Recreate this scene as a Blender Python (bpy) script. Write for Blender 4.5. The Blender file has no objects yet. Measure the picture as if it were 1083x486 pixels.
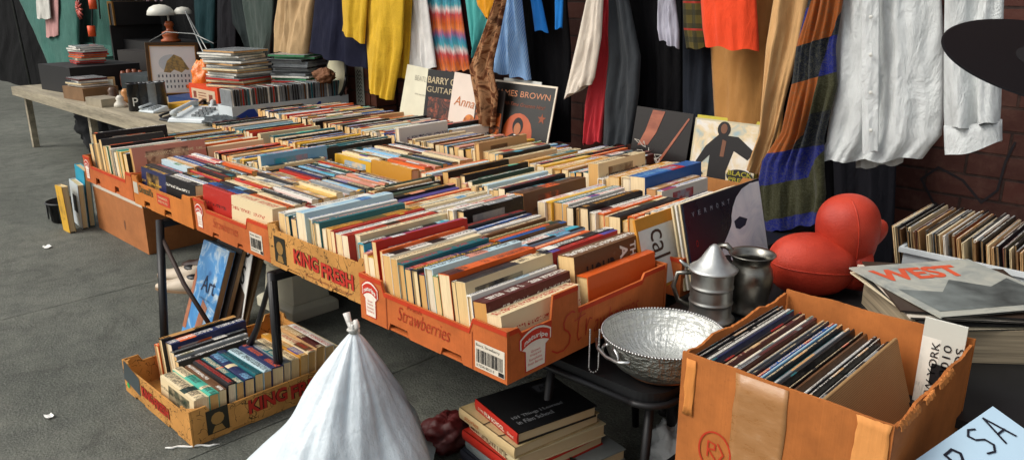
import bpy, math, random
from mathutils import Vector, Matrix, noise
R = math.radians
rng = random.Random(7)
scene = bpy.context.scene
COL = scene.collection

# ------------------------------------------------------------------ camera, sky, sun, exposure
CAM_H = 1.4; FPX = 834.0; PITCH = R(17.0); YAW = R(44.0)
cam_data = bpy.data.cameras.new("camera"); cam = bpy.data.objects.new("camera", cam_data); COL.objects.link(cam)
cam.location = (0, 0, CAM_H); cam.rotation_euler = (R(90) - PITCH, 0, YAW)
cam_data.sensor_width = 36; cam_data.lens = 36 * FPX / 1083
cam_data.clip_start = 0.05; cam_data.clip_end = 300
scene.camera = cam
SUN_EL = R(44); SUN_AZ = R(212)          # azimuth measured clockwise from +Y: the light comes over the photographer's shoulder
world = bpy.data.worlds.new("World"); scene.world = world; world.use_nodes = True
wn = world.node_tree.nodes; wl = world.node_tree.links
sky = wn.new('ShaderNodeTexSky'); sky.sky_type = 'NISHITA'; sky.sun_disc = False
sky.sun_elevation = SUN_EL; sky.sun_rotation = SUN_AZ; sky.air_density = 1.6; sky.dust_density = 4.0
hs = wn.new('ShaderNodeHueSaturation'); hs.inputs['Saturation'].default_value = 0.3
wl.new(sky.outputs[0], hs.inputs['Color']); wl.new(hs.outputs[0], wn['Background'].inputs['Color'])
wn['Background'].inputs['Strength'].default_value = 0.115
sl = bpy.data.lights.new("sun", 'SUN'); so = bpy.data.objects.new("sun", sl); COL.objects.link(so)
sl.energy = 1.15; sl.angle = R(26); sl.color = (1.0, 0.94, 0.85)
sdir = Vector((math.sin(SUN_AZ) * math.cos(SUN_EL), math.cos(SUN_AZ) * math.cos(SUN_EL), math.sin(SUN_EL)))
so.rotation_euler = sdir.to_track_quat('Z', 'Y').to_euler()
scene.view_settings.view_transform = 'Standard'; scene.view_settings.look = 'None'
scene.view_settings.exposure = 0.52; scene.view_settings.gamma = 1.0

# ------------------------------------------------------------------ picture point -> world point
def ray(x, y):
    dx = x - 541.5; dy = y - 243
    f = FPX * math.cos(PITCH) - dy * math.sin(PITCH); d = FPX * math.sin(PITCH) + dy * math.cos(PITCH)
    return Vector((-math.sin(YAW) * f + math.cos(YAW) * dx, math.cos(YAW) * f + math.sin(YAW) * dx, -d))
def PZ(x, y, z):
    r = ray(x, y); t = (z - CAM_H) / r.z; return Vector((r.x * t, r.y * t, z))
def PY(x, y, Y):
    r = ray(x, y); t = Y / r.y; return Vector((r.x * t, Y, CAM_H + r.z * t))

# ------------------------------------------------------------------ colours
def lin(c):
    return tuple(((v / 255) / 12.92 if v / 255 <= 0.04045 else ((v / 255 + 0.055) / 1.055) ** 2.4) for v in c)
PAL = {
 'black': (20, 19, 21), 'charcoal': (42, 43, 46), 'white': (230, 226, 214), 'cream': (226, 206, 164), 'orange': (214, 92, 34),
 'red': (176, 40, 30), 'maroon': (82, 30, 30), 'navy': (34, 42, 82), 'blue': (34, 88, 156), 'sky blue': (120, 172, 204),
 'pale blue': (184, 208, 214), 'teal': (30, 100, 108), 'dark green': (26, 56, 46), 'green': (60, 130, 84), 'yellow': (220, 170, 52),
 'ochre': (196, 138, 50), 'brown': (102, 68, 40), 'tan': (190, 148, 100), 'grey': (130, 134, 136), 'purple': (84, 76, 148),
 'pink': (208, 140, 120), 'cyan': (60, 160, 180), 'olive': (98, 92, 48), 'aqua': (70, 172, 148)}
def C(n): return lin(PAL[n]) if isinstance(n, str) else lin(n)

# ------------------------------------------------------------------ materials
def nodes(name):
    m = bpy.data.materials.new(name); m.use_nodes = True; nt = m.node_tree
    return m, nt, nt.nodes, nt.links, nt.nodes['Principled BSDF']
def mathn(nt, op, a, b=None, c=None):
    n = nt.nodes.new('ShaderNodeMath'); n.operation = op
    for i, v in enumerate((a, b, c)):
        if v is None: continue
        if isinstance(v, (int, float)): n.inputs[i].default_value = v
        else: nt.links.new(v, n.inputs[i])
    return n.outputs[0]
def mixc(nt, f, a, b, mode='MIX'):
    n = nt.nodes.new('ShaderNodeMix'); n.data_type = 'RGBA'; n.blend_type = mode
    for i, v in ((0, f), (6, a), (7, b)):
        if isinstance(v, (int, float)): n.inputs[i].default_value = v
        elif isinstance(v, tuple): n.inputs[i].default_value = (*v[:3], 1)
        else: nt.links.new(v, n.inputs[i])
    return n.outputs[2]
def texn(nt, kind, vec, scale, detail=3.0, rough=0.55, **kw):
    n = nt.nodes.new('ShaderNodeTex' + kind)
    if vec is not None: nt.links.new(vec, n.inputs['Vector'])
    if 'Scale' in n.inputs: n.inputs['Scale'].default_value = scale
    if 'Detail' in n.inputs: n.inputs['Detail'].default_value = detail
    if 'Roughness' in n.inputs: n.inputs['Roughness'].default_value = rough
    for k, v in kw.items():
        if k in n.inputs: n.inputs[k].default_value = v
        else: setattr(n, k, v)
    return n
def ramp(nt, fac, stops):
    n = nt.nodes.new('ShaderNodeValToRGB'); nt.links.new(fac, n.inputs[0]); e = n.color_ramp.elements
    while len(e) < len(stops): e.new(0.5)
    for i, (p, c) in enumerate(stops):
        e[i].position = p; e[i].color = (*c[:3], 1) if isinstance(c, tuple) else (c, c, c, 1)
    return n.outputs[0]
def coord(nt, which='Object'):
    n = nt.nodes.new('ShaderNodeTexCoord'); return n.outputs[which]
def mapv(nt, vec, scale=(1, 1, 1), loc=(0, 0, 0), rot=(0, 0, 0)):
    n = nt.nodes.new('ShaderNodeMapping'); nt.links.new(vec, n.inputs[0])
    n.inputs['Scale'].default_value = scale; n.inputs['Location'].default_value = loc; n.inputs['Rotation'].default_value = rot
    return n.outputs[0]
def bump(nt, bs, h, strength=0.3, dist=0.01):
    n = nt.nodes.new('ShaderNodeBump'); n.inputs['Strength'].default_value = strength; n.inputs['Distance'].default_value = dist
    nt.links.new(h, n.inputs['Height']); nt.links.new(n.outputs[0], bs.inputs['Normal'])
def attr(nt, name):
    n = nt.nodes.new('ShaderNodeAttribute'); n.attribute_name = name; return n
def sset(bs, **kw):
    for k, v in kw.items(): bs.inputs[k.replace('_', ' ')].default_value = v

def plain(name, col, rough=0.6, var=0.12, scale=30, metal=0.0, bmp=0.1, spec=0.4, stretch=(1, 1, 1), coat=0.0):
    m, nt, N, L, bs = nodes(name)
    v = mapv(nt, coord(nt), stretch)
    n = texn(nt, 'Noise', v, scale, 5)
    n2 = texn(nt, 'Noise', v, scale * 0.13, 3)
    f = mathn(nt, 'MULTIPLY_ADD', n2.outputs[0], 0.6, mathn(nt, 'MULTIPLY', n.outputs[0], 0.4))
    c = C(col)
    base = ramp(nt, f, [(0.3, tuple(x * (1 - var * 2) for x in c)), (0.7, tuple(min(1, x * (1 + var * 1.5)) for x in c))])
    L.new(base, bs.inputs['Base Color'])
    sset(bs, Roughness=rough, Metallic=metal, Specular_IOR_Level=spec, Coat_Weight=coat)
    L.new(mathn(nt, 'MULTIPLY_ADD', n2.outputs[0], 0.3, rough - 0.15), bs.inputs['Roughness'])
    if bmp: bump(nt, bs, n.outputs[0], bmp, 0.004)
    return m

def cardboard(name, col, stain=0.25, tape=None):
    m, nt, N, L, bs = nodes(name)
    o = coord(nt)
    flute = texn(nt, 'Noise', mapv(nt, o, (260, 260, 3)), 1.0, 2)
    big = texn(nt, 'Noise', o, 7.0, 5, 0.65)
    fine = texn(nt, 'Noise', o, 90, 4)
    c = C(col)
    a = ramp(nt, big.outputs[0], [(0.32, tuple(x * (1 - stain) for x in c)), (0.66, tuple(min(1, x * 1.12) for x in c))])
    b = mixc(nt, mathn(nt, 'MULTIPLY', flute.outputs[0], 0.32), a, tuple(x * 0.55 for x in c))
    spots = ramp(nt, fine.outputs[0], [(0.62, 0.0), (0.75, 1.0)])
    b = mixc(nt, mathn(nt, 'MULTIPLY', spots, 0.35), b, tuple(x * 0.45 for x in c))
    L.new(b, bs.inputs['Base Color']); sset(bs, Roughness=0.75, Specular_IOR_Level=0.25)
    bump(nt, bs, mathn(nt, 'ADD', mathn(nt, 'MULTIPLY', flute.outputs[0], 0.5), big.outputs[0]), 0.35, 0.004)
    return m

def cover_mat():
    """book covers: colours come from the mesh; spines carry a line of small type, faces a blocky picture"""
    m, nt, N, L, bs = nodes('book_cover')
    c1 = attr(nt, 'col').outputs['Color']; c2 = attr(nt, 'ink').outputs['Color']; c3 = attr(nt, 'third').outputs['Color']
    fx = attr(nt, 'fx'); sp = nt.nodes.new('ShaderNodeSeparateColor'); L.new(fx.outputs['Color'], sp.inputs[0])
    kind, seed, face = sp.outputs[0], sp.outputs[1], sp.outputs[2]
    uvn = nt.nodes.new('ShaderNodeUVMap'); uvn.uv_map = 'UVMap'
    s = nt.nodes.new('ShaderNodeSeparateXYZ'); L.new(uvn.outputs[0], s.inputs[0]); u, v = s.outputs[0], s.outputs[1]   # u metres, v 0..1
    def comb(a, b, c):
        n = nt.nodes.new('ShaderNodeCombineXYZ')
        for i, q in enumerate((a, b, c)):
            if isinstance(q, (int, float)): n.inputs[i].default_value = q
            else: L.new(q, n.inputs[i])
        return n.outputs[0]
    sd = mathn(nt, 'MULTIPLY', seed, 97.0)
    M = lambda op, a, b=None, c=None: mathn(nt, op, a, b, c)
    # small type: letter cells four columns wide (one left blank), five rows high, filled at random
    bw = M('MULTIPLY_ADD', kind, 0.26, 0.42)
    fq = M('MULTIPLY_ADD', M('FRACT', M('MULTIPLY', seed, 13.7)), 90.0, 95.0); cu = M('MULTIPLY', u, fq)
    colc = M('FLOOR', M('MULTIPLY', M('FRACT', cu), 4.0)); rowc = M('FLOOR', M('MULTIPLY', M('ADD', M('DIVIDE', M('SUBTRACT', v, 0.5), bw), 0.5), 5.0))
    wn_ = nt.nodes.new('ShaderNodeTexWhiteNoise'); wn_.noise_dimensions = '3D'; L.new(comb(M('ADD', M('MULTIPLY', M('FLOOR', cu), 4.0), colc), rowc, sd), wn_.inputs['Vector'])
    let = M('MULTIPLY', M('GREATER_THAN', wn_.outputs['Value'], 0.36), M('LESS_THAN', colc, 2.5))
    word = M('GREATER_THAN', texn(nt, 'Noise', comb(M('MULTIPLY', u, 26.0), 0.0, sd), 1.0, 1.0).outputs[0], 0.38)
    band = M('LESS_THAN', M('ABSOLUTE', M('SUBTRACT', v, 0.5)), M('MULTIPLY', bw, 0.5))
    gate = M('GREATER_THAN', texn(nt, 'Noise', comb(M('MULTIPLY', u, 7.0), 2.0, sd), 1.0, 0.0).outputs[0], 0.36)
    title = M('MULTIPLY', M('MULTIPLY', let, word), M('MULTIPLY', band, gate))
    blk = M('MULTIPLY', M('GREATER_THAN', texn(nt, 'Noise', comb(M('MULTIPLY', u, 9.0), 0.0, M('ADD', sd, 31.0)), 1.0, 0.0).outputs[0], 0.57), M('GREATER_THAN', kind, 0.4))
    spine = mixc(nt, blk, c1, c3); spine = mixc(nt, title, spine, c2)
    crs = texn(nt, 'Noise', comb(M('MULTIPLY', u, 3.0), M('MULTIPLY', v, 9.0), M('ADD', sd, 5.0)), 1.0, 2.0).outputs[0]
    spine = mixc(nt, M('MULTIPLY', ramp(nt, crs, [(0.62, 0.0), (0.635, 1.0), (0.65, 0.0)]), 0.35), spine, (0.62, 0.55, 0.42))
    vor = texn(nt, 'Voronoi', comb(M('MULTIPLY', u, 24.0), M('MULTIPLY', v, 5.0), sd), 1.0)
    pic = texn(nt, 'Noise', comb(M('MULTIPLY', u, 17.0), M('MULTIPLY', v, 3.0), sd), 1.0, 4.0, 0.6).outputs[0]
    soft = ramp(nt, pic, [(0.36, 0.0), (0.5, 0.35), (0.56, 0.8), (0.7, 1.0)])
    p1 = mixc(nt, soft, c3, mixc(nt, 0.5, c1, c2)); p1 = mixc(nt, ramp(nt, vor.outputs['Distance'], [(0.2, 0.75), (0.34, 0.0)]), p1, c2)
    fr = M('FRACT', M('MULTIPLY', seed, 7.3)); ua = M('MULTIPLY_ADD', fr, 0.06, 0.02)
    panel = M('MULTIPLY', M('MULTIPLY', M('GREATER_THAN', u, ua), M('LESS_THAN', u, M('ADD', ua, M('MULTIPLY_ADD', seed, 0.10, 0.10)))), M('MULTIPLY', M('GREATER_THAN', v, 0.16), M('LESS_THAN', v, 0.9)))
    p1 = mixc(nt, panel, c1, p1)
    tl = M('MULTIPLY', M('GREATER_THAN', texn(nt, 'Noise', comb(M('MULTIPLY', u, 300.0), M('MULTIPLY', v, 26.0), sd), 1.0, 1.0).outputs[0], 0.52), M('MULTIPLY', M('LESS_THAN', M('ABSOLUTE', M('SUBTRACT', v, M('MULTIPLY_ADD', seed, 0.3, 0.55))), 0.035), M('MULTIPLY', M('GREATER_THAN', u, 0.05), word)))
    face_c = mixc(nt, M('GREATER_THAN', kind, 0.55), mixc(nt, tl, c1, c2), mixc(nt, tl, p1, c2))
    out = mixc(nt, face, spine, face_c)
    wear = texn(nt, 'Noise', coord(nt), 60, 5, 0.7).outputs[0]
    out = mixc(nt, M('MULTIPLY', ramp(nt, wear, [(0.6, 0.0), (0.8, 1.0)]), 0.22), out, (0.5, 0.42, 0.3))
    L.new(out, bs.inputs['Base Color'])
    L.new(ramp(nt, wear, [(0.3, 0.3), (0.7, 0.55)]), bs.inputs['Roughness']); sset(bs, Specular_IOR_Level=0.4)
    bump(nt, bs, wear, 0.12, 0.002)
    return m
def page_mat():
    m, nt, N, L, bs = nodes('book_pages')
    c1 = attr(nt, 'col').outputs['Color']
    o = coord(nt)
    li = texn(nt, 'Noise', mapv(nt, o, (900, 3, 3)), 1.0, 2).outputs[0]
    st = texn(nt, 'Noise', mapv(nt, o, (120, 14, 14)), 1.0, 4).outputs[0]
    b = mixc(nt, mathn(nt, 'MULTIPLY', ramp(nt, li, [(0.35, 1.0), (0.6, 0.0)]), 0.22), c1, (0.34, 0.2, 0.08))
    b = mixc(nt, mathn(nt, 'MULTIPLY', ramp(nt, st, [(0.45, 0.0), (0.75, 1.0)]), 0.3), b, (0.5, 0.3, 0.12))
    L.new(b, bs.inputs['Base Color']); sset(bs, Roughness=0.85, Specular_IOR_Level=0.15)
    bump(nt, bs, li, 0.3, 0.002)
    return m
COVER = cover_mat(); PAGES = page_mat()

# ------------------------------------------------------------------ mesh building
class MB:
    def __init__(s): s.v = []; s.f = []; s.uv = []; s.at = []
    def quad(s, pts, uv=None, at=None):
        i = len(s.v); s.v += [tuple(p) for p in pts]; s.f.append(tuple(range(i, i + len(pts))))
        s.uv.append(uv or [(0, 0)] * len(pts)); s.at.append(at)
    def box(s, a, b, at=None, M=None):
        x0, y0, z0 = a; x1, y1, z1 = b
        P = [(x0, y0, z0), (x1, y0, z0), (x1, y1, z0), (x0, y1, z0), (x0, y0, z1), (x1, y0, z1), (x1, y1, z1), (x0, y1, z1)]
        if M is not None: P = [tuple(M @ Vector(p)) for p in P]
        for q in ((0, 3, 2, 1), (4, 5, 6, 7), (0, 1, 5, 4), (1, 2, 6, 5), (2, 3, 7, 6), (3, 0, 4, 7)):
            s.quad([P[k] for k in q], [(P[k][0] + P[k][1] * .3, P[k][2] + P[k][1]) for k in q], at)
    def grid(s, rows, close=False, uvf=None, at=None, cap=False):
        """rows: list of equal-length point lists"""
        i = len(s.v); n = len(rows[0])
        for r in rows: s.v += [tuple(p) for p in r]
        m = n if close else n - 1
        for a in range(len(rows) - 1):
            for b in range(m):
                c = (b + 1) % n
                s.f.append((i + a * n + b, i + a * n + c, i + (a + 1) * n + c, i + (a + 1) * n + b))
                if uvf: s.uv.append([uvf(a, b), uvf(a, b + 1), uvf(a + 1, b + 1), uvf(a + 1, b)])
                else: s.uv.append([(b / m, a / (len(rows) - 1)), ((b + 1) / m, a / (len(rows) - 1)), ((b + 1) / m, (a + 1) / (len(rows) - 1)), (b / m, (a + 1) / (len(rows) - 1))])
                s.at.append(at)
        if cap:
            for k, rv in ((0, True), (len(rows) - 1, False)):
                f = [i + k * n + b for b in range(n)]
                s.f.append(tuple(reversed(f)) if rv else tuple(f)); s.uv.append([(0, 0)] * n); s.at.append(at)
    def tube(s, pts, r, n=8, at=None):
        pts = [Vector(p) for p in pts]; rows = []; up = Vector((0.13, 0.21, 0.97)); prev = None
        for k, p in enumerate(pts):
            d = (pts[min(k + 1, len(pts) - 1)] - pts[max(k - 1, 0)]).normalized()
            if prev is None: a = d.cross(up).normalized() if abs(d.dot(up)) < .99 else d.orthogonal().normalized()
            else: a = (prev - d * prev.dot(d)).normalized()
            prev = a; b = d.cross(a); rr = r[k] if isinstance(r, (list, tuple)) else r
            rows.append([p + a * rr * math.cos(t * 2 * math.pi / n) + b * rr * math.sin(t * 2 * math.pi / n) for t in range(n)])
        s.grid(rows, True, None, at, True)
    def lathe(s, prof, c=(0, 0, 0), n=32, at=None, M=None, f=None):
        rows = []
        for k, (r, z) in enumerate(prof):
            row = []
            for t in range(n):
                a = -t * 2 * math.pi / n; rr = r * (f(a, z) if f else 1)
                p = Vector((rr * math.cos(a), rr * math.sin(a), z))
                if M is not None: p = M @ p
                row.append(p + Vector(c))
            rows.append(row)
        s.grid(list(reversed(rows)), True, None, at, False)
    def ell(s, c, r, n=16, m=10, M=None, at=None):
        rows = []
        for a in range(m + 1):
            ph = -math.pi / 2 + math.pi * a / m; ph = max(min(ph, 1.5706), -1.5706)
            row = []
            for t in range(n):
                th = t * 2 * math.pi / n
                p = Vector((r[0] * math.cos(ph) * math.cos(th), r[1] * math.cos(ph) * math.sin(th), r[2] * math.sin(ph)))
                if M is not None: p = M @ p
                row.append(p + Vector(c))
            rows.append(row)
        s.grid(rows, True, None, at, True)
    def prism(s, outline, th, O, S, T, at=None):
        """polygon outline in (s,t) on plane O,S,T; thickness th towards -normal (normal = S x T)"""
        O, S, T = Vector(O), Vector(S), Vector(T); Nn = S.cross(T).normalized()
        F = [O + S * a + T * b for a, b in outline]; B = [p - Nn * th for p in F]; n = len(F)
        s.quad(F, list(outline), at); s.quad(list(reversed(B)), list(reversed(outline)), at)
        for k in range(n):
            j = (k + 1) % n; s.quad([F[k], B[k], B[j], F[j]], [outline[k], outline[k], outline[j], outline[j]], at)
    def mesh(s, name, mats, smooth=False):
        me = bpy.data.meshes.new(name); me.from_pydata(s.v, [], s.f)
        uvl = me.uv_layers.new(name='UVMap')
        flat = [c for u in s.uv for p in u for c in p[:2]]
        uvl.data.foreach_set('uv', flat)
        if any(a for a in s.at):
            for q in ('col', 'ink', 'third', 'fx'):
                at = me.color_attributes.new(q, 'FLOAT_COLOR', 'CORNER'); buf = []
                for f, a in zip(s.f, s.at):
                    c = (a or {}).get(q, (0.5, 0.5, 0.5)); buf += [c[0], c[1], c[2], 1.0] * len(f)
                at.data.foreach_set('color', buf)
        for m in (mats if isinstance(mats, (list, tuple)) else [mats]): me.materials.append(m)
        if smooth: me.polygons.foreach_set('use_smooth', [True] * len(me.polygons))
        me.update(); return me

def wloc(o):
    v = Vector((0, 0, 0))
    while o is not None: v = v + o.location; o = o.parent
    return v
def link(name, me, parent=None, local=False):
    o = bpy.data.objects.new(name, me); COL.objects.link(o)
    if parent is not None:
        o.parent = parent
        if not local: o.location = -wloc(parent)
    return o
def obj(name, mb, mat, parent=None, smooth=False, local=False, weld=False):
    o = link(name, mb.mesh(name, mat, smooth), parent, local)
    if weld:
        w = o.modifiers.new('weld', 'WELD'); w.merge_threshold = 0.0005
    return o
USED = {}
def tag(o, label, cat, group=None, kind=None):
    o['label'] = label; o['category'] = cat
    if group: o['group'] = group
    if kind: o['kind'] = kind
    USED[label] = USED.get(label, 0) + 1
    return o
def thing(name, label, cat, loc=(0, 0, 0), rot=(0, 0, 0), group=None):
    o = bpy.data.objects.new(name, None); COL.objects.link(o); o.location = loc; o.rotation_euler = rot
    o.empty_display_size = 0.05
    return tag(o, label, cat, group)
def bevel(o, w=0.003, seg=2):
    b = o.modifiers.new('bevel', 'BEVEL'); b.width = w; b.segments = seg; b.limit_method = 'ANGLE'; return o

# lettering as flat meshes laid on a plane
_tc = {}
def text2d(body, shear=0.0, bold=0.0):
    k = (body, shear, bold)
    if k not in _tc:
        cu = bpy.data.curves.new('lettering', 'FONT'); cu.body = body; cu.size = 1; cu.shear = shear; cu.offset = bold
        cu.resolution_u = 3; cu.fill_mode = 'FRONT'
        ob = bpy.data.objects.new('lettering', cu); COL.objects.link(ob)
        me = bpy.data.meshes.new_from_object(ob)
        vs = [(v.co.x, v.co.y) for v in me.vertices]; fs = [tuple(p.vertices) for p in me.polygons]
        bpy.data.objects.remove(ob); bpy.data.curves.remove(cu); bpy.data.meshes.remove(me)
        x0 = min(v[0] for v in vs); x1 = max(v[0] for v in vs); y0 = min(v[1] for v in vs); y1 = max(v[1] for v in vs)
        _tc[k] = ([((x - x0) / (x1 - x0), (y - y0) / (y1 - y0)) for x, y in vs], fs)
    return _tc[k]
def letters(mb, body, O, S, T, s0, t0, w, h, off=0.002, shear=0.0, bold=0.0, arc=0.0, at=None):
    """lettering in the box (s0,t0,w,h) on plane O,S,T, raised by off"""
    O, S, T = Vector(O), Vector(S), Vector(T); Nn = S.cross(T).normalized()
    vs, fs = text2d(body, shear, bold); i = len(mb.v)
    for x, y in vs:
        b = t0 + y * h - arc * (2 * x - 1) ** 2
        mb.v.append(tuple(O + S * (s0 + x * w) + T * b + Nn * off))
    for f in fs:
        mb.f.append(tuple(i + k for k in f)); mb.uv.append([(0, 0)] * len(f)); mb.at.append(at)
def patch(mb, outline, O, S, T, off=0.0012, at=None):
    O, S, T = Vector(O), Vector(S), Vector(T); Nn = S.cross(T).normalized()
    mb.quad([O + S * a + T * b + Nn * off for a, b in outline], list(outline), at)
def rect(s0, t0, w, h): return [(s0, t0), (s0 + w, t0), (s0 + w, t0 + h), (s0, t0 + h)]
def stroke(mb, pts, wd, O, S, T, off=0.002):
    for (a, b) in zip(pts[:-1], pts[1:]):
        d = Vector((b[0] - a[0], b[1] - a[1])); 
        if d.length < 1e-6: continue
        d.normalize(); n = Vector((-d.y, d.x)) * wd / 2; e = d * wd * .3
        patch(mb, [(a[0] - n.x - e.x, a[1] - n.y - e.y), (b[0] - n.x + e.x, b[1] - n.y + e.y), (b[0] + n.x + e.x, b[1] + n.y + e.y), (a[0] + n.x - e.x, a[1] + n.y - e.y)], O, S, T, off)
        off += 0.00002
INK = {}
def ink(col, rough=0.6):
    k = (str(col), rough)
    if k not in INK: INK[k] = plain('print_' + (col if isinstance(col, str) else 'tone').replace(' ', '_'), col, rough, 0.06, 60, bmp=0.0)
    return INK[k]
def picmat(name, cols, scale=8, rough=.35):
    m, nt, N, L, bs = nodes(name); n = texn(nt, 'Noise', coord(nt), scale, 4, .6, Distortion=1.2).outputs[0]
    L.new(ramp(nt, n, [(.2 + .6 * k / max(1, len(cols) - 1), C(c)) for k, c in enumerate(cols)]), bs.inputs['Base Color']); sset(bs, Roughness=rough); return m
X_, Y_, Z_ = Vector((1, 0, 0)), Vector((0, 1, 0)), Vector((0, 0, 1))
# ------------------------------------------------------------------ the setting
def pavement_mat():
    m, nt, N, L, bs = nodes('pavement_concrete')
    o = coord(nt)
    big = texn(nt, 'Noise', o, 0.9, 6, 0.6).outputs[0]; mid = texn(nt, 'Noise', o, 9, 6, 0.7).outputs[0]
    fine = texn(nt, 'Noise', o, 120, 4, 0.7).outputs[0]
    peb = texn(nt, 'Voronoi', o, 70).outputs['Distance']
    c = ramp(nt, big, [(0.3, (0.09, 0.096, 0.080)), (0.7, (0.18, 0.185, 0.156))])
    c = mixc(nt, mathn(nt, 'MULTIPLY', ramp(nt, mid, [(0.35, 1.0), (0.6, 0.0)]), 0.5), c, (0.05, 0.055, 0.05))
    c = mixc(nt, mathn(nt, 'MULTIPLY', ramp(nt, fine, [(0.5, 0.0), (0.72, 1.0)]), 0.6), c, (0.3, 0.31, 0.27))
    c = mixc(nt, mathn(nt, 'MULTIPLY', ramp(nt, fine, [(0.3, 1.0), (0.42, 0.0)]), 0.7), c, (0.03, 0.034, 0.03))
    c = mixc(nt, mathn(nt, 'MULTIPLY', ramp(nt, peb, [(0.12, 1.0), (0.22, 0.0)]), ramp(nt, mid, [(0.5, 0.0), (0.62, 0.8)])), c, (0.42, 0.42, 0.36))
    gum = texn(nt, 'Voronoi', mapv(nt, o, (1, 1, 0.01)), 2.4, Randomness=1.0)
    dist = mathn(nt, 'ADD', gum.outputs['Distance'], mathn(nt, 'MULTIPLY', mid, 0.10))
    c = mixc(nt, mathn(nt, 'MULTIPLY', ramp(nt, dist, [(0.10, 1.0), (0.135, 0.0)]), 0.6), c, (0.025, 0.028, 0.025))
    st = texn(nt, 'Noise', mapv(nt, o, (1.7, 1.1, 1)), 2.3, 7, 0.75, Distortion=1.5).outputs[0]
    c = mixc(nt, mathn(nt, 'MULTIPLY', ramp(nt, st, [(0.52, 0.0), (0.64, 1.0)]), 0.45), c, (0.05, 0.052, 0.044))
    c = mixc(nt, mathn(nt, 'MULTIPLY', ramp(nt, st, [(0.3, 1.0), (0.42, 0.0)]), 0.25), c, (0.26, 0.25, 0.21))
    L.new(c, bs.inputs['Base Color']); sset(bs, Roughness=0.85, Specular_IOR_Level=0.25)
    bump(nt, bs, mathn(nt, 'ADD', fine, mathn(nt, 'MULTIPLY', mid, 1.5)), 0.9, 0.009)
    return m
def brick_mat():
    m, nt, N, L, bs = nodes('painted_brick')
    uvn = nt.nodes.new('ShaderNodeUVMap'); uvn.uv_map = 'UVMap'
    b = nt.nodes.new('ShaderNodeTexBrick'); L.new(uvn.outputs[0], b.inputs['Vector'])
    sset_ = {'Scale': 1.0, 'Mortar Size': 0.006, 'Mortar Smooth': 0.25, 'Brick Width': 0.29, 'Row Height': 0.095, 'Bias': 0.0}
    for k, v in sset_.items(): b.inputs[k].default_value = v
    b.inputs['Color1'].default_value = (0.105, 0.032, 0.022, 1); b.inputs['Color2'].default_value = (0.06, 0.02, 0.015, 1); b.inputs['Mortar'].default_value = (0.03, 0.016, 0.013, 1)
    n = texn(nt, 'Noise', coord(nt), 14, 6, 0.7).outputs[0]
    c = mixc(nt, mathn(nt, 'MULTIPLY', ramp(nt, n, [(0.45, 0.0), (0.75, 1.0)]), 0.5), b.outputs['Color'], (0.15, 0.075, 0.055))
    L.new(c, bs.inputs['Base Color']); sset(bs, Roughness=0.6, Specular_IOR_Level=0.3)
    inv = mathn(nt, 'SUBTRACT', 1.0, b.outputs['Fac'])
    bump(nt, bs, mathn(nt, 'ADD', inv, mathn(nt, 'MULTIPLY', n, 0.35)), 0.8, 0.012)
    return m
PAVE = pavement_mat()
g = MB()
joints = [PZ(100, 313, 0).x, PZ(26, 234, 0).x]      # the two scored joints the photo shows
w = abs(joints[1] - joints[0]); xs = [joints[0] + w * k for k in range(-14, 26)]; xs.sort()
ys = [-26 + 2.9 * k + 1.1 for k in range(0, 30)]
g.quad([(xs[0] - 60, -90, -.012), (xs[-1] + 60, -90, -.012), (xs[-1] + 60, 90, -.012), (xs[0] - 60, 90, -.012)])
o = obj('ground', g, plain('ground_bed', (40, 44, 40), 0.9, 0.2, 20)); o['kind'] = 'structure'
g = MB()
for a in range(len(xs) - 1):
    for b in range(len(ys) - 1):
        g.box((xs[a] + .0025, ys[b] + .0005, -.1), (xs[a + 1] - .0025, ys[b + 1] - .0005, 0))
o = obj('pavement', g, PAVE); o['kind'] = 'structure'; bevel(o, 0.004, 2)

WY = 3.6
g = MB()
xa, xb, zt = -30, 9, 4.2
g.quad([(xa, WY, 0), (xb, WY, 0), (xb, WY, zt), (xa, WY, zt)], [(xa, 0), (xb, 0), (xb, zt), (xa, zt)])
g.box((xa, WY + .002, 0), (xb, WY + .3, zt))
o = obj('brick_wall', g, brick_mat()); tag(o, 'dark red painted brick wall standing behind the hanging clothes', 'wall'); o['kind'] = 'structure'
# faint graffiti loop on the wall
g = MB(); P0 = PY(985, 225, WY)
loop = [(0, 0), (-.10, .05), (-.16, .14), (-.10, .20), (0, .16), (.08, .08), (.13, .14), (.14, .26), (.16, .34)]
stroke(g, loop, .010, (P0.x + .1, WY, P0.z), X_, Z_, .003)
ob = obj('painted_scrawl', g, ink((36, 30, 34)), o)

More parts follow.
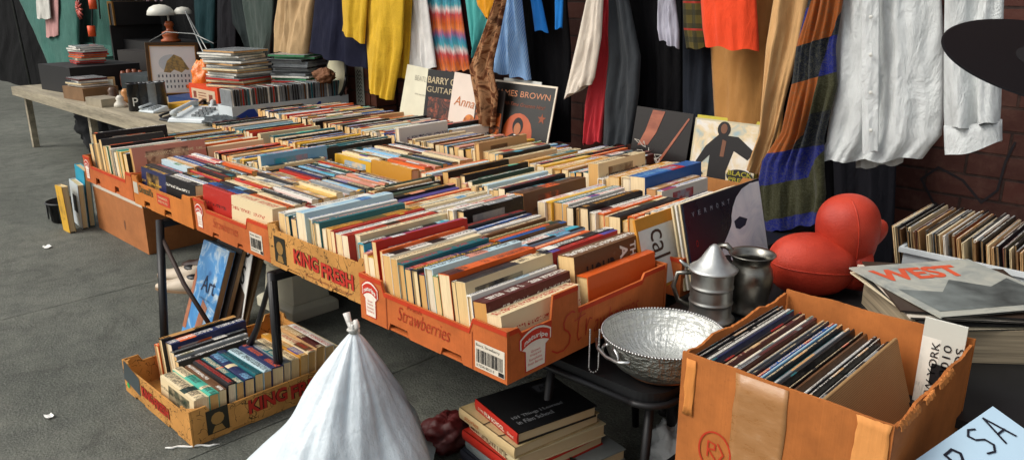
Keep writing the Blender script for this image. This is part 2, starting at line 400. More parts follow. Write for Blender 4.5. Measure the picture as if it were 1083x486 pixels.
# tables --------------------------------------------------------------
T = 0.51
BLK = plain('black_powder_coat', (20, 20, 22), 0.45, 0.2, 40, bmp=0.05)
TOPM = plain('black_table_top', (24, 25, 27), 0.5, 0.25, 16, bmp=0.15)
def folding_table(label, x0, x1, y0, y1, zt, legs, brace=True, mat=None):
    t = thing('folding_table', label, 'table', ((x0 + x1) / 2, (y0 + y1) / 2, 0), group='folding tables under the book trays')
    m = MB(); m.box((x0, y0, zt - .022), (x1, y1, zt)); bevel(obj('tabletop', m, mat or TOPM, t), .005)
    for yy in (y0 + .03, y1 - .05):
        m = MB(); m.box((x0 + .02, yy, zt - .05), (x1 - .02, yy + .02, zt - .022)); obj('apron', m, BLK, t)
    for (lx, ly) in legs:
        fx_, fy_ = ((-2.95, 1.085) if (lx, ly) == (-3.21, 1.235) else (lx + .01, ly - .015) if ly == 1.235 else (lx, ly))
        m = MB(); m.tube([(fx_, fy_, .012), (lx, ly, zt - .023)], .0165, 10)
        if ly < y0: m.box((lx - .02, ly, zt - .05), (lx + .02, y0 + .03, zt - .024))
        lg = obj('leg', m, BLK, t, True)
        m = MB(); m.lathe([(.0, .0), (.019, .0), (.019, .02), (.017, .024), (.0, .024)], (fx_, fy_, 0), 12); obj('rubber_foot', m, plain('rubber_black', (14, 14, 14), .8), lg, True)
    return t
ta = folding_table('long black folding table under the front row of orange fruit trays', -4.15, -1.33, 1.30, 2.0, T, [(-2.318, 1.235), (-3.21, 1.235), (-2.318, 1.92), (-3.21, 1.92)])
# folding leg braces and the sagging strap between the two front legs
m = MB(); m.tube([(-3.19, 1.22, .44), (-3.0, 1.215, .27), (-2.84, 1.23, .135)], .009, 8); obj('brace', m, plain('rusty_strut', (52, 38, 32), .6), ta, True)
pts = [(-2.84, 1.23, .135), (-2.76, 1.225, .09), (-2.66, 1.225, .085), (-2.55, 1.23, .12), (-2.46, 1.235, .24), (-2.36, 1.24, .42), (-2.33, 1.24, .47)]
m = MB(); m.tube(pts, [.010, .011, .013, .014, .011, .009, .008], 8); obj('strap', m, BLK, ta, True)
m = MB(); m.tube([(-2.285, 1.215, .47), (-2.282, 1.21, .30), (-2.284, 1.212, .24), (-2.278, 1.21, .18)], .005, 6)
obj('cord', m, BLK, ta, True)
tb = folding_table('second black folding table behind the first, under the back rows of books', -4.6, -1.22, 2.02, 3.08, T, [(-1.3, 2.1), (-4.5, 2.1), (-4.5, 3.0), (-1.3, 3.0)])
WOOD = plain('pale_painted_wood', (158, 148, 126), .65, .3, 12, bmp=.3, stretch=(1, 12, 12))
tc = thing('trestle_table', 'pale wooden trestle table crowded with bric-a-brac at far left', 'table', (-6.6, 2.6, 0))
m = MB()
for k in range(5): m.box((-8.3, 2.06 + .25 * k, .53), (-4.78, 2.06 + .25 * k + .244, .55))
bevel(obj('tabletop', m, WOOD, tc), .003)
m = MB(); m.box((-8.3, 2.04, .475), (-4.78, 2.058, .548)); bevel(obj('apron', m, WOOD, tc), .003)
for lx in (-5.0, -6.6, -8.2):
    for ly in (2.1, 3.2):
        m = MB(); m.box((lx, ly, 0), (lx + .05, ly + .05, .53)); obj('leg', m, WOOD, tc)
td = folding_table('black side table behind the hammered bowl, holding metal jugs and boxing gloves', -1.16, -.12, 1.76, 2.56, T, [(-1.1, 1.82), (-.2, 1.82), (-1.1, 2.5), (-.2, 2.5)])
# ------------------------------------------------------------------ fruit trays
ORG = cardboard('orange_printed_card', (200, 106, 52), .32); ORG2 = cardboard('amber_printed_card', (206, 122, 52)); KRAFT = cardboard('kraft_card', (178, 124, 72))
REDC = cardboard('red_printed_card', (196, 62, 30), .15)
def vine_mat():
    m, nt, N, L, bs = nodes('vine_printed_card')
    o = coord(nt); c = C((198, 142, 76))
    dist = texn(nt, 'Noise', o, 17, 2).outputs['Color']
    v = nt.nodes.new('ShaderNodeVectorMath'); v.operation = 'ADD'; L.new(o, v.inputs[0])
    sc = nt.nodes.new('ShaderNodeVectorMath'); sc.operation = 'SCALE'; L.new(dist, sc.inputs[0]); sc.inputs['Scale'].default_value = .085; L.new(sc.outputs[0], v.inputs[1])
    e = texn(nt, 'Voronoi', v.outputs[0], 26, feature='DISTANCE_TO_EDGE').outputs['Distance']
    leaf = texn(nt, 'Voronoi', mapv(nt, v.outputs[0], (1, 1, 1.7)), 75)
    lm = mathn(nt, 'MULTIPLY', mathn(nt, 'LESS_THAN', leaf.outputs['Distance'], .40), mathn(nt, 'GREATER_THAN', texn(nt, 'Noise', o, 40, 1).outputs[0], .49))
    vein = mathn(nt, 'MULTIPLY', mathn(nt, 'LESS_THAN', e, .017), mathn(nt, 'GREATER_THAN', texn(nt, 'Noise', o, 30, 1).outputs[0], .47))
    mk = mathn(nt, 'MAXIMUM', lm, vein)
    big = texn(nt, 'Noise', o, 7, 5, .65).outputs[0]
    a = ramp(nt, big, [(0.3, tuple(x * .72 for x in c)), (0.66, tuple(min(1, x * 1.1) for x in c))])
    L.new(mixc(nt, mathn(nt, 'MULTIPLY', mk, .88), a, (0.028, 0.022, 0.012)), bs.inputs['Base Color'])
    sset(bs, Roughness=.75, Specular_IOR_Level=.2); bump(nt, bs, big, .3, .004)
    return m
VINE = vine_mat()
def prof(w, h, ends, mid, notch=(), tabs=()):
    """wall outline: full height at both ends, lower between, hand holes bitten out of the bottom edge"""
    el, er = ends if isinstance(ends, tuple) else (ends, ends)
    out = [(0, 0)]
    for (a, b, d) in notch: out += [(a, 0), (a + .008, d), (b - .008, d), (b, 0)]
    out += [(w, 0), (w, h)]
    if er: out += [(w - er, h), (w - er - .012, mid)]
    for (a, b, d) in reversed(tabs): out += [(b, mid), (b - .004, d), (a + .006, d), (a, mid)]
    if el: out += [(el + .012, mid), (el, h)]
    out += [(0, h)]
    return out
def topedge(outl, w):
    i = outl.index((w, 0)); return outl[i + 1:]
def rimstrip(mb, outl, w, O, S, Tt, d, off=.0015):
    te = topedge(outl, w)
    for (a, b) in zip(te[:-1], te[1:]):
        if abs(a[0] - b[0]) < 1e-5: continue
        patch(mb, [(b[0], b[1] - d), (a[0], a[1] - d), a, b], O, S, Tt, off)
def tray(label, x0, x1, y0, y1, z0, h, card, front, side, rim=None, name='fruit_tray', back=None):
    t = thing(name, label, 'fruit tray', ((x0 + x1) / 2, (y0 + y1) / 2, z0), group='fruit trays full of books')
    th = .006; W = x1 - x0; D = y1 - y0
    m = MB(); m.box((x0 + .004, y0 + .004, z0), (x1 - .004, y1 - .004, z0 + .006)); obj('base', m, card, t)
    P = {}
    fo = prof(W, h, *front); so_ = prof(D - .014, h, *side)
    m = MB(); m.prism(fo, th, (x0, y0, z0), X_, Z_); P['front'] = obj('front_wall', m, card, t)
    m = MB(); m.prism(so_, th, (x1, y0 + .007, z0), Y_, Z_); P['side'] = obj('side_wall', m, card, t)
    m = MB(); m.prism(so_, th, (x0 + th, y0 + .007, z0), Y_, Z_); P['side2'] = obj('side_wall', m, card, t)
    bo = prof(W, h, *(back or front)); m = MB(); m.prism(bo, th, (x0, y1, z0), X_, Z_); obj('back_wall', m, card, t)
    # folded corner posts
    for (cx, sx) in ((x0 + .007, 1), (x1 - .007, -1)):
        for (cy, sy) in ((y0 + .007, 1), (y1 - .007, -1)):
            m = MB(); m.prism([(0, 0), (.022, 0), (0, .022)] if sx * sy > 0 else [(0, 0), (0, .022), (.022, 0)], .004, (cx, cy, z0 + h - .004), X_ * sx, Y_ * sy); obj('corner_fold', m, card, t)
    P['fo'], P['so'], P['FF'], P['SF'] = fo, so_, ((x0, y0, z0), X_, Z_), ((x1, y0 + .007, z0), Y_, Z_)
    if rim:
        m = MB(); rimstrip(m, fo, W, *P['FF'], .012); obj('red_border', m, rim, P['front'])
        m = MB(); rimstrip(m, so_, D - .014, *P['SF'], .012); obj('red_border', m, rim, P['side'])
    return t, P
def badge(par, F, s0, t0, w, h, word='naturipe'):
    """white badge: wide arched red band over a narrower body with small print"""
    m = MB(); n = 8
    def shp(g):
        pts = [(s0 + w * .2 - g, t0 - g), (s0 + w * .8 + g, t0 - g), (s0 + w * .82 + g, t0 + h * .5), (s0 + w + g, t0 + h * .6)]
        for k in range(n + 1): a = 1 - k / n; pts.append((s0 + w * a + (g if a > .5 else -g), t0 + h * .84 + g + h * .18 * (1 - (2 * a - 1) ** 2)))
        pts += [(s0 - g, t0 + h * .6), (s0 + w * .18 - g, t0 + h * .5)]
        return pts
    patch(m, shp(.003), *F, .0012); obj('badge_edge', m, ink((190, 44, 28)), par)
    m = MB(); patch(m, shp(0), *F, .0018); b = obj('badge', m, ink((236, 226, 210)), par)
    m = MB(); pts = []
    for k in range(n + 1): a = k / n; pts.append((s0 + w * (.04 + .92 * a), t0 + h * .56 + h * .13 * (1 - (2 * a - 1) ** 2)))
    for k in range(n + 1): a = 1 - k / n; pts.append((s0 + w * (.04 + .92 * a), t0 + h * .82 + h * .15 * (1 - (2 * a - 1) ** 2)))
    patch(m, pts, *F, .0024)
    for k in range(4): letters(m, ['Grown', 'Shipped', 'Sunshine', 'Fresh Berries'][k], *F, s0 + w * (.34 - .03 * k), t0 + h * (.42 - .1 * k), w * (.3 + .06 * k), h * .06, .0024)
    obj('red_print', m, ink((196, 50, 30)), par)
    m = MB(); letters(m, word, *F, s0 + w * .12, t0 + h * .71, w * .76, h * .16, .003, .15, .02, arc=h * .10); 
    for i in range(len(m.v)): pass
    obj('badge_lettering', m, ink((240, 232, 220)), par)
def barcode(par, F, s0, t0, w, h, title):
    m = MB(); patch(m, rect(s0, t0, w, h), *F, .0014); obj('label', m, ink((214, 204, 186)), par)
    m = MB(); s = s0 + .005; r = random.Random(3)
    while s < s0 + w - .008:
        q = r.choice((.0012, .0018, .003)); patch(m, rect(s, t0 + h * .22, q, h * .5), *F, .002); s += q + r.choice((.0012, .002, .0026))
    letters(m, title, *F, s0 + .004, t0 + h * .8, w * .8, h * .13, .002)
    letters(m, '0 72745 00121 8', *F, s0 + .005, t0 + h * .06, w * .6, h * .1, .002)
    patch(m, rect(s0 + w * .8, t0 + .002, w * .18, h * .16), *F, .0022)
    obj('barcode_print', m, ink((24, 22, 22)), par)
XA, XB, XC, XD, XE = (-1.742, -1.165), (-2.335, -1.765), (-2.90, -2.345), (-3.48, -2.915), (-4.08, -3.50)
H0 = .135
# strawberry tray
tA, P = tray('bright orange strawberry tray with red borders and white badge, nearest on the table', XA[0], XA[1], 1.19, 1.845, T, H0, ORG,
    ((.10, .115), .105, ((.125, .215, .022), (.34, .425, .022))), ((.03, .10), .118, (), ((.147, .25, .18),)), REDC)
badge(P['front'], P['FF'], .014, .018, .07, .10)
m = MB(); letters(m, 'Strawberries', *P['FF'], .17, .045, .21, .04, .002, .35, -.012); letters(m, 'Fresh', *P['FF'], .21, .086, .06, .012, .002, .35)
obj('script_lettering', m, ink((168, 44, 22)), P['front'])
barcode(P['front'], P['FF'], .47, .012, .10, .07, 'Berry, Strawberry')
m = MB()
for (a, b) in ((.118, .122), (.458, .461)):
    m = MB(); patch(m, rect(a, 0.001, b - a, .10), *P['FF'], .001); obj('fold_line', m, ink((150, 66, 26)), P['front'])
badge(P['side'], P['SF'], .035, .012, .11, .105)
m = MB(); Fs = P['SF']   # big handwritten St of the script
S_ = [(.150 + (q_[0] - .235) * .68, q_[1] * .95) for q_ in [(.36, .118), (.345, .124), (.315, .117), (.298, .10), (.302, .082), (.325, .07), (.338, .055), (.33, .034), (.30, .022), (.262, .024), (.235, .036)]]
stroke(m, S_, .004, *Fs); stroke(m, [(.262, .112), (.252, .08), (.248, .045), (.252, .03), (.264, .034)], .0034, *Fs); stroke(m, [(.236, .088), (.278, .096)], .003, *Fs)
stroke(m, [(.284, .08), (.281, .035), (.287, .06), (.297, .078), (.306, .074)], .0032, *Fs)
letters(m, 'awberries', *Fs, .315, .032, .2, .05, .002, .35, -.012)
obj('script_lettering', m, ink((176, 44, 22)), P['side'])
# king fresh tray
tB, P = tray('tan tray printed with dark vines and red lettering, right of the barcode tray', XB[0], XB[1], 1.245, 1.90, T, .145, VINE, ((.05, .05), .128, ((.10, .19, .012), (.36, .45, .012))), ((.05, .05), .12, ()), None)
def kingfresh(par, F, s0, t0, w, h):
    m = MB(); letters(m, 'KING', *F, s0, t0 + h * .12, w * .44, h * .82, .0018, 0, .07); letters(m, 'FRESH', *F, s0 + w * .48, t0, w * .52, h * .82, .0018, 0, .07); obj('lettering_shadow', m, ink((34, 20, 14)), par)
    m = MB(); letters(m, 'KING', *F, s0, t0 + h * .12, w * .44, h * .82, .0026, 0, .035); letters(m, 'FRESH', *F, s0 + w * .48, t0, w * .52, h * .82, .0026, 0, .035)
    obj('red_lettering', m, ink((182, 44, 28)), par)
kingfresh(P['front'], P['FF'], .155, .034, .33, .062)
m = MB(); letters(m, 'Premium Quality Fresh Produce', *P['FF'], .22, .012, .25, .011, .002); obj('small_print', m, ink((120, 40, 24)), P['front'])
def portrait(par, F, s0, t0, w, h):
    m = MB(); patch(m, rect(s0, t0, w, h), *F, .0014); obj('picture_panel', m, ink((38, 34, 20)), par)
    m = MB(); patch(m, [(s0 + w * (.5 + .3 * math.cos(a)), t0 + h * (.58 + .26 * math.sin(a))) for a in [k * math.pi / 5 for k in range(10)]], *F, .002)
    patch(m, [(s0 + w * .2, t0 + h * .04), (s0 + w * .8, t0 + h * .04), (s0 + w * .66, t0 + h * .3), (s0 + w * .34, t0 + h * .3)], *F, .0022); obj('picture_figure', m, ink((150, 112, 56)), par)
portrait(P['front'], P['FF'], .035, .02, .07, .09)
# tray C
tC, P = tray('orange strawberry tray with red border and barcode, left of the vine tray', XC[0], XC[1], 1.25, 1.91, T, .13, ORG, ((.09, .14), .10, ((.13, .19, .02), (.32, .37, .02))), ((.06, .06), .10, ()), REDC)
barcode(P['front'], P['FF'], .425, .016, .085, .07, 'Straw, Berry')
m = MB(); letters(m, 'Strawberries', *P['FF'], .15, .045, .19, .035, .002, .35, -.012); obj('script_lettering', m, ink((176, 60, 26)), P['front'])
m = MB(); Fq = P['SF']; stroke(m, [(.02, .06), (.05, .095), (.08, .06), (.05, .025), (.02, .06)], .005, *Fq); obj('diamond_mark', m, ink((226, 200, 170)), P['side'])
badge(P['front'], P['FF'], .012, .02, .06, .09)
# tray D
tD, P = tray('amber tray with dark wordmark and red panel, second from the left end', XD[0], XD[1], 1.245, 1.90, T, .125, ORG2, ((.05, .07), .10, ((.10, .17, .03), (.30, .38, .03)), ), ((.06, .06), .10, ()), None)
m = MB(); letters(m, "Driscoll's", *P['FF'], .07, .062, .14, .034, .002, .1, .02); obj('green_lettering', m, ink((40, 62, 34)), P['front'])
m = MB(); patch(m, rect(.25, .045, .12, .045), *P['FF'], .0014); obj('red_panel', m, ink((196, 60, 34)), P['front'])
m = MB(); letters(m, 'STRAWBERRIES', *P['FF'], .262, .07, .09, .01, .002); letters(m, 'FRESH PICKED', *P['FF'], .262, .053, .09, .01, .002); obj('pale_lettering', m, ink((226, 200, 150)), P['front'])
m = MB(); patch(m, rect(.012, .05, .045, .05), *P['FF'], .0014); obj('small_label', m, ink((196, 188, 170)), P['front'])
# tray E
tE, P = tray('worn reddish orange tray, leftmost of the front row, above the taped carton', XE[0], XE[1], 1.25, 1.90, T, .125, ORG, ((.085, .06), .085, ((.13, .19, .035), (.36, .42, .035))), ((.06, .06), .10, ()), REDC)
badge(P['front'], P['FF'], .012, .018, .06, .09)
# trays of the second and third rows
def plaintray(label, x0, x1, y0, y1, card=KRAFT):
    return tray(label, x0, x1, y0, y1, T, .12, card, ((.05, .05), .095, ()), ((.05, .05), .10, ((.2, .28, .02),), ((.12, .24, .115),)), REDC if card is ORG else None)
plaintray('orange tray with red corner tabs behind the strawberry tray, beside the metal jugs', -1.80, -1.175, 1.945, 2.34, ORG)
plaintray('brown card tray, second along behind the strawberry tray', -2.42, -1.82, 1.945, 2.36)
plaintray('orange card tray in the middle of the table behind the vine tray', -3.02, -2.44, 1.945, 2.37, ORG2)
plaintray('kraft card tray behind the barcode tray, middle row', -3.64, -3.04, 1.945, 2.36)
plaintray('amber card tray at the far end of the middle row', -4.26, -3.66, 1.945, 2.36, ORG2)
plaintray('brown card tray in the back row, below the grey trousers', -2.30, -1.52, 2.385, 3.04)
plaintray('brown card tray in the back row, below the band leader record', -3.05, -2.32, 2.385, 3.04, ORG2)
plaintray('brown card tray in the back row, below the guitar record', -3.80, -3.07, 2.385, 3.04)
plaintray('brown card tray at the far end of the back row', -4.55, -3.82, 2.385, 3.04)
# ------------------------------------------------------------------ books
PAGE = [(230, 196, 140), (238, 214, 166), (224, 182, 120), (240, 224, 190), (214, 168, 104), (234, 202, 146), (238, 216, 174)]
def book_meshes(th, ln, ht, c1, c2, c3, kind, seed, pg, hard=False):
    """local axes: x thickness, y spine length, z height with the spine on top; origin at the middle of the lower edge"""
    t = .0028 if hard else .0014; ov = .004 if hard else .0006
    at = dict(col=C(c1), ink=C(c2), third=C(c3), fx=(kind, seed, 0.0)); af = dict(at); af['fx'] = (kind, seed, 1.0)
    m = MB(); hx, hy = th / 2, ln / 2; bul = .003 if hard else .0012
    n = 4   # spine cross-section, slightly rounded
    prof_o = [(-hx + th * k / n, ht + bul * math.sin(math.pi * k / n)) for k in range(n + 1)]
    outer = [(-hx, 0)] + prof_o + [(hx, 0)]
    inner = [(-hx + t, 0), (-hx + t, ht - t), (hx - t, ht - t), (hx - t, 0)]
    for k in range(len(outer) - 1):
        a, b = outer[k], outer[k + 1]
        if 1 <= k <= n:
            v0, v1 = (k - 1) / n, k / n
            m.quad([(a[0], -hy, a[1]), (b[0], -hy, b[1]), (b[0], hy, b[1]), (a[0], hy, a[1])], [(0, 1 - v0), (0, 1 - v1), (ln, 1 - v1), (ln, 1 - v0)], at)
        elif k == 0: m.quad([(a[0], -hy, a[1]), (b[0], -hy, b[1]), (b[0], hy, b[1]), (a[0], hy, a[1])], [(0, 0), (0, 1), (ln, 1), (ln, 0)], af)
        else: m.quad([(a[0], -hy, a[1]), (b[0], -hy, b[1]), (b[0], hy, b[1]), (a[0], hy, a[1])], [(0, 1), (0, 0), (ln, 0), (ln, 1)], af)
    ai = dict(col=C('cream'), ink=C('cream'), third=C('cream'), fx=(0, seed, 1.0))
    for k in range(3):
        a, b = inner[k], inner[k + 1]; m.quad([(a[0], hy, a[1]), (b[0], hy, b[1]), (b[0], -hy, b[1]), (a[0], -hy, a[1])], None, ai)
    for y, rv in ((-hy, False), (hy, True)):
        for pts in ([outer[0], inner[0], inner[1], outer[1]], [inner[1], inner[2], outer[n + 1]] + list(reversed(outer[1:n + 1])), [inner[2], inner[3], outer[n + 2], outer[n + 1]]):
            q = [(a[0], y, a[1]) for a in pts]; m.quad(q if not rv else list(reversed(q)), None, dict(at, fx=(0, seed, 0.0)))
    p = MB(); p.box((-hx + t + .0003, -hy + ov, ov + .0005), (hx - t - .0003, hy - ov, ht - t - .0008), dict(col=C(pg), ink=C(pg), third=C(pg), fx=(0, 0, 0)))
    return m, p
SURE = {'black': ['white', 'ochre', 'red', 'grey'], 'white': ['black', 'blue', 'red', 'navy'], 'cream': ['brown', 'red', 'black', 'navy'],
 'orange': ['white', 'black', 'cream'], 'red': ['white', 'yellow', 'black'], 'navy': ['white', 'yellow', 'orange']}
THIRD = list(PAL)
book_no = 0; far_books = []
WORDS = {}
booklog = []
def add_book(M, th, ln, ht, col, inkc=None, third=None, kind=None, pg=None, hard=None, where='', r=rng, force=False, note=None, words=None):
    global book_no
    if words: WORDS[len(booklog)] = (words, th, ln, ht)
    hard = (r.random() < .3) if hard is None else hard
    inkc = inkc or r.choice(SURE.get(col, ['white', 'cream', 'black'])); third = third or r.choice(THIRD)
    kind = r.random() if kind is None else kind; pg = pg or r.choice(PAGE); seed = r.random()
    m, p = book_meshes(th, ln, ht, col, inkc, third, kind, seed, pg, hard)
    booklog.append([M, m, p, th, col, hard, where, force, note])
def flush_books():
    """the 300 nearest are things of their own, the rest one mass"""
    global book_no
    def d(b): return (b[0].translation - Vector((0, 0, CAM_H))).length
    order = sorted(range(len(booklog)), key=lambda i: (not booklog[i][7], d(booklog[i])))
    single = set(order[:300 - EXTRA_BOOKS])
    # label bookkeeping: position inside its row
    rows = {}
    for i, b in enumerate(booklog): rows.setdefault(b[6], []).append(i)
    ordn = ['nearest', 'second', 'third', 'fourth', 'fifth', 'sixth', 'seventh', 'eighth', 'ninth', 'tenth', 'eleventh', 'twelfth', 'thirteenth', 'fourteenth', 'fifteenth', 'sixteenth', 'seventeenth', 'eighteenth', 'nineteenth', 'twentieth', 'twenty-first', 'twenty-second', 'twenty-third', 'twenty-fourth', 'twenty-fifth', 'twenty-sixth', 'twenty-seventh', 'twenty-eighth', 'twenty-ninth', 'thirtieth', 'thirty-first', 'thirty-second', 'thirty-third', 'thirty-fourth', 'thirty-fifth', 'thirty-sixth', 'thirty-seventh', 'thirty-eighth', 'thirty-ninth', 'fortieth']
    labels = {}
    short = lambda q: q.replace(' paperback', ' book').replace(' hardback', ' book') if len(q.split()) > 16 else q
    for w, ids in rows.items():
        cand = {}
        for k, i in enumerate(ids):
            b = booklog[i]
            size = 'slim ' if b[3] < .026 else ('thick ' if b[3] > .044 else '')
            base = size + b[4] + (' hardback' if b[5] else ' paperback')
            nb = ''
            if 0 < k < len(ids) - 1:
                a, c = booklog[ids[k - 1]][4], booklog[ids[k + 1]][4]
                nb = 'between two %s ones' % a if a == c else 'between %s and %s ones' % (a, c)
            elif k == 0: nb = 'at the near end beside a %s one' % booklog[ids[1]][4] if len(ids) > 1 else 'alone'
            else: nb = 'at the far end beside a %s one' % booklog[ids[k - 1]][4]
            b.append((base, nb, k)); cand.setdefault((base), []).append(i)
        for base, lst in cand.items():
            seen = {}
            for i in lst: seen.setdefault(booklog[i][9][1], []).append(i)
            for i in lst:
                b = booklog[i]; k = b[9][2]
                if b[8]: labels[i] = b[8]
                elif len(lst) == 1: labels[i] = 'the only %s in the %s' % (base, w)
                elif len(seen[b[9][1]]) == 1: labels[i] = '%s %s, %s' % (base, b[9][1], w)
                else: labels[i] = '%s, %s from the near end, %s' % (base, ordn[k] if k else 'first', w)
    rest_c, rest_p = MB(), MB()
    for i, b in enumerate(booklog):
        M, m, p = b[0], b[1], b[2]
        if i in single:
            t = bpy.data.objects.new('hardback_book' if b[5] else 'paperback_book', None); COL.objects.link(t); t.matrix_world = M; t.empty_display_size = .03
            tag(t, ' '.join(labels[i].replace('from the near end, ', 'from near end, ').split()[:16]) if len(labels[i].split()) > 16 else labels[i], 'book', 'secondhand books')
            obj('cover', m, COVER, t, local=True); obj('page_block', p, PAGES, t, local=True); book_no += 1
            if i in WORDS:
                wds, th_, ln_, ht_ = WORDS[i]
                for (tx, dr, s0, t0, w_, h_, cc) in wds:
                    lm = MB(); o_ = Vector((th_ / 2 + .0006, -ln_ / 2, 0))
                    if dr == 'h': letters(lm, tx, o_, Y_, Z_, s0 * ln_, t0 * ht_, w_ * ln_, h_ * ht_, .0004, 0, .03)
                    elif dr == 'd': letters(lm, tx, o_ + Z_ * ht_, -Z_, Y_, s0 * ht_, t0 * ln_, w_ * ht_, h_ * ln_, .0004, 0, .03)
                    elif dr == 's': letters(lm, tx, Vector((th_ / 2, -ln_ / 2, ht_ + .0016)), Y_, -X_, s0 * ln_, t0 * th_, w_ * ln_, h_ * th_, .0006, 0, .01)
                    obj('title_lettering', lm, ink(cc), t, local=True)
        else:
            for src, dst in ((m, rest_c), (p, rest_p)):
                k = len(dst.v); dst.v += [tuple(M @ Vector(q)) for q in src.v]; dst.f += [tuple(k + j for j in f) for f in src.f]; dst.uv += src.uv; dst.at += src.at
    if rest_c.v:
        me = rest_c.mesh('far_books', COVER); o = link('far_books', me); o['kind'] = 'stuff'
        tag(o, 'mass of mixed secondhand books packed upright on the far part of the tables', 'books')
        obj('page_blocks', rest_p, PAGES, o)['kind'] = 'stuff'
    print('books', book_no, 'of', len(booklog))
def BM(x, y, z, lean=0.0, axis='v', yaw=0.0):
    """axis v: spine runs away from the aisle; axis u: spine runs along the table. lean tips the top towards the far end"""
    rz = yaw if axis == 'v' else R(90) + yaw
    return Matrix.Translation((x, y, z)) @ Matrix.Rotation(rz, 4, 'Z') @ Matrix.Rotation(-lean, 4, 'Y')
DEFCOL = ['black'] * 5 + ['white'] * 4 + ['cream'] * 5 + ['orange'] * 2 + ['red'] * 2 + ['navy'] * 2 + ['brown', 'tan', 'teal', 'sky blue', 'yellow', 'charcoal', 'charcoal', 'dark green', 'maroon', 'grey', 'pale blue', 'ochre', 'pink', 'blue']
def run(where, axis, x0, y0, length, specs=None, bl=.29, z=T + .008, lean=8, seed=1, ht=.175, thr=(.02, .042), lj=.03, end=None, pages=None):
    """a run of books. v: grows towards -X from x0, front ends at y0. u: grows towards +Y from y0, right ends at x0"""
    r = random.Random(seed); pos = 0.0; k = 0; ln_ = R(lean * .7); last = None
    while True:
        s = specs[k] if specs and k < len(specs) else None
        if s is None and specs and pos > length - .012: break
        if s is None:
            c = r.choice(DEFCOL)
            while c == last: c = r.choice(DEFCOL)
            s = (c, r.uniform(*thr), 1.0, {})
        c, th, hf, kw = s[0], s[1], s[2], dict(s[3]) if len(s) > 3 else {}
        sp = th / math.cos(ln_)
        if pos + sp > length: break
        L = kw.pop('bl', bl * r.uniform(.9, 1.04)) * 1.07; hh = ht * hf * (r.uniform(.965, 1.035) if not kw.pop('exact', False) else 1)
        jf = r.uniform(0, lj) * (.5 if r.random() < .7 else 1); yaw = R(r.uniform(-1.2, 1.2)); hard = kw.pop('hard', None)
        jf = kw.pop('jf', jf)
        c_off = pos + sp / 2
        lk = ln_ + R(r.uniform(-.6, .6))
        lift = th / 2 * math.sin(abs(lk))
        if axis == 'v': M = BM(x0 - c_off, y0 + jf + L / 2, z + lift, lk, 'v', yaw)
        else: M = BM(x0 - jf - L / 2, y0 + c_off, z + lift, -lk, 'u', yaw)
        add_book(M, th, L, hh, c, where=where, r=r, hard=hard, pg=(r.choice(pages) if pages and 'pg' not in kw else kw.pop('pg', None)), **kw)
        last = c; pos += sp + r.uniform(0, .0012); k += 1
        ln_ += R(r.uniform(-.5, .5))
EXTRA_BOOKS = 22
W1 = 'front row of the strawberry tray'
run(W1, 'v', -1.18, 1.205, .54, [
 ('cream', .048, .80, dict(third='purple', kind=.2, bl=.27, hard=False, jf=.0)), ('maroon', .046, .92, dict(inkc='white', kind=.3, bl=.29, hard=False, pg=(206, 150, 82))),
 ('white', .018, .98, dict(bl=.29)), ('cream', .040, 1.12, dict(third='charcoal', inkc='black', kind=.75, bl=.3, hard=False)), ('black', .016, 1.1, dict(bl=.27)),
 ('orange', .042, 1.1, dict(third='maroon', kind=.9, bl=.29, hard=False)), ('green', .022, 1.05, dict(bl=.27)), ('pale blue', .034, 1.08, dict(bl=.30, hard=True, pg=(226, 214, 190))),
 ('navy', .028, .98, dict(inkc='red', kind=.8)), ('charcoal', .026, 1.0, dict(inkc='yellow')), ('navy', .03, 1.0, dict(inkc='pink', third='red', kind=.7)), ('teal', .028, 1.03, dict(third='pink', inkc='red', kind=.8)),
 ('cream', .03, 1.04, dict(bl=.29, hard=False)), ('white', .036, 1.05, dict(bl=.30, hard=False)), ('orange', .012, 1.13, dict(kind=.1, bl=.29)), ('red', .02, 1.24, dict(inkc='purple', third='white', kind=.8, bl=.31, exact=True, words=[('Z', 'h', .88, .78, .05, .12, 'white')]))],
 seed=11, lean=11, ht=.182, lj=.006)
run('back row of the strawberry tray', 'v', -1.185, 1.525, .54, [
 ('orange', .04, .86, dict(kind=.1, bl=.28, inkc='orange')), ('brown', .058, 1.08, dict(inkc='white', kind=.2, hard=False, words=[('THE', 'd', .06, .82, .3, .09, 'white'), ('A', 'd', .06, .66, .2, .12, 'white'), ('HOUR', 'h', .16, .42, .44, .4, 'black'), ('LOW PRICE', 'h', .1, .12, .4, .1, 'tan')])), ('white', .024, 1.05, {}), ('red', .022, 1.06, {}),
 ('black', .036, 1.04, dict(third='white', kind=.9)), ('pale blue', .02, 1.0, {}), ('orange', .026, 1.03, dict(inkc='cream')), ('sky blue', .024, 1.0, {}), ('white', .03, 1.03, dict(hard=False)),
 ('charcoal', .03, .98, dict(third='grey', kind=.7)), ('brown', .024, 1, {}), ('orange', .028, .98, dict(inkc='brown')), ('olive', .022, 1, {}), ('brown', .024, 1, dict(inkc='cream')), ('white', .026, 1.02, {}), ('ochre', .024, 1.0, {}), ('blue', .022, 1.02, {})],
 seed=12, lean=10, ht=.178, bl=.28)
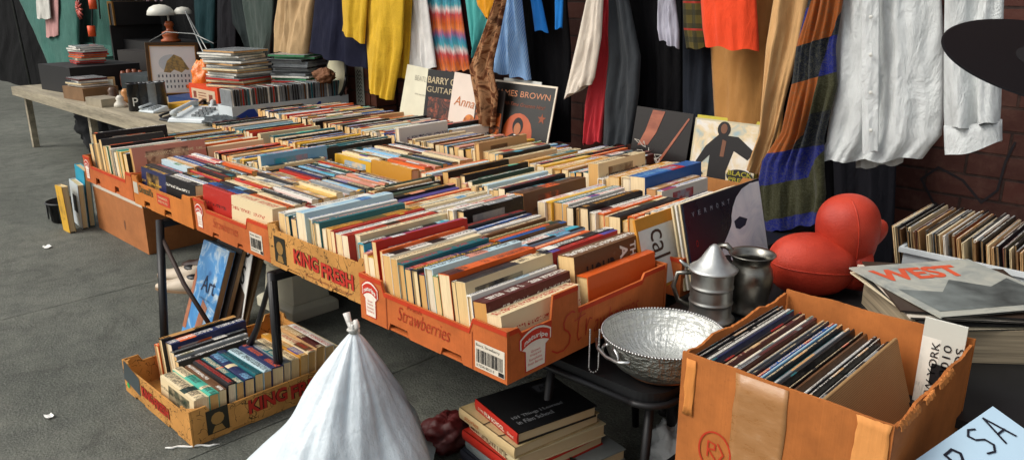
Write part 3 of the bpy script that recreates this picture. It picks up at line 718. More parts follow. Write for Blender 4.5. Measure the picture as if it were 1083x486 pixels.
run('front row of the vine tray', 'v', -1.785, 1.262, .535, [
 ('purple', .036, .82, dict(kind=.1, hard=True, bl=.3)), ('cyan', .03, .95, dict(third='black', kind=.5)), ('cream', .03, 1.0, {}), ('red', .034, 1.0, dict(third='black', kind=.8)), ('white', .036, 1.0, dict(inkc='navy')),
 ('red', .02, 1.02, {}), ('ochre', .034, 1.02, dict(inkc='black')), ('cream', .022, 1.0, {}), ('teal', .036, 1.06, dict(hard=True, kind=.1, inkc='pink')), ('black', .02, 1.0, {}), ('white', .026, 1.08, {}), ('pale blue', .05, 1.18, dict(kind=.6, third='blue', inkc='sky blue', hard=False, bl=.33))],
 seed=13, lean=7, ht=.178, bl=.34)
run('back row of the vine tray', 'v', -1.78, 1.62, .54, [
 ('black', .034, 1.12, dict(third='grey', kind=.8, hard=True)), ('white', .03, 1.1, dict(hard=True)), ('tan', .034, 1.04, {}), ('cream', .03, 1.0, dict(third='sky blue')), ('cream', .03, 1.0, dict(inkc='brown')), ('white', .028, 1.0, {}), ('cream', .032, 1.0, dict(inkc='black')), ('pale blue', .03, 1.02, {}), ('cream', .036, 1, {}), ('orange', .03, 1.0, dict(third='black', kind=.6)), ('purple', .034, 1.02, dict(inkc='black')), ('black', .03, 1.05, {}), ('cream', .036, .96, {})],
 seed=14, lean=7, ht=.175, bl=.28)
# barcode tray: two columns of spines running along the table
run('right column of the barcode tray', 'u', -2.36, 1.27, .60, [('cream', .055, 1.02, dict(third='red', hard=False, kind=.2)), ('orange', .03, .98, {}), ('cream', .028, 1, {}), ('black', .022, 1, {}), ('red', .02, .98, {}), ('white', .026, 1, {}), ('black', .02, 1, {})], seed=15, lean=6, ht=.17, bl=.25, thr=(.018, .032), lj=.012)
run('left column of the barcode tray', 'u', -2.62, 1.27, .60, [('red', .03, .98, dict(third='white')), ('blue', .034, .98, dict(third='navy')), ('charcoal', .03, 1, {}), ('cream', .03, 1, {}), ('red', .02, 1, {}), ('cream', .03, 1, {})], seed=16, lean=6, ht=.17, bl=.25, thr=(.018, .032), lj=.012)
run('right column of the amber tray', 'u', -2.935, 1.27, .30, [('black', .034, .9, {}), ('white', .03, .9, {}), ('black', .036, .9, {}), ('red', .02, .92, {})], seed=17, lean=5, ht=.165, bl=.25, thr=(.02, .034), lj=.012)
run('left column of the amber tray', 'u', -3.2, 1.27, .30, [('navy', .03, .9, dict(third='black')), ('charcoal', .034, .9, {}), ('navy', .03, .9, {})], seed=18, lean=5, ht=.165, bl=.25, thr=(.02, .034), lj=.012)
run('back of the amber tray', 'v', -2.94, 1.60, .53, [('black', .03, .9, dict(third='teal')), ('cream', .034, 1.0, {}), ('sky blue', .028, 1.22, dict(kind=.7, third='cyan', inkc='orange', bl=.3)), ('black', .03, 1.1, dict(third='teal', kind=.7)), ('cream', .03, 1, {})], seed=19, lean=4, ht=.17, bl=.29)
run('front row of the leftmost tray', 'v', -3.53, 1.265, .52, [('pink', .03, 1.2, dict(kind=.8, third='maroon')), ('black', .04, 1.1, {}), ('yellow', .028, 1.1, {}), ('cream', .03, 1.1, dict(inkc='black')), ('aqua', .026, 1.08, dict(kind=.1)), ('olive', .036, 1.05, dict(third='cream', kind=.6)), ('white', .02, 1.1, {}), ('black', .022, 1.15, {}), ('white', .026, 1.12, {}), ('green', .02, 1.1, {}), ('cream', .034, 1.1, {}), ('charcoal', .03, 1.2, {}), ('cream', .03, 1.1, {}), ('black', .05, 1.3, {})], seed=20, lean=9, ht=.175, bl=.3)
run('back row of the leftmost tray', 'v', -3.53, 1.60, .52, None, seed=21, lean=6, ht=.175, bl=.28)
# middle rows
run('middle row behind the strawberry tray', 'v', -1.262, 1.965, .52, [
 ('white', .03, 1.3, dict(kind=.1, hard=False, bl=.32, exact=True)), ('yellow', .02, 1.2, dict(bl=.3)), ('charcoal', .018, 1.2, {}), ('red', .022, 1.12, dict(third='cream', kind=.7)), ('orange', .028, 1.08, dict(third='dark green', kind=.8)), ('yellow', .022, 1.02, {}),
 ('black', .046, 1.05, dict(kind=.05, inkc='charcoal', hard=False)), ('cream', .026, 1.03, {}), ('orange', .03, 1.03, dict(third='black', kind=.7)), ('white', .026, 1.0, {}), ('black', .04, 1.08, dict(hard=True)), ('tan', .03, 1.0, {}), ('black', .03, 1.0, {})], seed=22, lean=8, ht=.178, bl=.32)
run('second middle tray', 'v', -1.84, 1.965, .56, [
 ('brown', .05, 1.0, dict(inkc='black', pg=(210, 140, 80))), ('black', .036, 1.02, dict(hard=False)), ('black', .034, 1.02, {}), ('dark green', .03, 1.02, dict(third='black')), ('white', .026, 1.0, {}), ('pale blue', .03, 1, {}), ('black', .02, 1, {}), ('cream', .026, 1, {}), ('dark green', .026, 1.02, {}), ('pink', .026, 1, dict(third='cream')), ('black', .03, 1.08, {}), ('cream', .034, 1, {}), ('red', .02, 1, {}), ('black', .034, 1.1, {})], seed=23, lean=7, ht=.178, bl=.32)
run('right column of the middle amber tray', 'u', -2.47, 1.965, .36, [('ochre', .04, 1, {}), ('cream', .03, 1, {}), ('orange', .03, 1, {}), ('red', .02, 1, {})], seed=24, lean=5, ht=.17, bl=.26)
run('left column of the middle amber tray', 'u', -2.74, 1.965, .36, None, seed=25, lean=5, ht=.17, bl=.25)
run('middle row behind the barcode tray', 'v', -3.06, 1.965, .56, [('black', .03, 1.1, dict(third='teal', kind=.7, bl=.34)), ('teal', .03, 1.05, dict(third='black', kind=.7)), ('cream', .03, 1, {}), ('black', .02, 1, {})], seed=26, lean=6, ht=.17, bl=.33)
run('far end of the middle row', 'v', -3.68, 1.965, .56, [('cream', .03, 1, {}), ('maroon', .03, 1, {}), ('red', .03, 1, {}), ('orange', .03, 1, {}), ('cyan', .024, 1, dict(kind=.1)), ('black', .03, 1, {}), ('cyan', .024, 1, dict(kind=.1))], seed=27, lean=6, ht=.17, bl=.33)
# back rows
run('back right tray, front row', 'v', -1.545, 2.40, .73, [
 ('white', .03, .98, dict(third='red', kind=.7)), ('tan', .04, 1.0, dict(pg=(206, 150, 100))), ('blue', .07, 1.18, dict(inkc='sky blue', third='red', kind=.45, hard=False, bl=.36, exact=True)), ('cream', .05, 1.08, dict(bl=.34)), ('ochre', .05, 1.06, dict(third='cream', bl=.36)), ('cream', .026, 1, {}), ('white', .026, 1.0, {}),
 ('cream', .05, 1.28, dict(kind=.7, third='brown', inkc='black', hard=False, exact=True, bl=.30, words=[('A LIFE', 'd', .2, .78, .5, .07, 'brown')])), ('teal', .03, 1.02, dict(third='black', kind=.8)), ('black', .03, 1, {}), ('cyan', .026, 1.02, {}), ('black', .02, 1, {}), ('tan', .034, 1, {})], seed=28, lean=6, ht=.175, bl=.32)
run('back centre tray, front row', 'v', -2.34, 2.40, .69, [('cream', .03, 1, {}), ('black', .03, 1.06, {}), ('sky blue', .03, 1, dict(third='white')), ('cream', .04, 1, {}), ('cream', .04, 1.02, {}), ('tan', .03, 1.25, dict(kind=.8, third='brown', exact=True, words=[('PARIS', 'h', .66, .62, .28, .2, 'white')])), ('white', .026, 1.1, {})], seed=29, lean=6, ht=.175, bl=.31)
run('back left tray, front row', 'v', -3.09, 2.40, .69, [('white', .03, 1.25, dict(kind=.1, third='red', exact=True, words=[('FAS', 'd', .1, .16, .5, .12, 'red'), ('Fashion', 'h', .5, .62, .4, .14, 'red')])), ('blue', .03, 1, {}), ('white', .024, 1, {}), ('navy', .03, 1.0, dict(third='orange', kind=.7))], seed=30, lean=6, ht=.175, bl=.31)
run('farthest tray, front row', 'v', -3.84, 2.40, .69, None, seed=31, lean=6, ht=.17, bl=.31)
run('back right tray, rear row', 'v', -1.98, 2.73, .3, [('maroon', .03, 1.0, {}), ('charcoal', .03, 1, {}), ('white', .02, 1, {})], seed=32, lean=5, ht=.165, bl=.26)
run('back centre tray, rear row', 'v', -2.34, 2.70, .69, None, seed=33, lean=5, ht=.13, bl=.27)
run('back left tray, rear row', 'v', -3.09, 2.73, .69, [('white', .03, 1.15, {}), ('black', .02, 1, {}), ('pale blue', .034, 1.1, dict(kind=.7, third='grey')), ('black', .04, 1.25, dict(third='red', kind=.5))], seed=34, lean=5, ht=.145, bl=.27)
run('farthest tray, rear row', 'v', -3.84, 2.73, .69, None, seed=35, lean=5, ht=.15, bl=.27)
# ------------------------------------------------------------------ goods on and round the tables
def metal(name, col, rough=.3, hammered=0.0, var=.25, pat=None):
    m, nt, N, L, bs = nodes(name)
    o = coord(nt); n = texn(nt, 'Noise', o, 18, 5, .65).outputs[0]; c = C(col)
    L.new(ramp(nt, n, [(.3, tuple(x * (1 - var) for x in c)), (.7, c)]), bs.inputs['Base Color'])
    sset(bs, Metallic=1.0); L.new(ramp(nt, n, [(.3, rough), (.7, rough + .18)]), bs.inputs['Roughness'])
    if hammered:
        uvn = nt.nodes.new('ShaderNodeUVMap'); uvn.uv_map = 'UVMap'
        v = texn(nt, 'Voronoi', mapv(nt, uvn.outputs[0], pat or (44, 17, 1)), 1.0, feature='F1', Randomness=.5)
        dq = mathn(nt, 'MULTIPLY', v.outputs['Distance'], v.outputs['Distance'])
        bump(nt, bs, dq, hammered, .009)
    else: bump(nt, bs, texn(nt, 'Noise', mapv(nt, o, (1, 1, 30)), 12, 3).outputs[0], .08, .002)
    return m
# hammered bowl on a black folding chair
ch = thing('folding_chair', 'black folding chair tucked under the strawberry tray, hammered bowl on its seat', 'chair', (-1.12, 1.66, 0))
m = MB(); n = 8; oc = []
for (cx, cy, a0) in ((-.995, 1.525, -90), (-.995, 1.90, 0), (-1.30, 1.90, 90), (-1.30, 1.525, 180)):
    for k in range(n + 1): a = R(a0 + 90 * k / n); oc.append((cx + .075 * math.cos(a), cy + .075 * math.sin(a)))
m.prism(oc, .026, (0, 0, .462), X_, Y_); bevel(obj('seat', m, TOPM, ch), .009, 3)
m = MB(); oc2 = [(-1.148 + (x + 1.148) * 1.03, 1.71 + (y - 1.71) * 1.03) for x, y in oc]; m.tube([(x, y, .432) for x, y in oc2] + [(oc2[0][0], oc2[0][1], .432)], .009, 8); obj('seat_rim', m, BLK, ch, True)
for (lx, ly, ex, ey) in ((-.975, 1.51, .02, -.05), (-1.30, 1.51, -.02, -.05), (-.975, 1.88, .02, .08), (-1.30, 1.88, -.02, .08)):
    m = MB(); m.tube([(lx, ly, .43), (lx + ex * .3, ly + ey * .5, .22), (lx + ex, ly + ey, .008)], .012, 8); obj('leg', m, BLK, ch, True)
m = MB(); m.tube([(-1.30, 1.475, .16), (-.965, 1.475, .16)], .008, 6); m.tube([(-.968, 1.48, .2), (-.968, 1.93, .2)], .007, 6); obj('stretcher', m, BLK, ch, True)
BZ = .463; bc = (-.997, 1.585)
bw = thing('hammered_bowl', 'round hammered aluminium bowl with beaded rim and bead chain, on black chair', 'bowl', (bc[0], bc[1], BZ))
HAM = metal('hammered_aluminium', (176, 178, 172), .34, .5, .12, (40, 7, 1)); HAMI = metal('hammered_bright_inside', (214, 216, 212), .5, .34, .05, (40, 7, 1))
outer = [(.085, .014), (.105, .018), (.125, .036), (.14, .06), (.150, .09), (.156, .118), (.160, .137)]
outer = [(r_ * .972, z_ * .78) for r_, z_ in outer]
inner = [(.160, .137), (.153, .118), (.147, .09), (.136, .062), (.12, .04), (.10, .026), (.06, .022), (.0, .021)]
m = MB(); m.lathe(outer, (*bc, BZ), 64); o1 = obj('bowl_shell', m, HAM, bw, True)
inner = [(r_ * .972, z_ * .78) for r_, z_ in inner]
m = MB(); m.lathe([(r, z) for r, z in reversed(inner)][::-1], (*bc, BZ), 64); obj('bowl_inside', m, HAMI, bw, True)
m = MB(); m.lathe([(.0, .002), (.088, .002), (.094, .006), (.092, .016), (.086, .018)], (*bc, BZ), 48); obj('foot_ring', m, metal('copper_foot', (190, 140, 112), .3), bw, True)
m = MB()
for k in range(120):
    a = k * 2 * math.pi / 120; m.ell((bc[0] + .1555 * math.cos(a), bc[1] + .1555 * math.sin(a), BZ + .1075), (.0042, .0042, .0036), 6, 4)
BEAD = metal('bead_metal', (200, 200, 198), .25); obj('beaded_rim', m, BEAD, bw, True)
# scroll handle on the side nearest the tray corner
ha = Vector((-math.sin(R(20)), -math.cos(R(20)), 0)); hb = Vector((-ha.y, ha.x, 0)); hc = Vector((*bc, BZ + .088)) + ha * .152
m = MB()
for sgn in (-1, 1):
    pts = []
    for k in range(15):
        a = k / 14; ang = a * 4.4; rr = .017 * (1 - a * .7)
        pts.append(hc + hb * sgn * (.012 + .03 * a + rr * math.sin(ang)) + Vector((0, 0, 1)) * (-.006 + rr * math.cos(ang) - .006 * a) + ha * .006)
    m.tube(pts, [.0045 - .002 * k / 14 for k in range(15)], 8)
m.tube([hc + hb * .075 + ha * .0, hc + hb * .045 + ha * .014 - Z_ * .01, hc + ha * .018 - Z_ * .014, hc - hb * .045 + ha * .014 - Z_ * .01, hc - hb * .075], .0045, 8)
obj('handle', m, BEAD, bw, True)
m = MB(); cpos = Vector((bc[0] - .105, bc[1] - .122, BZ + .112)); 
path = [Vector((-.012, 0, -.004 * k)) for k in range(27)] + [Vector((-.012 * math.cos(k * math.pi / 6), 0, -.104 - .012 * math.sin(k * math.pi / 6))) for k in range(7)] + [Vector((.012, 0, -.104 + .004 * k)) for k in range(27)]
for k, q_ in enumerate(path): m.ell(cpos + Vector((q_.x * .7 - .006, q_.x * .7 - .018, q_.z + .012 + .0012 * math.sin(k))), (.0029, .0029, .0026), 6, 4)
obj('bead_chain', m, BEAD, bw, True)
# tankard with cone lid
PEW = metal('pewter', (176, 178, 174), .36); PEWD = metal('dark_pewter', (150, 148, 140), .26, var=.4)
tk = PZ(750, 337, T); c = (tk.x, tk.y, T)
t = thing('lidded_tankard', 'grey metal tankard with a pointed cone lid beside the bowl', 'tankard', c)
m = MB(); m.lathe([(.0, .001), (.066, .002), (.069, .008), (.062, .014), (.058, .02), (.0586, .048), (.0588, .053), (.0608, .0555), (.0608, .0585), (.0588, .061), (.0584, .066), (.0582, .093), (.0584, .097), (.0604, .0995), (.0604, .1025), (.0584, .105), (.058, .11), (.058, .134), (.060, .139), (.060, .147)], c, 48); obj('body', m, PEW, t, True)
m = MB(); m.lathe([(.058, .146), (.066, .147), (.068, .151), (.062, .156), (.05, .163), (.036, .178), (.025, .197), (.014, .214), (.006, .221), (.0, .222)], c, 48); lid = obj('lid', m, metal('bright_lid', (205, 207, 204), .4), t, True)
hd = Vector((-.8, -.45, 0)).normalized(); cc = Vector(c)
m = MB(); m.tube([cc + hd * .06 + Z_ * .148, cc + hd * .078 + Z_ * .156, cc + hd * .092 + Z_ * .168], [.005, .006, .004], 8); obj('thumb_rest', m, PEW, lid, True)
m = MB(); m.tube([cc + hd * .055 + Z_ * .135, cc + hd * .095 + Z_ * .13, cc + hd * .105 + Z_ * .09, cc + hd * .09 + Z_ * .05, cc + hd * .056 + Z_ * .035], .007, 8); obj('handle', m, PEWD, t, True)
tk = PZ(790, 329, T); c = (tk.x, tk.y, T); cc = Vector(c)
t = thing('metal_jug', 'tall tarnished metal jug with a flared rim between tankard and boxing gloves', 'jug', c)
m = MB(); m.lathe([(.0, .001), (.052, .002), (.055, .01), (.05, .018), (.056, .05), (.062, .085), (.0635, .11), (.058, .135), (.051, .148), (.052, .158), (.062, .172), (.066, .176), (.064, .178), (.058, .174), (.048, .158), (.047, .148), (.054, .13), (.058, .1), (.05, .04), (.0, .03)], c, 48); obj('body', m, PEWD, t, True)
hd = Vector((-.92, -.05, 0)).normalized()
m = MB(); m.tube([cc + hd * .06 + Z_ * .17, cc + hd * .078 + Z_ * .182, cc + hd * .1 + Z_ * .178, cc + hd * .108 + Z_ * .14, cc + hd * .09 + Z_ * .09, cc + hd * .058 + Z_ * .07], [.008, .01, .009, .007, .006, .006], 8); obj('handle', m, PEWD, t, True)
# scrap of paper
WP = plain('white_paper', (226, 226, 220), .7, .05, 20, bmp=.1)
pp = PZ(800, 343, T + .02)
m = MB()
rows = [[pp + Vector((-.02 + .075 * a / 4 + .02 * b / 4, -.03 + .07 * b / 4, .004 + .045 * (b / 4) * (a / 4) + .014 * math.sin(a * 1.3))) for a in range(5)] for b in range(5)]
m.grid(rows); o = obj('paper_scrap', m, WP); so2 = o.modifiers.new('s', 'SOLIDIFY'); so2.thickness = .0012; tag(o, 'small white scrap of paper behind the open carton, below the metal jug', 'paper')

# boxing gloves: rounded leather masses fused into one surface
def leather():
    m, nt, N, L, bs = nodes('red_leather')
    o = coord(nt); n = texn(nt, 'Noise', o, 9, 5).outputs[0]; f = texn(nt, 'Voronoi', o, 320).outputs['Distance']
    L.new(ramp(nt, n, [(.3, (0.36, 0.026, 0.012)), (.7, (0.54, 0.048, 0.02))]), bs.inputs['Base Color'])
    L.new(ramp(nt, n, [(.3, .4), (.7, .52)]), bs.inputs['Roughness']); sset(bs, Specular_IOR_Level=.4)
    cr = texn(nt, 'Noise', mapv(nt, o, (6, 6, 22)), 1.6, 5, .6).outputs[0]
    bump(nt, bs, mathn(nt, 'ADD', f, mathn(nt, 'MULTIPLY', cr, 2.6)), .28, .004); return m
LEA = leather()
def egg(m, c, M, prof, sq, seed, n=56):
    """smooth padded mass: profile of (radius, z) along the local axis, flattened by sq, with slight unevenness"""
    pr = []
    cr_ = lambda a, b, c_, d, f: .5 * (2 * b + (c_ - a) * f + (2 * a - 5 * b + 4 * c_ - d) * f * f + (3 * b - a - 3 * c_ + d) * f ** 3)
    for k in range(len(prof) - 1):
        P4 = [prof[max(k - 1, 0)], prof[k], prof[k + 1], prof[min(k + 2, len(prof) - 1)]]
        for j in range(4): pr.append((max(.001, cr_(*[p_[0] for p_ in P4], j / 4)), cr_(*[p_[1] for p_ in P4], j / 4)))
    pr.append((.001, prof[-1][1])); rows = []
    for r_, z_ in pr:
        row = []
        for a in range(n):
            t_ = a * 2 * math.pi / n; d = Vector((math.cos(t_), math.sin(t_), z_ * 8)); q = 1 + .035 * noise.noise(d * 1.3 + Vector((seed, 0, 0)))
            row.append(Vector(c) + M @ Vector((r_ * q * math.cos(t_), r_ * q * sq * math.sin(t_), z_)))
        rows.append(row)
    m.grid(rows, True, cap=True); return rows
def glove(label, base, M, prof, thumb, cuff, seed):
    t = thing('boxing_glove', label, 'boxing glove', base, group='pair of red boxing gloves')
    m = MB(); rows = egg(m, base, M, prof, .88, seed); o = obj('mitt', m, LEA, t, True, weld=True); ss = o.modifiers.new('sub', 'SUBSURF'); ss.levels = 1; ss.render_levels = 1
    m = MB(); m.tube([r_[len(r_) * 3 // 4] for r_ in rows[3:-3]], .0022, 6); obj('seam', m, LEA, t, True)
    m = MB(); Mt = M @ Matrix.Rotation(R(thumb[2]), 3, 'Y'); egg(m, Vector(base) + M @ Vector(thumb[0]), Mt, [(.0, -.075), (.028, -.065), (.043, -.03), (.045, .012), (.035, .05), (.016, .07), (0, .075)], .9, seed + 3, 32); o = obj('thumb', m, LEA, t, True, weld=True); ss = o.modifiers.new('sub', 'SUBSURF'); ss.levels = 1; ss.render_levels = 1
    m = MB(); rws = []
    for (z, r) in cuff: rws.append([Vector(base) + M @ Vector((r * math.cos(a * math.pi / 14), r * .8 * math.sin(a * math.pi / 14), z)) for a in range(28)])
    m.grid(rws, True, cap=True); obj('cuff', m, LEA, t, True)
    return t
g1 = PZ(856, 279, T + .095); gb = (g1.x, g1.y, T + .095)
M1 = Matrix.Rotation(R(46), 3, 'Z') @ Matrix.Rotation(R(96), 3, 'Y')
glove('red boxing glove lying on its side at left, behind the metal jug', gb, M1, [(0, -.128), (.038, -.120), (.070, -.097), (.090, -.058), (.098, -.008), (.095, .04), (.083, .085), (.06, .118), (.03, .13), (0, .133)], ((-.02, .07, .01), 0, 10), [(.11, .062), (.13, .066), (.17, .070), (.175, .06)], 3)
g2 = PZ(896, 249, T + .15) * 1.0; k_ = .965; g2 = Vector((g2.x * k_, g2.y * k_, CAM_H + (g2.z - CAM_H) * k_)); gb = tuple(g2)
M2 = Matrix.Rotation(R(44), 3, 'Z') @ Matrix.Rotation(R(-9), 3, 'Y') @ Matrix.Rotation(R(8), 3, 'X')
glove('red boxing glove standing upright with rounded fist on top, right of the lying one', gb, M2, [(.0, -.154), (.030, -.146), (.054, -.120), (.074, -.075), (.087, -.02), (.094, .03), (.089, .072), (.070, .105), (.038, .125), (.0, .131)], ((.085, .07, -.05), 0, 60), [(-.155, .05), (-.14, .052), (-.12, .05), (-.10, .04)], 9)

# ------------------------------------------------------------------ big open carton of records
CART = cardboard('orange_brown_carton', (184, 110, 54), .32)
cx0, cx1, cy0, cy1, cz0, cz1 = -.785, -.36, 1.325, 1.80, .27, .68
cl = thing('record_carton', 'large battered orange-brown carton packed with upright records, lower right', 'carton', ((cx0 + cx1) / 2, 1.56, cz0))
def ragged(w, h, r, amp, ends=(0, 0), dips=()):
    o = [(0, 0), (w, 0)]; n = 60
    for k in range(n + 1):
        s = w * (1 - k / n); y = h - amp * (.5 + .9 * noise.noise(Vector((s * 14, h * 9, 0)))) - r.uniform(0, amp * .25)
        for (a, b, d) in dips:
            if a < s < b: y -= d
        o.append((s, y))
    return o
r = random.Random(5); W = cx1 - cx0; D = cy1 - cy0; hh = cz1 - cz0
m = MB(); m.box((cx0 + .003, cy0 + .003, cz0), (cx1 - .003, cy1 - .003, cz0 + .008)); obj('base', m, CART, cl)
F1 = ((cx0, cy0, cz0), X_, Z_)
m = MB(); m.prism(ragged(W, hh, r, .003), .006, *F1); fw = obj('front_wall', m, CART, cl)
F2 = ((cx1, cy0 + .008, cz0), Y_, Z_)
m = MB(); m.prism(ragged(D - .016, hh, r, .012), .006, *F2); rw = obj('side_wall', m, CART, cl)
m = MB(); m.prism(ragged(D - .016, hh + .004, r, .014), .006, (cx0 + .006, cy0 + .008, cz0), Y_, Z_); obj('side_wall', m, CART, cl)
m = MB(); m.prism(ragged(W, hh + .006, r, .005), .006, (cx0, cy1, cz0), X_, Z_); obj('back_wall', m, CART, cl)
def tape_mat():
    m, nt, N, L, bs = nodes('packing_tape')
    o = coord(nt); n = texn(nt, 'Noise', mapv(nt, o, (1, 1, 2.2)), 16, 6, .7).outputs[0]
    L.new(ramp(nt, n, [(.35, (0.33, .155, .055)), (.6, (.38, .19, .075)), (.8, (.46, .28, .15))]), bs.inputs['Base Color'])
    L.new(ramp(nt, n, [(.35, .25), (.7, .5)]), bs.inputs['Roughness']); bump(nt, bs, n, .35, .004); return m
TAPE = tape_mat()
def strip(name, outl, F, mat, par, off=.0016, bulge=.002, n=10):
    """a taped or loose strip: grid bulging a little off the wall"""
    (s0, t0, s1, t1) = outl; O, S, Tt = Vector(F[0]), Vector(F[1]), Vector(F[2]); Nn = S.cross(Tt).normalized(); rr = random.Random(int(s0 * 999) + 3)
    rows = [[O + S * (s0 + (s1 - s0) * a / n + (rr.uniform(-.002, .002) if a in (0, n) else 0)) + Tt * (t0 + (t1 - t0) * b / n) + Nn * (off + bulge * rr.random()) for a in range(n + 1)] for b in range(n + 1)]
    m = MB(); m.grid(rows); o = obj(name, m, mat, par, True); sd_ = o.modifiers.new('s', 'SOLIDIFY'); sd_.thickness = .0008; return o
strip('packing_tape', (.125, .0, .235, hh - .006), F1, TAPE, fw, bulge=.0006)
strip('torn_flap', (.012, hh - .14, .035, hh - .012), F1, cardboard('pale_torn_card', (214, 138, 70), .1), fw, bulge=.004, n=6)
strip('torn_flap', (W - .062, hh - .15, W - .004, hh - .002), F1, cardboard('pale_torn_card', (218, 148, 82), .1), fw, bulge=.004, n=8)
for (k0, s0_, ln0, hgt, sgn) in ((0, .0, .10, .020, 1), (1, .13, .05, .012, 1), (2, .21, .09, .016, 1)):   # torn lips of the top edge, bent outwards
    m = MB(); rr = random.Random(k0 + 11); nn = 22; rws = []
    for b in range(4): rws.append([Vector((cx1 + .0008 + b * .0045 * (.5 + rr.random() * .2) + .003 * noise.noise(Vector((a * .5, b, k0))), cy0 + .01 + s0_ + ln0 * a / nn, cz1 - .012 + (hgt * (.45 + .5 * abs(noise.noise(Vector((a * .45, 3, k0))))) if b == 1 else 0 if b == 0 else (.006 - .008 * (b - 2)) + .006 * noise.noise(Vector((a * .7, b, k0)))))) for a in range(nn + 1)])
    m.grid(rws); o = obj('torn_lip', m, cardboard('torn_card_lip', (196, 124, 64), .3), rw); sd_ = o.modifiers.new('s', 'SOLIDIFY'); sd_.thickness = .0014
m = MB(); q0 = (.062, hh - .245)
for (a, b) in ((.0, .004),):
    pts = [(q0[0] + .03 + .036 * math.cos(k * math.pi / 16), q0[1] + .045 + .045 * math.sin(k * math.pi / 16)) for k in range(33)]
    stroke(m, pts, .004, *F1)
    stroke(m, [(q0[0] + .014, q0[1] + .03), (q0[0] + .014, q0[1] + .065), (q0[0] + .03, q0[1] + .062), (q0[0] + .03, q0[1] + .05), (q0[0] + .014, q0[1] + .047), (q0[0] + .032, q0[1] + .028)], .0035, *F1)
    stroke(m, [(q0[0] + .036, q0[1] + .066), (q0[0] + .05, q0[1] + .045), (q0[0] + .04, q0[1] + .028)], .0035, *F1)
obj('red_stamp', m, ink((180, 52, 24)), fw)
lb = thing('wooden_crate', 'plain wooden crate under the big record carton', 'crate', (-.57, 1.56, 0))
m = MB(); m.box((-.76, 1.34, 0), (-.38, 1.78, .268)); bevel(obj('crate_body', m, plain('dull_wood', (90, 66, 44), .8, .3, 8), lb), .004)
m = MB()
for z_ in (.03, .12, .21): m.box((-.765, 1.335, z_), (-.375, 1.3395, z_ + .06)); m.box((-.3795, 1.34, z_), (-.375, 1.78, z_ + .06))
obj('slats', m, plain('dull_wood', (110, 82, 54), .8, .3, 8), lb)
SLV = COVER
def record(label, M, th, c1, c2='white', c3='grey', kind=.3, w=.385, h=.375, group='records in the big carton', name='record_sleeve', pg=(206, 196, 176)):
    m, p = book_meshes(th, w, h, c1, c2, c3, kind, rng.random(), pg, False)
    t = bpy.data.objects.new(name, None); COL.objects.link(t); t.matrix_world = M; t.empty_display_size = .03
    tag(t, label, 'record', group); obj('sleeve', m, COVER, t, local=True); obj('disc_edge', p, PAGES, t, local=True); return t
cols = ['black', 'black', 'charcoal', 'black', 'white', 'navy', 'white', 'black', 'maroon', 'yellow', 'white', 'maroon', 'cream', 'grey', 'charcoal', 'blue', 'sky blue', 'charcoal', 'teal', 'grey', 'black', 'white', 'black', 'brown', 'white', 'charcoal', 'black', 'white', 'black']
xx = cx0 + .016; n = len(cols); seen = {}
names = ['first', 'second', 'third', 'fourth', 'fifth', 'sixth', 'seventh', 'eighth']
for k, cn in enumerate(cols):
    a = k / (n - 1); lean = R(3 + 15 * a); seen[cn] = seen.get(cn, 0) + 1
    th = .0045 + .004 * rng.random()
    M = Matrix.Translation((xx, 1.545 + rng.uniform(0, .012) + .02 * a, cz0 + .012)) @ Matrix.Rotation(-lean, 4, 'Y')
    record('%s record sleeve, %s %s one from the left wall of the big carton' % (cn, names[seen[cn] - 1], cn), M, th, cn, rng.choice(['white', 'cream', 'black']), rng.choice(['teal', 'tan', 'grey', 'red', 'sky blue']), rng.random(), h=.375 - .02 * rng.random() * (k % 3 == 0))
    xx += .0130
# tan sleeve facing out
lean = R(18.5)
M = Matrix.Translation((xx + .006, 1.575, cz0 + .014)) @ Matrix.Rotation(-lean, 4, 'Y')
tt = record('plain tan ribbed sleeve leaning face out at the right of the big carton', M, .008, (176, 140, 92), 'brown', 'tan', .6, h=.385)
def ribbed():
    m, nt, N, L, bs = nodes('ribbed_tan_paper'); o = coord(nt)
    w_ = nt.nodes.new('ShaderNodeTexWave'); L.new(o, w_.inputs[0]); w_.bands_direction = 'Z'; w_.inputs['Scale'].default_value = 75; w_.inputs['Distortion'].default_value = .8
    n = texn(nt, 'Noise', mapv(nt, o, (1, 1, 1)), 22, 5).outputs[0]
    c = ramp(nt, w_.outputs[0], [(.1, C((150, 116, 72))), (.5, C((184, 150, 102)))]); c = mixc(nt, mathn(nt, 'MULTIPLY', n, .3), c, C((120, 90, 56))); L.new(c, bs.inputs['Base Color']); sset(bs, Roughness=.8); bump(nt, bs, w_.outputs[0], .3, .003); return m
[c_ for c_ in tt.children if c_.name.startswith('sleeve')][0].data.materials[0] = ribbed()
# pale sleeve with black print standing at the right wall
M = Matrix.Translation((-.415, 1.782, cz0 + .012)) @ Matrix.Rotation(R(90), 4, 'Z')
t9 = record('pale grey sheet with sideways black print tucked at the back right of the carton', M, .005, (196, 196, 186), (196, 196, 186), 'white', .7, w=.085, h=.43)
m = MB(); F = ((.0035, -.17, 0), Y_, Z_)
Fx = ((-.0035, .17, .0), -Y_, Z_)
for k, tx in enumerate(('NEW YORK', 'NY 10010', 'RECORDS')): letters(m, tx, (-.0035, .055 - .024 * k, .06), Vector((0, 0, 1)), Vector((0, 1, 0)), .16, -.05, .16, .016, .001)
patch(m, rect(.28, -.035, .05, .05), (-.0035, .0, 0), Vector((0, 0, 1)), Vector((0, 1, 0)), .001)
obj('black_print', m, ink('black'), [c_ for c_ in t9.children if c_.name.startswith('sleeve')][0], local=True)
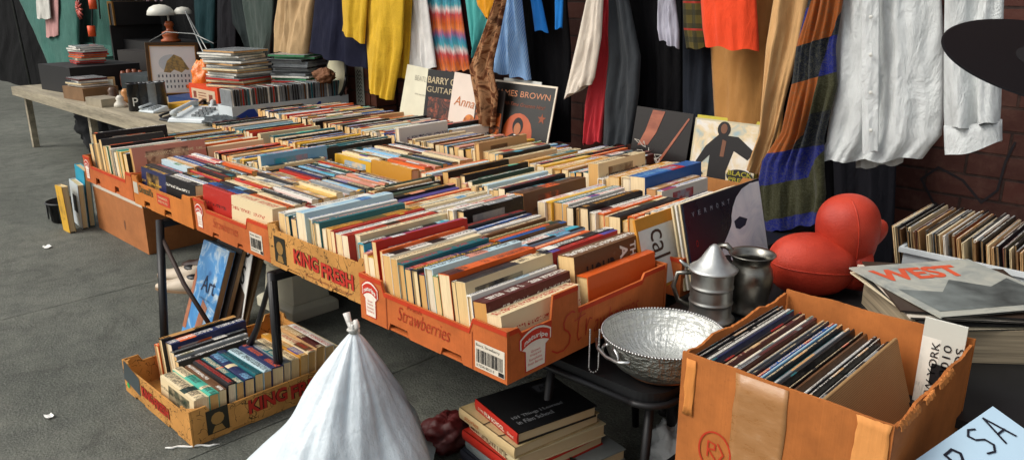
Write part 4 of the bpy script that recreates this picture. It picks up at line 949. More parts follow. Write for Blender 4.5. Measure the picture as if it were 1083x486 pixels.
# handwritten sign leaning on the carton
sg = thing('handwritten_sign', 'pale blue paper sign with black marker letters leaning on the carton', 'sign', (-.26, 1.2, .27))
c0 = PZ(1050, 429, .64); Lc = PZ(952, 497, .575)
sS2 = (c0 - Lc).normalized(); wS = (c0 - Lc).length
sN = (Vector((0, 0, CAM_H)) - c0).normalized() * .6 + Vector((0, 0, .5)); sN = (sN - sS2 * sN.dot(sS2)).normalized(); sT2 = sN.cross(sS2).normalized()
SH = .30; sO = Lc - sT2 * SH; F = (sO, sS2, sT2)
M = MB(); M.prism([(-.04, 0), (wS, 0), (wS, SH), (-.04, SH)], .003, *F); sh = obj('sheet', M, plain('pale_blue_paper', (170, 196, 214), .7, .05, 10), sg)
m = MB()
def ml(strokes, s0, t0, k, wd=.006):
    for st in strokes: stroke(m, [(s0 + x * k, t0 + y * k) for x, y in st], wd, *F)
Lp = [[(0, 0), (.05, 1)], [(.05, 1), (.4, 1.02), (.5, .78), (.35, .58), (.03, .55)]]
Ls = [[(.5, .9), (.3, 1), (.08, .85), (.15, .62), (.4, .48), (.45, .2), (.25, .02), (.0, .1)]]
La = [[(0, 0), (.28, 1), (.5, 0)], [(.1, .35), (.45, .35)]]
Ll = [[(.05, 1), (0, 0), (.4, .02)]]; Le = [[(.45, 1), (.05, 1), (0, 0), (.42, 0)], [(.02, .5), (.36, .5)]]
L6 = [[(.4, 1), (.1, .6), (.02, .25), (.2, 0), (.42, .2), (.3, .45), (.05, .35)]]; L0 = [[(.2, 1), (.02, .5), (.2, 0), (.42, .45), (.2, 1)]]
kq = wS * .22
ml(Ll, wS * .10, SH - kq - .02, kq, .005); ml(Lp, wS * .34, SH - kq - .022, kq, .005); ml(Ls, wS * .60, SH - kq - .010, kq, .004); ml(La, wS * .78, SH - kq - .008, kq, .004)
ml(L6, wS * .80, SH - 2 * kq - .03, kq * .8, .004); ml(L0, wS * .92, SH - 2 * kq - .03, kq * .8, .004); ml(Ls, wS * .2, SH - 2 * kq - .04, kq, .004)
obj('marker_writing', m, ink((18, 20, 34)), sh)

# loose fan of records behind the carton
def slab(mb, c, S, Tt, w, h, th):
    mb.prism([(0, 0), (w, 0), (w, h), (0, h)], th, c, S, Tt)
fan = [('cream record sleeve at the bottom of the fanned pile behind the carton', (214, 200, 170), -.02, 4), ('black-edged sleeve low in the fanned pile', (40, 38, 36), .0, 9), ('white sleeve with a red corner in the middle of the fanned pile', (206, 196, 180), .0, 16), ('dark brown sleeve in the fanned pile beside the boxing gloves', (60, 46, 36), .0, 22), ('grey picture sleeve with orange lettering on top of the fanned pile', (150, 156, 152), .02, 0)]
pc = Vector((-.515, 2.235, .62))
stackz = .512
m = MB(); m.box((-.19, -.19, 0), (.19, .19, .088)); o = link('record_pile', m.mesh('record_pile', plain('sleeve_edges', (150, 136, 112), .8, .4, 30, stretch=(.2, .2, 14)))); o.location = (pc.x + .02, pc.y + .02, T + .001); o.rotation_euler = (0, 0, R(-50)); tag(o, 'thick flat pile of record sleeves under the fanned ones', 'records'); bevel(o, .002)
for k, (lb_, col, dx, rot) in enumerate(fan):
    t = thing('record_sleeve', lb_, 'record', (pc.x, pc.y, T + .095 + k * .009), (R(-2 + k * .6), R(2 - k * .8), R(-36 - rot * .9)), 'fanned records behind the carton')
    m = MB(); m.box((-.19, -.19, 0), (.19, .19, .005)); bevel(obj('sleeve', m, plain('sleeve_card_%d' % k, col, .55, .12, 12, bmp=.1) if k != 4 else picmat('worn_picture_sleeve', [(92, 98, 98), (150, 154, 148), (176, 176, 164), (120, 124, 120)], 9, .5), t, local=True), .001)
    m = MB(); m.box((-.187, -.187, .0012), (.1915, .186, .0038)); obj('disc_edge', m, ink('black'), t, local=True)
    if k == 4:
        m = MB(); F = ((.19, -.19, .005), Vector((0, 1, 0)), Vector((-1, 0, 0)))
        letters(m, 'WEST', *F, .03, .25, .26, .09, .0012, .15, .04)
        obj('orange_lettering', m, ink((206, 84, 50)), t, local=True)
        m = MB(); patch(m, [(.02, .03), (.36, .03), (.36, .21), (.27, .16), (.2, .23), (.12, .15), (.02, .19)], *F, .001); obj('cover_picture', m, plain('grey_picture', (98, 104, 102), .5, .5, 16), t, local=True)
    if k == 2:
        m = MB(); patch(m, rect(.02, .0, .05, .04), (-.19, -.19, .005), X_, Y_, .001); obj('red_corner', m, ink('red'), t, local=True)
# white crate of records at the right
ck = PZ(956, 262, .6)
CX0, CY0 = ck.x, ck.y
cr = thing('white_crate', 'white plastic crate of old records against the brick wall', 'crate', (CX0 + .3, CY0 + .25, .27))
WPL = plain('white_plastic', (206, 212, 214), .4, .06, 10, bmp=.05)
m = MB(); x0, x1, y0, y1 = CX0, CX0 + .62, CY0, CY0 + .45
for a, b in (((x0, y0, .27), (x1, y0 + .008, .6)), ((x0, y1 - .008, .27), (x1, y1, .6)), ((x0, y0 + .009, .27), (x0 + .008, y1 - .009, .6)), ((x1 - .008, y0 + .009, .27), (x1, y1 - .009, .6)), ((x0 + .009, y0 + .009, .27), (x1 - .009, y1 - .009, .278))): m.box(a, b)
bevel(obj('crate_wall', m, WPL, cr), .003)
m = MB(); m.box((x0 - .012, y0 - .012, .588), (x1 + .012, y0 - .001, .604)); m.box((x0 - .012, y0, .588), (x0 - .001, y1, .604)); m.box((x0 - .012, y1 + .001, .588), (x1 + .012, y1 + .012, .604)); bevel(obj('crate_rim', m, WPL, cr), .003)
sb = thing('black_crate', 'black plastic crate under the white record crate', 'crate', (CX0 + .3, CY0 + .22, 0))
m = MB(); m.box((x0 + .02, y0 + .02, 0), (x1 - .02, y1 - .02, .268)); bevel(obj('crate_body', m, BLK, sb), .01)
m = MB()
for k in range(5): m.box((x0 + .05 + k * .11, y0 + .012, .04), (x0 + .12 + k * .11, y0 + .019, .23))
obj('slats', m, plain('dark_plastic', (40, 40, 42), .5), sb)
cs = ['tan', 'cream', 'charcoal', 'brown', 'black', 'black', 'cream', 'maroon', 'brown', 'tan', 'black', 'brown', 'cream', 'grey', 'black', 'cream', 'tan', 'white', 'black', 'brown', 'orange', 'black', 'tan', 'cream', 'charcoal', 'brown', 'white', 'black', 'tan', 'cream']
xx = x0 + .03; seen = {}
names = ['first', 'second', 'third', 'fourth', 'fifth', 'sixth', 'seventh', 'eighth']
cs = cs + ['black', 'tan', 'brown', 'charcoal', 'black', 'maroon', 'cream', 'black', 'brown', 'tan', 'olive', 'grey', 'olive', 'brown', 'charcoal', 'red', 'teal', 'olive']
names = names + ['ninth', 'tenth', 'eleventh', 'twelfth', 'thirteenth']
for k, cn in enumerate(cs):
    seen[cn] = seen.get(cn, 0) + 1; th = .004 + .004 * rng.random()
    M = Matrix.Translation((xx, (y0 + y1) / 2 + rng.uniform(-.03, .02), .284)) @ Matrix.Rotation(R(-10 - rng.random() * 3), 4, 'Y')
    record('%s record sleeve, %s %s one from the left end of the white crate' % (cn, names[seen[cn] - 1], cn), M, th, cn, kind=rng.random(), w=.39, h=.375 + .014 * rng.random(), group='records in the white crate', pg=(110, 88, 60))
    xx += th + .0032
# hanging vinyl disc
vc = PY(1112, 64, 1.62)
vm, nt, N, L, bs = nodes('black_vinyl'); sset(bs, Roughness=.4, Specular_IOR_Level=.12); bs.inputs['Base Color'].default_value = (.005, .005, .006, 1)
uvn = coord(nt); sx = nt.nodes.new('ShaderNodeVectorMath'); sx.operation = 'LENGTH'; L.new(mapv(nt, uvn, (1, 1, 0)), sx.inputs[0])
wv = mathn(nt, 'SINE', mathn(nt, 'MULTIPLY', sx.outputs['Value'], 2600)); bump(nt, bs, wv, .12, .001)
vn = (Vector((0, 0, CAM_H)) - vc).normalized(); up = Vector((.05, .08, 1)).normalized()
nv = (Vector((.22, .12, 1)).normalized() * .93 + vn * .36).normalized()
q = nv.to_track_quat('Z', 'Y')
v = thing('vinyl_record', 'bare black vinyl disc hanging on a cord before the brick wall', 'record', vc, q.to_euler())
m = MB(); m.lathe([(.0045, -.0012), (.17, -.0012), (.1735, .0), (.17, .0012), (.0045, .0012), (.0045, -.0012)], (0, 0, 0), 96); obj('disc', m, vm, v, local=True)
m = MB(); m.lathe([(.0045, .0014), (.055, .0014), (.055, .0010)], (0, 0, 0), 48); m.lathe([(.055, -.0010), (.055, -.0014), (.0045, -.0014)], (0, 0, 0), 48); obj('label', m, ink((16, 15, 16)), v, local=True)
qi = q.to_matrix().inverted(); m = MB(); m.tube([(0, 0, -.004), (0, 0, .004)], .006, 8); m.tube([Vector((0, 0, .002)), qi @ Vector((0, 0, .6))], .0012, 5); obj('cord', m, ink('black'), v, local=True)

# ------------------------------------------------------------------ records and pictures leaning at the back of the table
def leaning(name, label, cat, tl, tr, Yt, h, lean, th, mat, art=None, group=None, Ytr=None, wd=None):
    A = PY(*tl, Yt); B = PY(*tr, Ytr or Yt); S = (B - A); w = wd or S.length; S.normalize()
    Tv = Vector((0, math.sin(R(lean)), math.cos(R(lean)))); Tv = (Tv - S * Tv.dot(S)).normalized()
    O = A - Tv * h
    t = thing(name, label, cat, O, group=group)
    m = MB(); m.prism([(0, 0), (w, 0), (w, h), (0, h)], th, O, S, Tv); bd = obj('sleeve' if cat == 'record' else 'board', m, mat, t)
    if art: art(bd, (O, S, Tv), w, h)
    return t
def disc_pts(cx, cy, rx, ry, n=20): return [(cx + rx * math.cos(k * 2 * math.pi / n), cy + ry * math.sin(k * 2 * math.pi / n)) for k in range(n)]
def star(cx, cy, r_): return [(cx + (r_ if k % 2 == 0 else r_ * .42) * math.sin(k * math.pi / 5), cy + (r_ if k % 2 == 0 else r_ * .42) * math.cos(k * math.pi / 5)) for k in range(10)]
def fig(par, F, cx, t0, k, suit='black', skin='brown', shirt='white'):
    m = MB(); patch(m, [(cx - .5 * k, t0), (cx + .5 * k, t0), (cx + .46 * k, t0 + .5 * k), (cx + .16 * k, t0 + .68 * k), (cx - .16 * k, t0 + .68 * k), (cx - .46 * k, t0 + .5 * k)], *F, .0024); obj('figure_suit', m, ink(suit), par)
    m = MB(); patch(m, [(cx - .02 * k, t0 + .08 * k), (cx + .1 * k, t0 + .66 * k), (cx - .1 * k, t0 + .66 * k)], *F, .0028); obj('figure_shirt', m, ink(shirt), par)
    m = MB(); patch(m, disc_pts(cx, t0 + .9 * k, .2 * k, .24 * k), *F, .0028); obj('figure_hair', m, ink('black'), par)
    m = MB(); patch(m, disc_pts(cx, t0 + .82 * k, .13 * k, .17 * k), *F, .0032); obj('figure_face', m, ink(skin), par)
def jb(par, F, w, h):
    m = MB(); patch(m, rect(.010, .010, w - .02, h - .02), *F, .0010); obj('black_panel', m, picmat('dark_album', [(18, 16, 15), (34, 30, 24)], 9), par)
    m = MB(); letters(m, 'JAMES BROWN', *F, .03, h * .80, w * .86, h * .095, .0022, 0, .0); obj('copper_lettering', m, ink((190, 126, 90), .35), par)
    m = MB(); letters(m, '20 All-Time Greatest Hits!', *F, .06, h * .71, w * .74, h * .045, .0022, .2); patch(m, star(w * .85, h * .60, .03), *F, .0022); patch(m, star(w * .16, h * .30, .028), *F, .0022); obj('brown_lettering', m, ink((130, 66, 40)), par)
    gl = picmat('orange_glow', [(150, 60, 28), (196, 96, 44)], 4); m = MB(); patch(m, disc_pts(w * .5, h * .36, w * .24, h * .27), *F, .0016); obj('glow', m, gl, par)
    fig(par, F, w * .5, h * .08, w * .42, 'black', (168, 104, 66))
leaning('record_sleeve', 'black album with copper lettering and a suited man in an orange glow', 'record', (524, 84), (590, 92), 3.12, .44, 14, .006, ink((216, 204, 184)), jb, 'records leaning at the back')
leaning('record_sleeve', 'white sleeve edge showing behind the black album with copper lettering', 'record', (533, 82), (573, 87), 3.17, .42, 12, .005, ink((206, 206, 200)), None, 'records leaning at the back')
def bg(par, F, w, h):
    m = MB(); letters(m, 'BARRY G', *F, .01, h * .80, w * .93, h * .10, .002, 0, .02); letters(m, 'GUITAR', *F, .01, h * .67, w * .9, h * .085, .002, 0, .0); obj('cream_lettering', m, ink((176, 160, 128)), par)
    m = MB(); patch(m, rect(w * .12, h * .02, w * .8, h * .58), *F, .0014); obj('guitar_picture', m, picmat('guitar_picture', [(20, 14, 12), (96, 42, 26), (20, 14, 12), (150, 70, 44), (170, 150, 120)], 14), par)
leaning('record_sleeve', 'black guitar album with cream capitals between the white and pale sleeves', 'record', (453, 73), (477, 76), 3.10, .40, 10, .006, ink((24, 24, 25)), bg, 'records leaning at the back', wd=.26)
def bt(par, F, w, h):
    m = MB(); letters(m, 'BEATLES', *F, w * .34, h * .80, w * .5, h * .075, .002, 0, -.01); letters(m, 'one two three', *F, w * .42, h * .60, w * .4, h * .03, .002); obj('grey_lettering', m, ink((150, 146, 130)), par)
leaning('record_sleeve', 'plain off-white album with faint grey lettering, leftmost of the leaning ones', 'record', (431, 68), (455, 73), 3.13, .42, 12, .006, plain('old_white_sleeve', (206, 202, 178), .6, .1, 9), bt, 'records leaning at the back', wd=.28)
def an(par, F, w, h):
    m = MB(); letters(m, 'Anna', *F, w * .12, h * .52, w * .62, h * .14, .002, .3, -.004); obj('script_lettering', m, ink((186, 110, 60)), par)
    m = MB(); patch(m, disc_pts(w * .66, h * .26, w * .2, h * .17), *F, .002); obj('face_shape', m, picmat('orange_face', [(60, 40, 28), (196, 110, 44), (226, 150, 60)], 16), par)
leaning('record_sleeve', 'pale pink album with brown script and an orange face', 'record', (481, 76), (512, 82), 3.08, .38, 10, .006, plain('pale_pink_sleeve', (212, 196, 182), .6, .06, 9), an, 'records leaning at the back', wd=.27)
def br(par, F, w, h):
    m = MB(); patch(m, rect(.01, .01, w - .02, h * .6), *F, .0014); obj('orange_picture', m, picmat('floral_orange', [(30, 20, 14), (60, 38, 24), (190, 90, 30), (30, 20, 14)], 18), par)
leaning('record_sleeve', 'dark brown album with orange flowers, left of the copper-lettered album', 'record', (505, 92), (530, 96), 3.06, .33, 9, .006, ink((34, 26, 22)), br, 'records leaning at the back', wd=.22)
def hd_(par, F, w, h):
    m = MB(); patch(m, [(w * .30, h * .98), (w * .52, h * .98), (w * .42, h * .7), (w * .30, h * .52), (w * .12, h * .5), (w * .22, h * .7)], *F, .002); patch(m, [(w * .93, h * .94), (w * .955, h * .93), (w * .36, h * .02), (w * .3, h * .02)], *F, .0024); obj('arm_picture', m, picmat('arm_tones', [(96, 40, 28), (176, 104, 76)], 9), par)
    m = MB(); rr = random.Random(9)
    for k in range(9):
        p0 = (w * rr.uniform(.1, .5), h * rr.uniform(.25, .6)); pts = [p0]
        for j in range(6): pts.append((pts[-1][0] + rr.uniform(-.03, .04), pts[-1][1] + rr.uniform(-.035, .03)))
        stroke(m, [(max(.01, min(w - .01, a)), max(.01, min(h - .01, b))) for a, b in pts], .0028, *F, .0028)
    obj('white_scribble', m, ink((180, 172, 160)), par)
leaning('record_sleeve', 'black album showing a bare arm and tangled white threads', 'record', (674, 112), (722, 119), 3.13, .36, 9, .006, ink((28, 24, 24), .3), hd_, 'records leaning at the back', wd=.31)
def bp(par, F, w, h):
    m = MB(); patch(m, rect(.008, .008, w - .016, h - .016), *F, .0010); obj('swirl_picture', m, picmat('blue_swirls', [(206, 206, 196), (120, 160, 176), (210, 190, 150), (216, 212, 204), (60, 120, 160)], 7), par)
    m = MB(); k = w
    body = [(w * .30, h * .02), (w * .62, h * .02), (w * .58, h * .30), (w * .66, h * .60), (w * .88, h * .50), (w * .97, h * .62), (w * .70, h * .80), (w * .55, h * .80), (w * .44, h * .84), (w * .22, h * .62), (w * .04, h * .28), (w * .14, h * .14), (w * .24, h * .22), (w * .14, h * .32), (w * .30, h * .50)]
    patch(m, body, *F, .002); patch(m, disc_pts(w * .47, h * .88, w * .10, h * .11), *F, .0022); patch(m, disc_pts(w * .80, h * .26, w * .20, h * .10), *F, .0026); obj('black_figure', m, ink((22, 20, 22)), par)
    m = MB(); patch(m, disc_pts(w * .47, h * .89, w * .05, h * .07), *F, .003); patch(m, [(w * .46, h * .5), (w * .52, h * .5), (w * .53, h * .72), (w * .47, h * .74)], *F, .003); obj('figure_face', m, ink((110, 72, 52)), par)
    m = MB(); letters(m, 'BLACK', *F, w * .62, h * .265, w * .36, h * .07, .0034, 0, .02); letters(m, 'PRESS', *F, w * .64, h * .18, w * .30, h * .06, .0034, 0, .02); obj('olive_lettering', m, ink((150, 142, 40)), par)
leaning('record_sleeve', 'album with a black dancing figure on blue and white swirls', 'record', (736, 124), (802, 132), 3.10, .31, 8, .006, ink((190, 180, 150)), bp, 'records leaning at the back', wd=.315)
leaning('record_sleeve', 'yellow edged sleeve just behind the dancing figure album', 'record', (738, 121), (804, 129), 3.125, .31, 8, .008, ink((190, 176, 60)), None, 'records leaning at the back', wd=.32)
# upright calendar at the right end of the middle row
def slabx(name, label, cat, tlpx, z, dy, h, lean, th, mat, art=None):
    A = PZ(*tlpx, z); S = Vector((0.0, 1, 0)); Tv = Vector((-math.sin(R(lean)), 0, math.cos(R(lean)))); O = A - Tv * h
    t = thing(name, label, cat, O); m = MB(); m.prism([(0, 0), (dy, 0), (dy, h), (0, h)], th, O, S, Tv); bd = obj('board', m, mat, t)
    if art: art(bd, (O, S, Tv), dy, h)
    return t
def cal_(par, F, w, h):
    m = MB(); face = [(w * a_, h * b_) for a_, b_ in ((.99, .97), (.86, .98), (.74, .95), (.65, .88), (.59, .79), (.555, .70), (.55, .64), (.53, .59), (.48, .52), (.43, .46), (.385, .40), (.375, .35), (.40, .315), (.45, .30), (.475, .28), (.47, .24), (.50, .20), (.49, .15), (.53, .10), (.60, .05), (.99, .03))]
    patch(m, face, *F, .0016); obj('face_picture', m, picmat('moonlit_face', [(150, 168, 190), (206, 214, 222), (232, 236, 238), (238, 240, 240)], 6, .4), par)
    m = MB(); patch(m, [(w * .58, h * .63), (w * .66, h * .66), (w * .76, h * .60), (w * .72, h * .54), (w * .64, h * .52), (w * .59, h * .55)], *F, .002); patch(m, [(w * .545, h * .275), (w * .60, h * .26), (w * .59, h * .225), (w * .53, h * .235)], *F, .002); patch(m, disc_pts(w * .47, h * .335, w * .022, h * .03), *F, .002); patch(m, [(w * .5, h * .24), (w * .6, h * .2), (w * .58, h * .16), (w * .52, h * .19)], *F, .002)
    obj('face_shade', m, ink((28, 36, 58)), par)
    m = MB()
    for k, ch_ in enumerate('VERMONT'): letters(m, ch_, *F, w * (.08 + .075 * k), h * .84, .012, .014, .0022)
    obj('pale_lettering', m, ink((150, 156, 168)), par)
    m = MB(); letters(m, 'O', *F, w * .08, h * .52, .012, .02, .0022); letters(m, 'M', *F, w * .10, h * .34, .012, .02, .0022); obj('red_lettering', m, ink('red'), par)
slabx('wall_calendar', 'large dark navy calendar with a pale face in profile', 'calendar', (722, 216), .80, .46, .285, 14, .006, ink((16, 24, 40), .3), cal_)
def cb(par, F, w, h):
    m = MB(); patch(m, rect(.006, h * .04, w * .62, h * .80), *F, .0012); obj('white_panel', m, ink((222, 220, 212)), par)
    m = MB(); letters(m, 'cal', F[0], Vector(F[2]) * -1, F[1], -h * .80, .06, h * .40, .085, .002, 0, .0); obj('brown_lettering', m, ink((70, 44, 34)), par)
slabx('magazine', 'magazine with white panel and lowercase brown letters beside the navy calendar', 'magazine', (671, 233), .765, .34, .22, 15, .008, ink((206, 140, 48)), cb)
for k, cname in enumerate(('cream', 'white', 'cream')):
    slabx('magazine', '%s-edged magazine, %s in the bundle behind the navy calendar' % (cname, ('nearest', 'middle', 'farthest')[k]), 'magazine', (719 - 4 * k, 216 + 1.0 * k), .79 - .004 * k, .33, .26, 14, .006, ink(cname))

# ------------------------------------------------------------------ on the ground
# white rubbish sack knotted at the top
def bag_mat(name, c, alpha=0.25, rough=.35):
    m, nt, N, L, bs = nodes(name)
    n = texn(nt, 'Noise', coord(nt), 9, 6, .6).outputs[0]; f = texn(nt, 'Noise', mapv(nt, coord(nt), (1, 1, .25)), 55, 4, .6).outputs[0]
    L.new(ramp(nt, n, [(.35, tuple(x * .9 for x in C(c))), (.65, C(c))]), bs.inputs['Base Color'])
    sset(bs, Roughness=rough, Subsurface_Weight=.4, Subsurface_Scale=.05, Subsurface_Radius=(1, 1, 1)); bump(nt, bs, mathn(nt, 'ADD', n, mathn(nt, 'MULTIPLY', f, .25)), .6, .018); return m
kt = PY(374, 352, 1.08); gc = Vector((-1.70, 1.06, 0))
sk = thing('rubbish_sack', 'full white plastic sack knotted at the top, standing in front of the table', 'bag', gc)
m = MB(); rows = []; n = 120; H_ = kt.z
rr = random.Random(2); ph = [rr.uniform(0, 6.28) for _ in range(12)]
lv = 34
for a in range(lv + 1):
    q = a / lv; z = H_ * (1 - q)
    base = .012 + .285 * (q ** .88) if q < .86 else .262 + .02 * math.sin((1 - q) / .14 * math.pi / 2)
    if q > .93: base *= 1 - (q - .93) * 1.2
    c = kt.lerp(gc, q); c.z = z; row = []
    for b in range(n):
        t_ = -b * 2 * math.pi / n
        wq = q * 1.1 + .25 * noise.noise(Vector((math.cos(t_) * 2, math.sin(t_) * 2, q * 2)))
        w1 = 1.5 * noise.noise(Vector((math.cos(t_) * 2.6, math.sin(t_) * 2.6, wq))) - .7 * abs(noise.noise(Vector((math.cos(t_) * 6.5, math.sin(t_) * 6.5, wq * 1.6 + 3)))) + .3 * noise.noise(Vector((math.cos(t_) * 13, math.sin(t_) * 13, wq * 2.5)))
        lump = noise.noise(Vector((math.cos(t_) * 1.7, math.sin(t_) * 1.7, q * 3.2))) * .10
        r_ = base * (1 + (.11 * (1 - q) ** .6 + .03) * w1 + 2.0 * lump * min(1, q * 2) + .05 * math.sin(math.pi * q))
        row.append((c.x + r_ * math.cos(t_), c.y + r_ * math.sin(t_), max(z, .001)))
    rows.append(row)
m.grid(rows, True, cap=True); obj('sack', m, bag_mat('white_sack', (212, 222, 228)), sk, True)
m = MB()
for k in range(9):
    a = k * .7; d_ = Vector((math.cos(a) * .013, math.sin(a) * .013, 0)); m.tube([kt - Z_ * .01, kt + Z_ * .012 + d_ * .5, kt + Z_ * .03 + d_ * (.4 + .3 * (k % 3))], [.010, .007, .005], 6)
m.tube([kt + Vector((.013 * math.cos(a * .6), .013 * math.sin(a * .6), .004 + .001 * a)) for a in range(12)], .005, 6)
m.tube([kt, kt + Vector((-.02, 0, .03)), kt + Vector((-.028, 0, .05))], [.009, .008, .010], 6); m.tube([kt, kt + Vector((.018, 0, .025)), kt + Vector((.012, 0, .042))], [.009, .008, .006], 6)
o = obj('knot', m, bag_mat('white_knot', (216, 214, 206)), sk, True)
# pedestal
PED = plain('cream_painted_wood', (222, 216, 192), .5, .1, 10, bmp=.15)
pd = thing('pedestal', 'cream painted square pedestal with stepped base under the table', 'pedestal', (-3.05, 1.74, 0))
def sqs(mb, c, prof_):
    rows = [[(c[0] + sx * w, c[1] + sy * d, z) for sx, sy in ((-1, -1), (1, -1), (1, 1), (-1, 1))] for w, d, z in prof_]
    mb.grid(rows, True, cap=True)
m = MB(); sqs(m, (-3.05, 1.74), [(.155, .12, 0), (.155, .12, .045), (.145, .11, .055), (.13, .096, .065)]); bevel(obj('plinth', m, PED, pd), .004)
m = MB(); sqs(m, (-3.05, 1.74), [(.126, .092, .065), (.112, .08, .20), (.12, .086, .208), (.12, .086, .218), (.108, .076, .226), (.10, .07, .40)]); bevel(obj('shaft', m, PED, pd), .003)
m = MB(); sqs(m, (-3.05, 1.74), [(.11, .08, .40), (.135, .10, .42), (.135, .10, .45)]); bevel(obj('cap', m, PED, pd), .003)
# leaning boards and the art book
def leanf(name, label, cat, x0, x1, y0, h, lean, th, mat, art=None, roll=0):
    S = Vector((math.cos(R(roll)), math.sin(R(roll)), 0)); Tv = Vector((0, math.sin(R(lean)), math.cos(R(lean)))); Tv = (Tv - S * Tv.dot(S)).normalized()
    O = Vector((x0, y0, .002 + th * math.sin(R(lean)))); t = thing(name, label, cat, O); w = x1 - x0
    m = MB(); m.prism([(0, 0), (w, 0), (w, h), (0, h)], th, O, S, Tv); bd = obj('cover' if cat == 'book' else 'board', m, mat, t)
    if cat == 'book':
        m = MB(); m.prism([(.004, .004), (w + .0008, .004), (w + .0008, h - .004), (.004, h - .004)], th - .006, O - S.cross(Tv) * .003, S, Tv); obj('page_block', m, plain('brownish_pages', (150, 120, 84), .8, .2, 60, stretch=(1, 1, .1)), t)
    if art: art(bd, (O, S, Tv), w, h)
    return t
def artc(par, F, w, h):
    m = MB(); letters(m, 'Art', *F, w * .34, h * .5, w * .5, h * .17, .002); letters(m, 'A World History', *F, w * .36, h * .41, w * .4, h * .03, .002); obj('dark_lettering', m, ink((22, 34, 66)), par)
    m = MB(); patch(m, [(.0, .02), (w * .13, .02), (w * .10, h * .6), (0, h * .7)], *F, .0014); patch(m, [(w * .45, h * .12), (w * .66, h * .1), (w * .72, h * .36), (w * .5, h * .42)], *F, .0014); obj('rust_area', m, picmat('rust_sky', [(150, 84, 50), (176, 120, 90)], 20), par)
leanf('art_book', 'tall blue sky-patterned art book leaning under the table between the legs', 'book', -3.15, -2.925, 1.24, .40, 21, .028, picmat('sky_cover', [(24, 70, 130), (52, 120, 180), (70, 140, 196), (190, 206, 214), (40, 100, 166)], 11), artc)
leanf('hardback_book', 'dark slim book directly behind the leaning art book', 'book', -3.12, -2.905, 1.285, .40, 21, .022, ink((44, 38, 34)))
leanf('picture_frame', 'narrow brown framed board behind the leaning books', 'picture', -3.12, -2.87, 1.325, .385, 21, .014, plain('brown_frame', (66, 50, 36), .5, .2, 12))
leanf('cardboard_sheet', 'plain tan board leaning behind the art book', 'board', -3.05, -2.85, 1.35, .36, 21, .010, cardboard('tan_board', (120, 98, 68)))
def p3(par, F, w, h):
    m = MB(); letters(m, '30000', *F, w * .06, h * .76, w * .9, h * .18, .002, .12, .0, arc=.02); letters(m, 'BOOKS', *F, w * .1, h * .5, w * .8, h * .16, .002); obj('black_numerals', m, ink('black'), par)
leanf('paper_poster', 'white poster with large black numerals leaning under the barcode tray', 'poster', -3.20, -2.86, 1.37, .49, 15, .003, WP, p3, roll=-4)
# ground box
gx0, gx1, gy0, gy1 = -2.80, -2.262, .878, 1.50
gt, P = tray('vine-printed tray of hardbacks standing on the pavement between the table legs', gx0, gx1, gy0, gy1, .002, .125, VINE, ((.05, .06), .105, ((.09, .17, .012), (.36, .43, .012))), ((.05, .05), .10, ((.12, .2, .01), (.38, .46, .01))), None)
kingfresh(P['side'], P['SF'], .19, .028, .33, .065); portrait(P['side'], P['SF'], .045, .02, .075, .085)
kingfresh(P['front'], P['FF'], .16, .035, .22, .05)
m = MB(); patch(m, [(.0, .05), (.14, .03), (.15, .10), (.02, .13)], *P['FF'], .0016); obj('grey_tape', m, plain('grey_tape', (66, 74, 76), .4), P['front'])
m = MB(); patch(m, disc_pts(.035, .035, .011, .011), *P['FF'], .002); obj('green_sticker', m, ink((40, 170, 90)), P['front'])
GB = dict(hard=True)
run('right column of the pavement tray', 'u', -2.285, .90, .56, [('cream', .05, .96, dict(hard=True, force=True)), ('aqua', .034, .96, dict(hard=True, inkc='black', third='cream', force=True)), ('brown', .028, .98, dict(third='red', force=True)), ('black', .034, 1.02, dict(inkc='red', hard=True, force=True, kind=.2)), ('teal', .026, 1.0, dict(third='orange', kind=.8, force=True)), ('navy', .036, 1.02, dict(hard=True, inkc='sky blue', force=True)), ('teal', .03, 1.02, dict(force=True, third='navy')), ('pale blue', .034, 1.04, dict(hard=True, force=True)), ('navy', .044, 1.08, dict(hard=True, kind=.1, force=True)), ('grey', .03, 1.04, dict(force=True, hard=True)), ('cream', .03, 1.08, dict(force=True)), ('ochre', .03, 1.1, dict(force=True)), ('cream', .034, 1.12, dict(third='brown', force=True, hard=True)), ('tan', .036, 1.14, dict(force=True, third='maroon', hard=True)), ('white', .04, 1.1, dict(force=True, hard=True, kind=.1))], z=.012, lean=5, ht=.138, bl=.245, seed=41, lj=.015)
run('left column of the pavement tray', 'v', -2.565, .985, .215, [('charcoal', .026, 1.0, dict(force=True)), ('grey', .022, 1.02, dict(force=True)), ('black', .03, 1.1, dict(force=True, bl=.26)), ('navy', .05, 1.24, dict(force=True, third='orange', hard=True, bl=.27, kind=.6)), ('black', .03, 1.28, dict(force=True, hard=True, bl=.27))], z=.012, lean=8, ht=.142, bl=.26, seed=42)
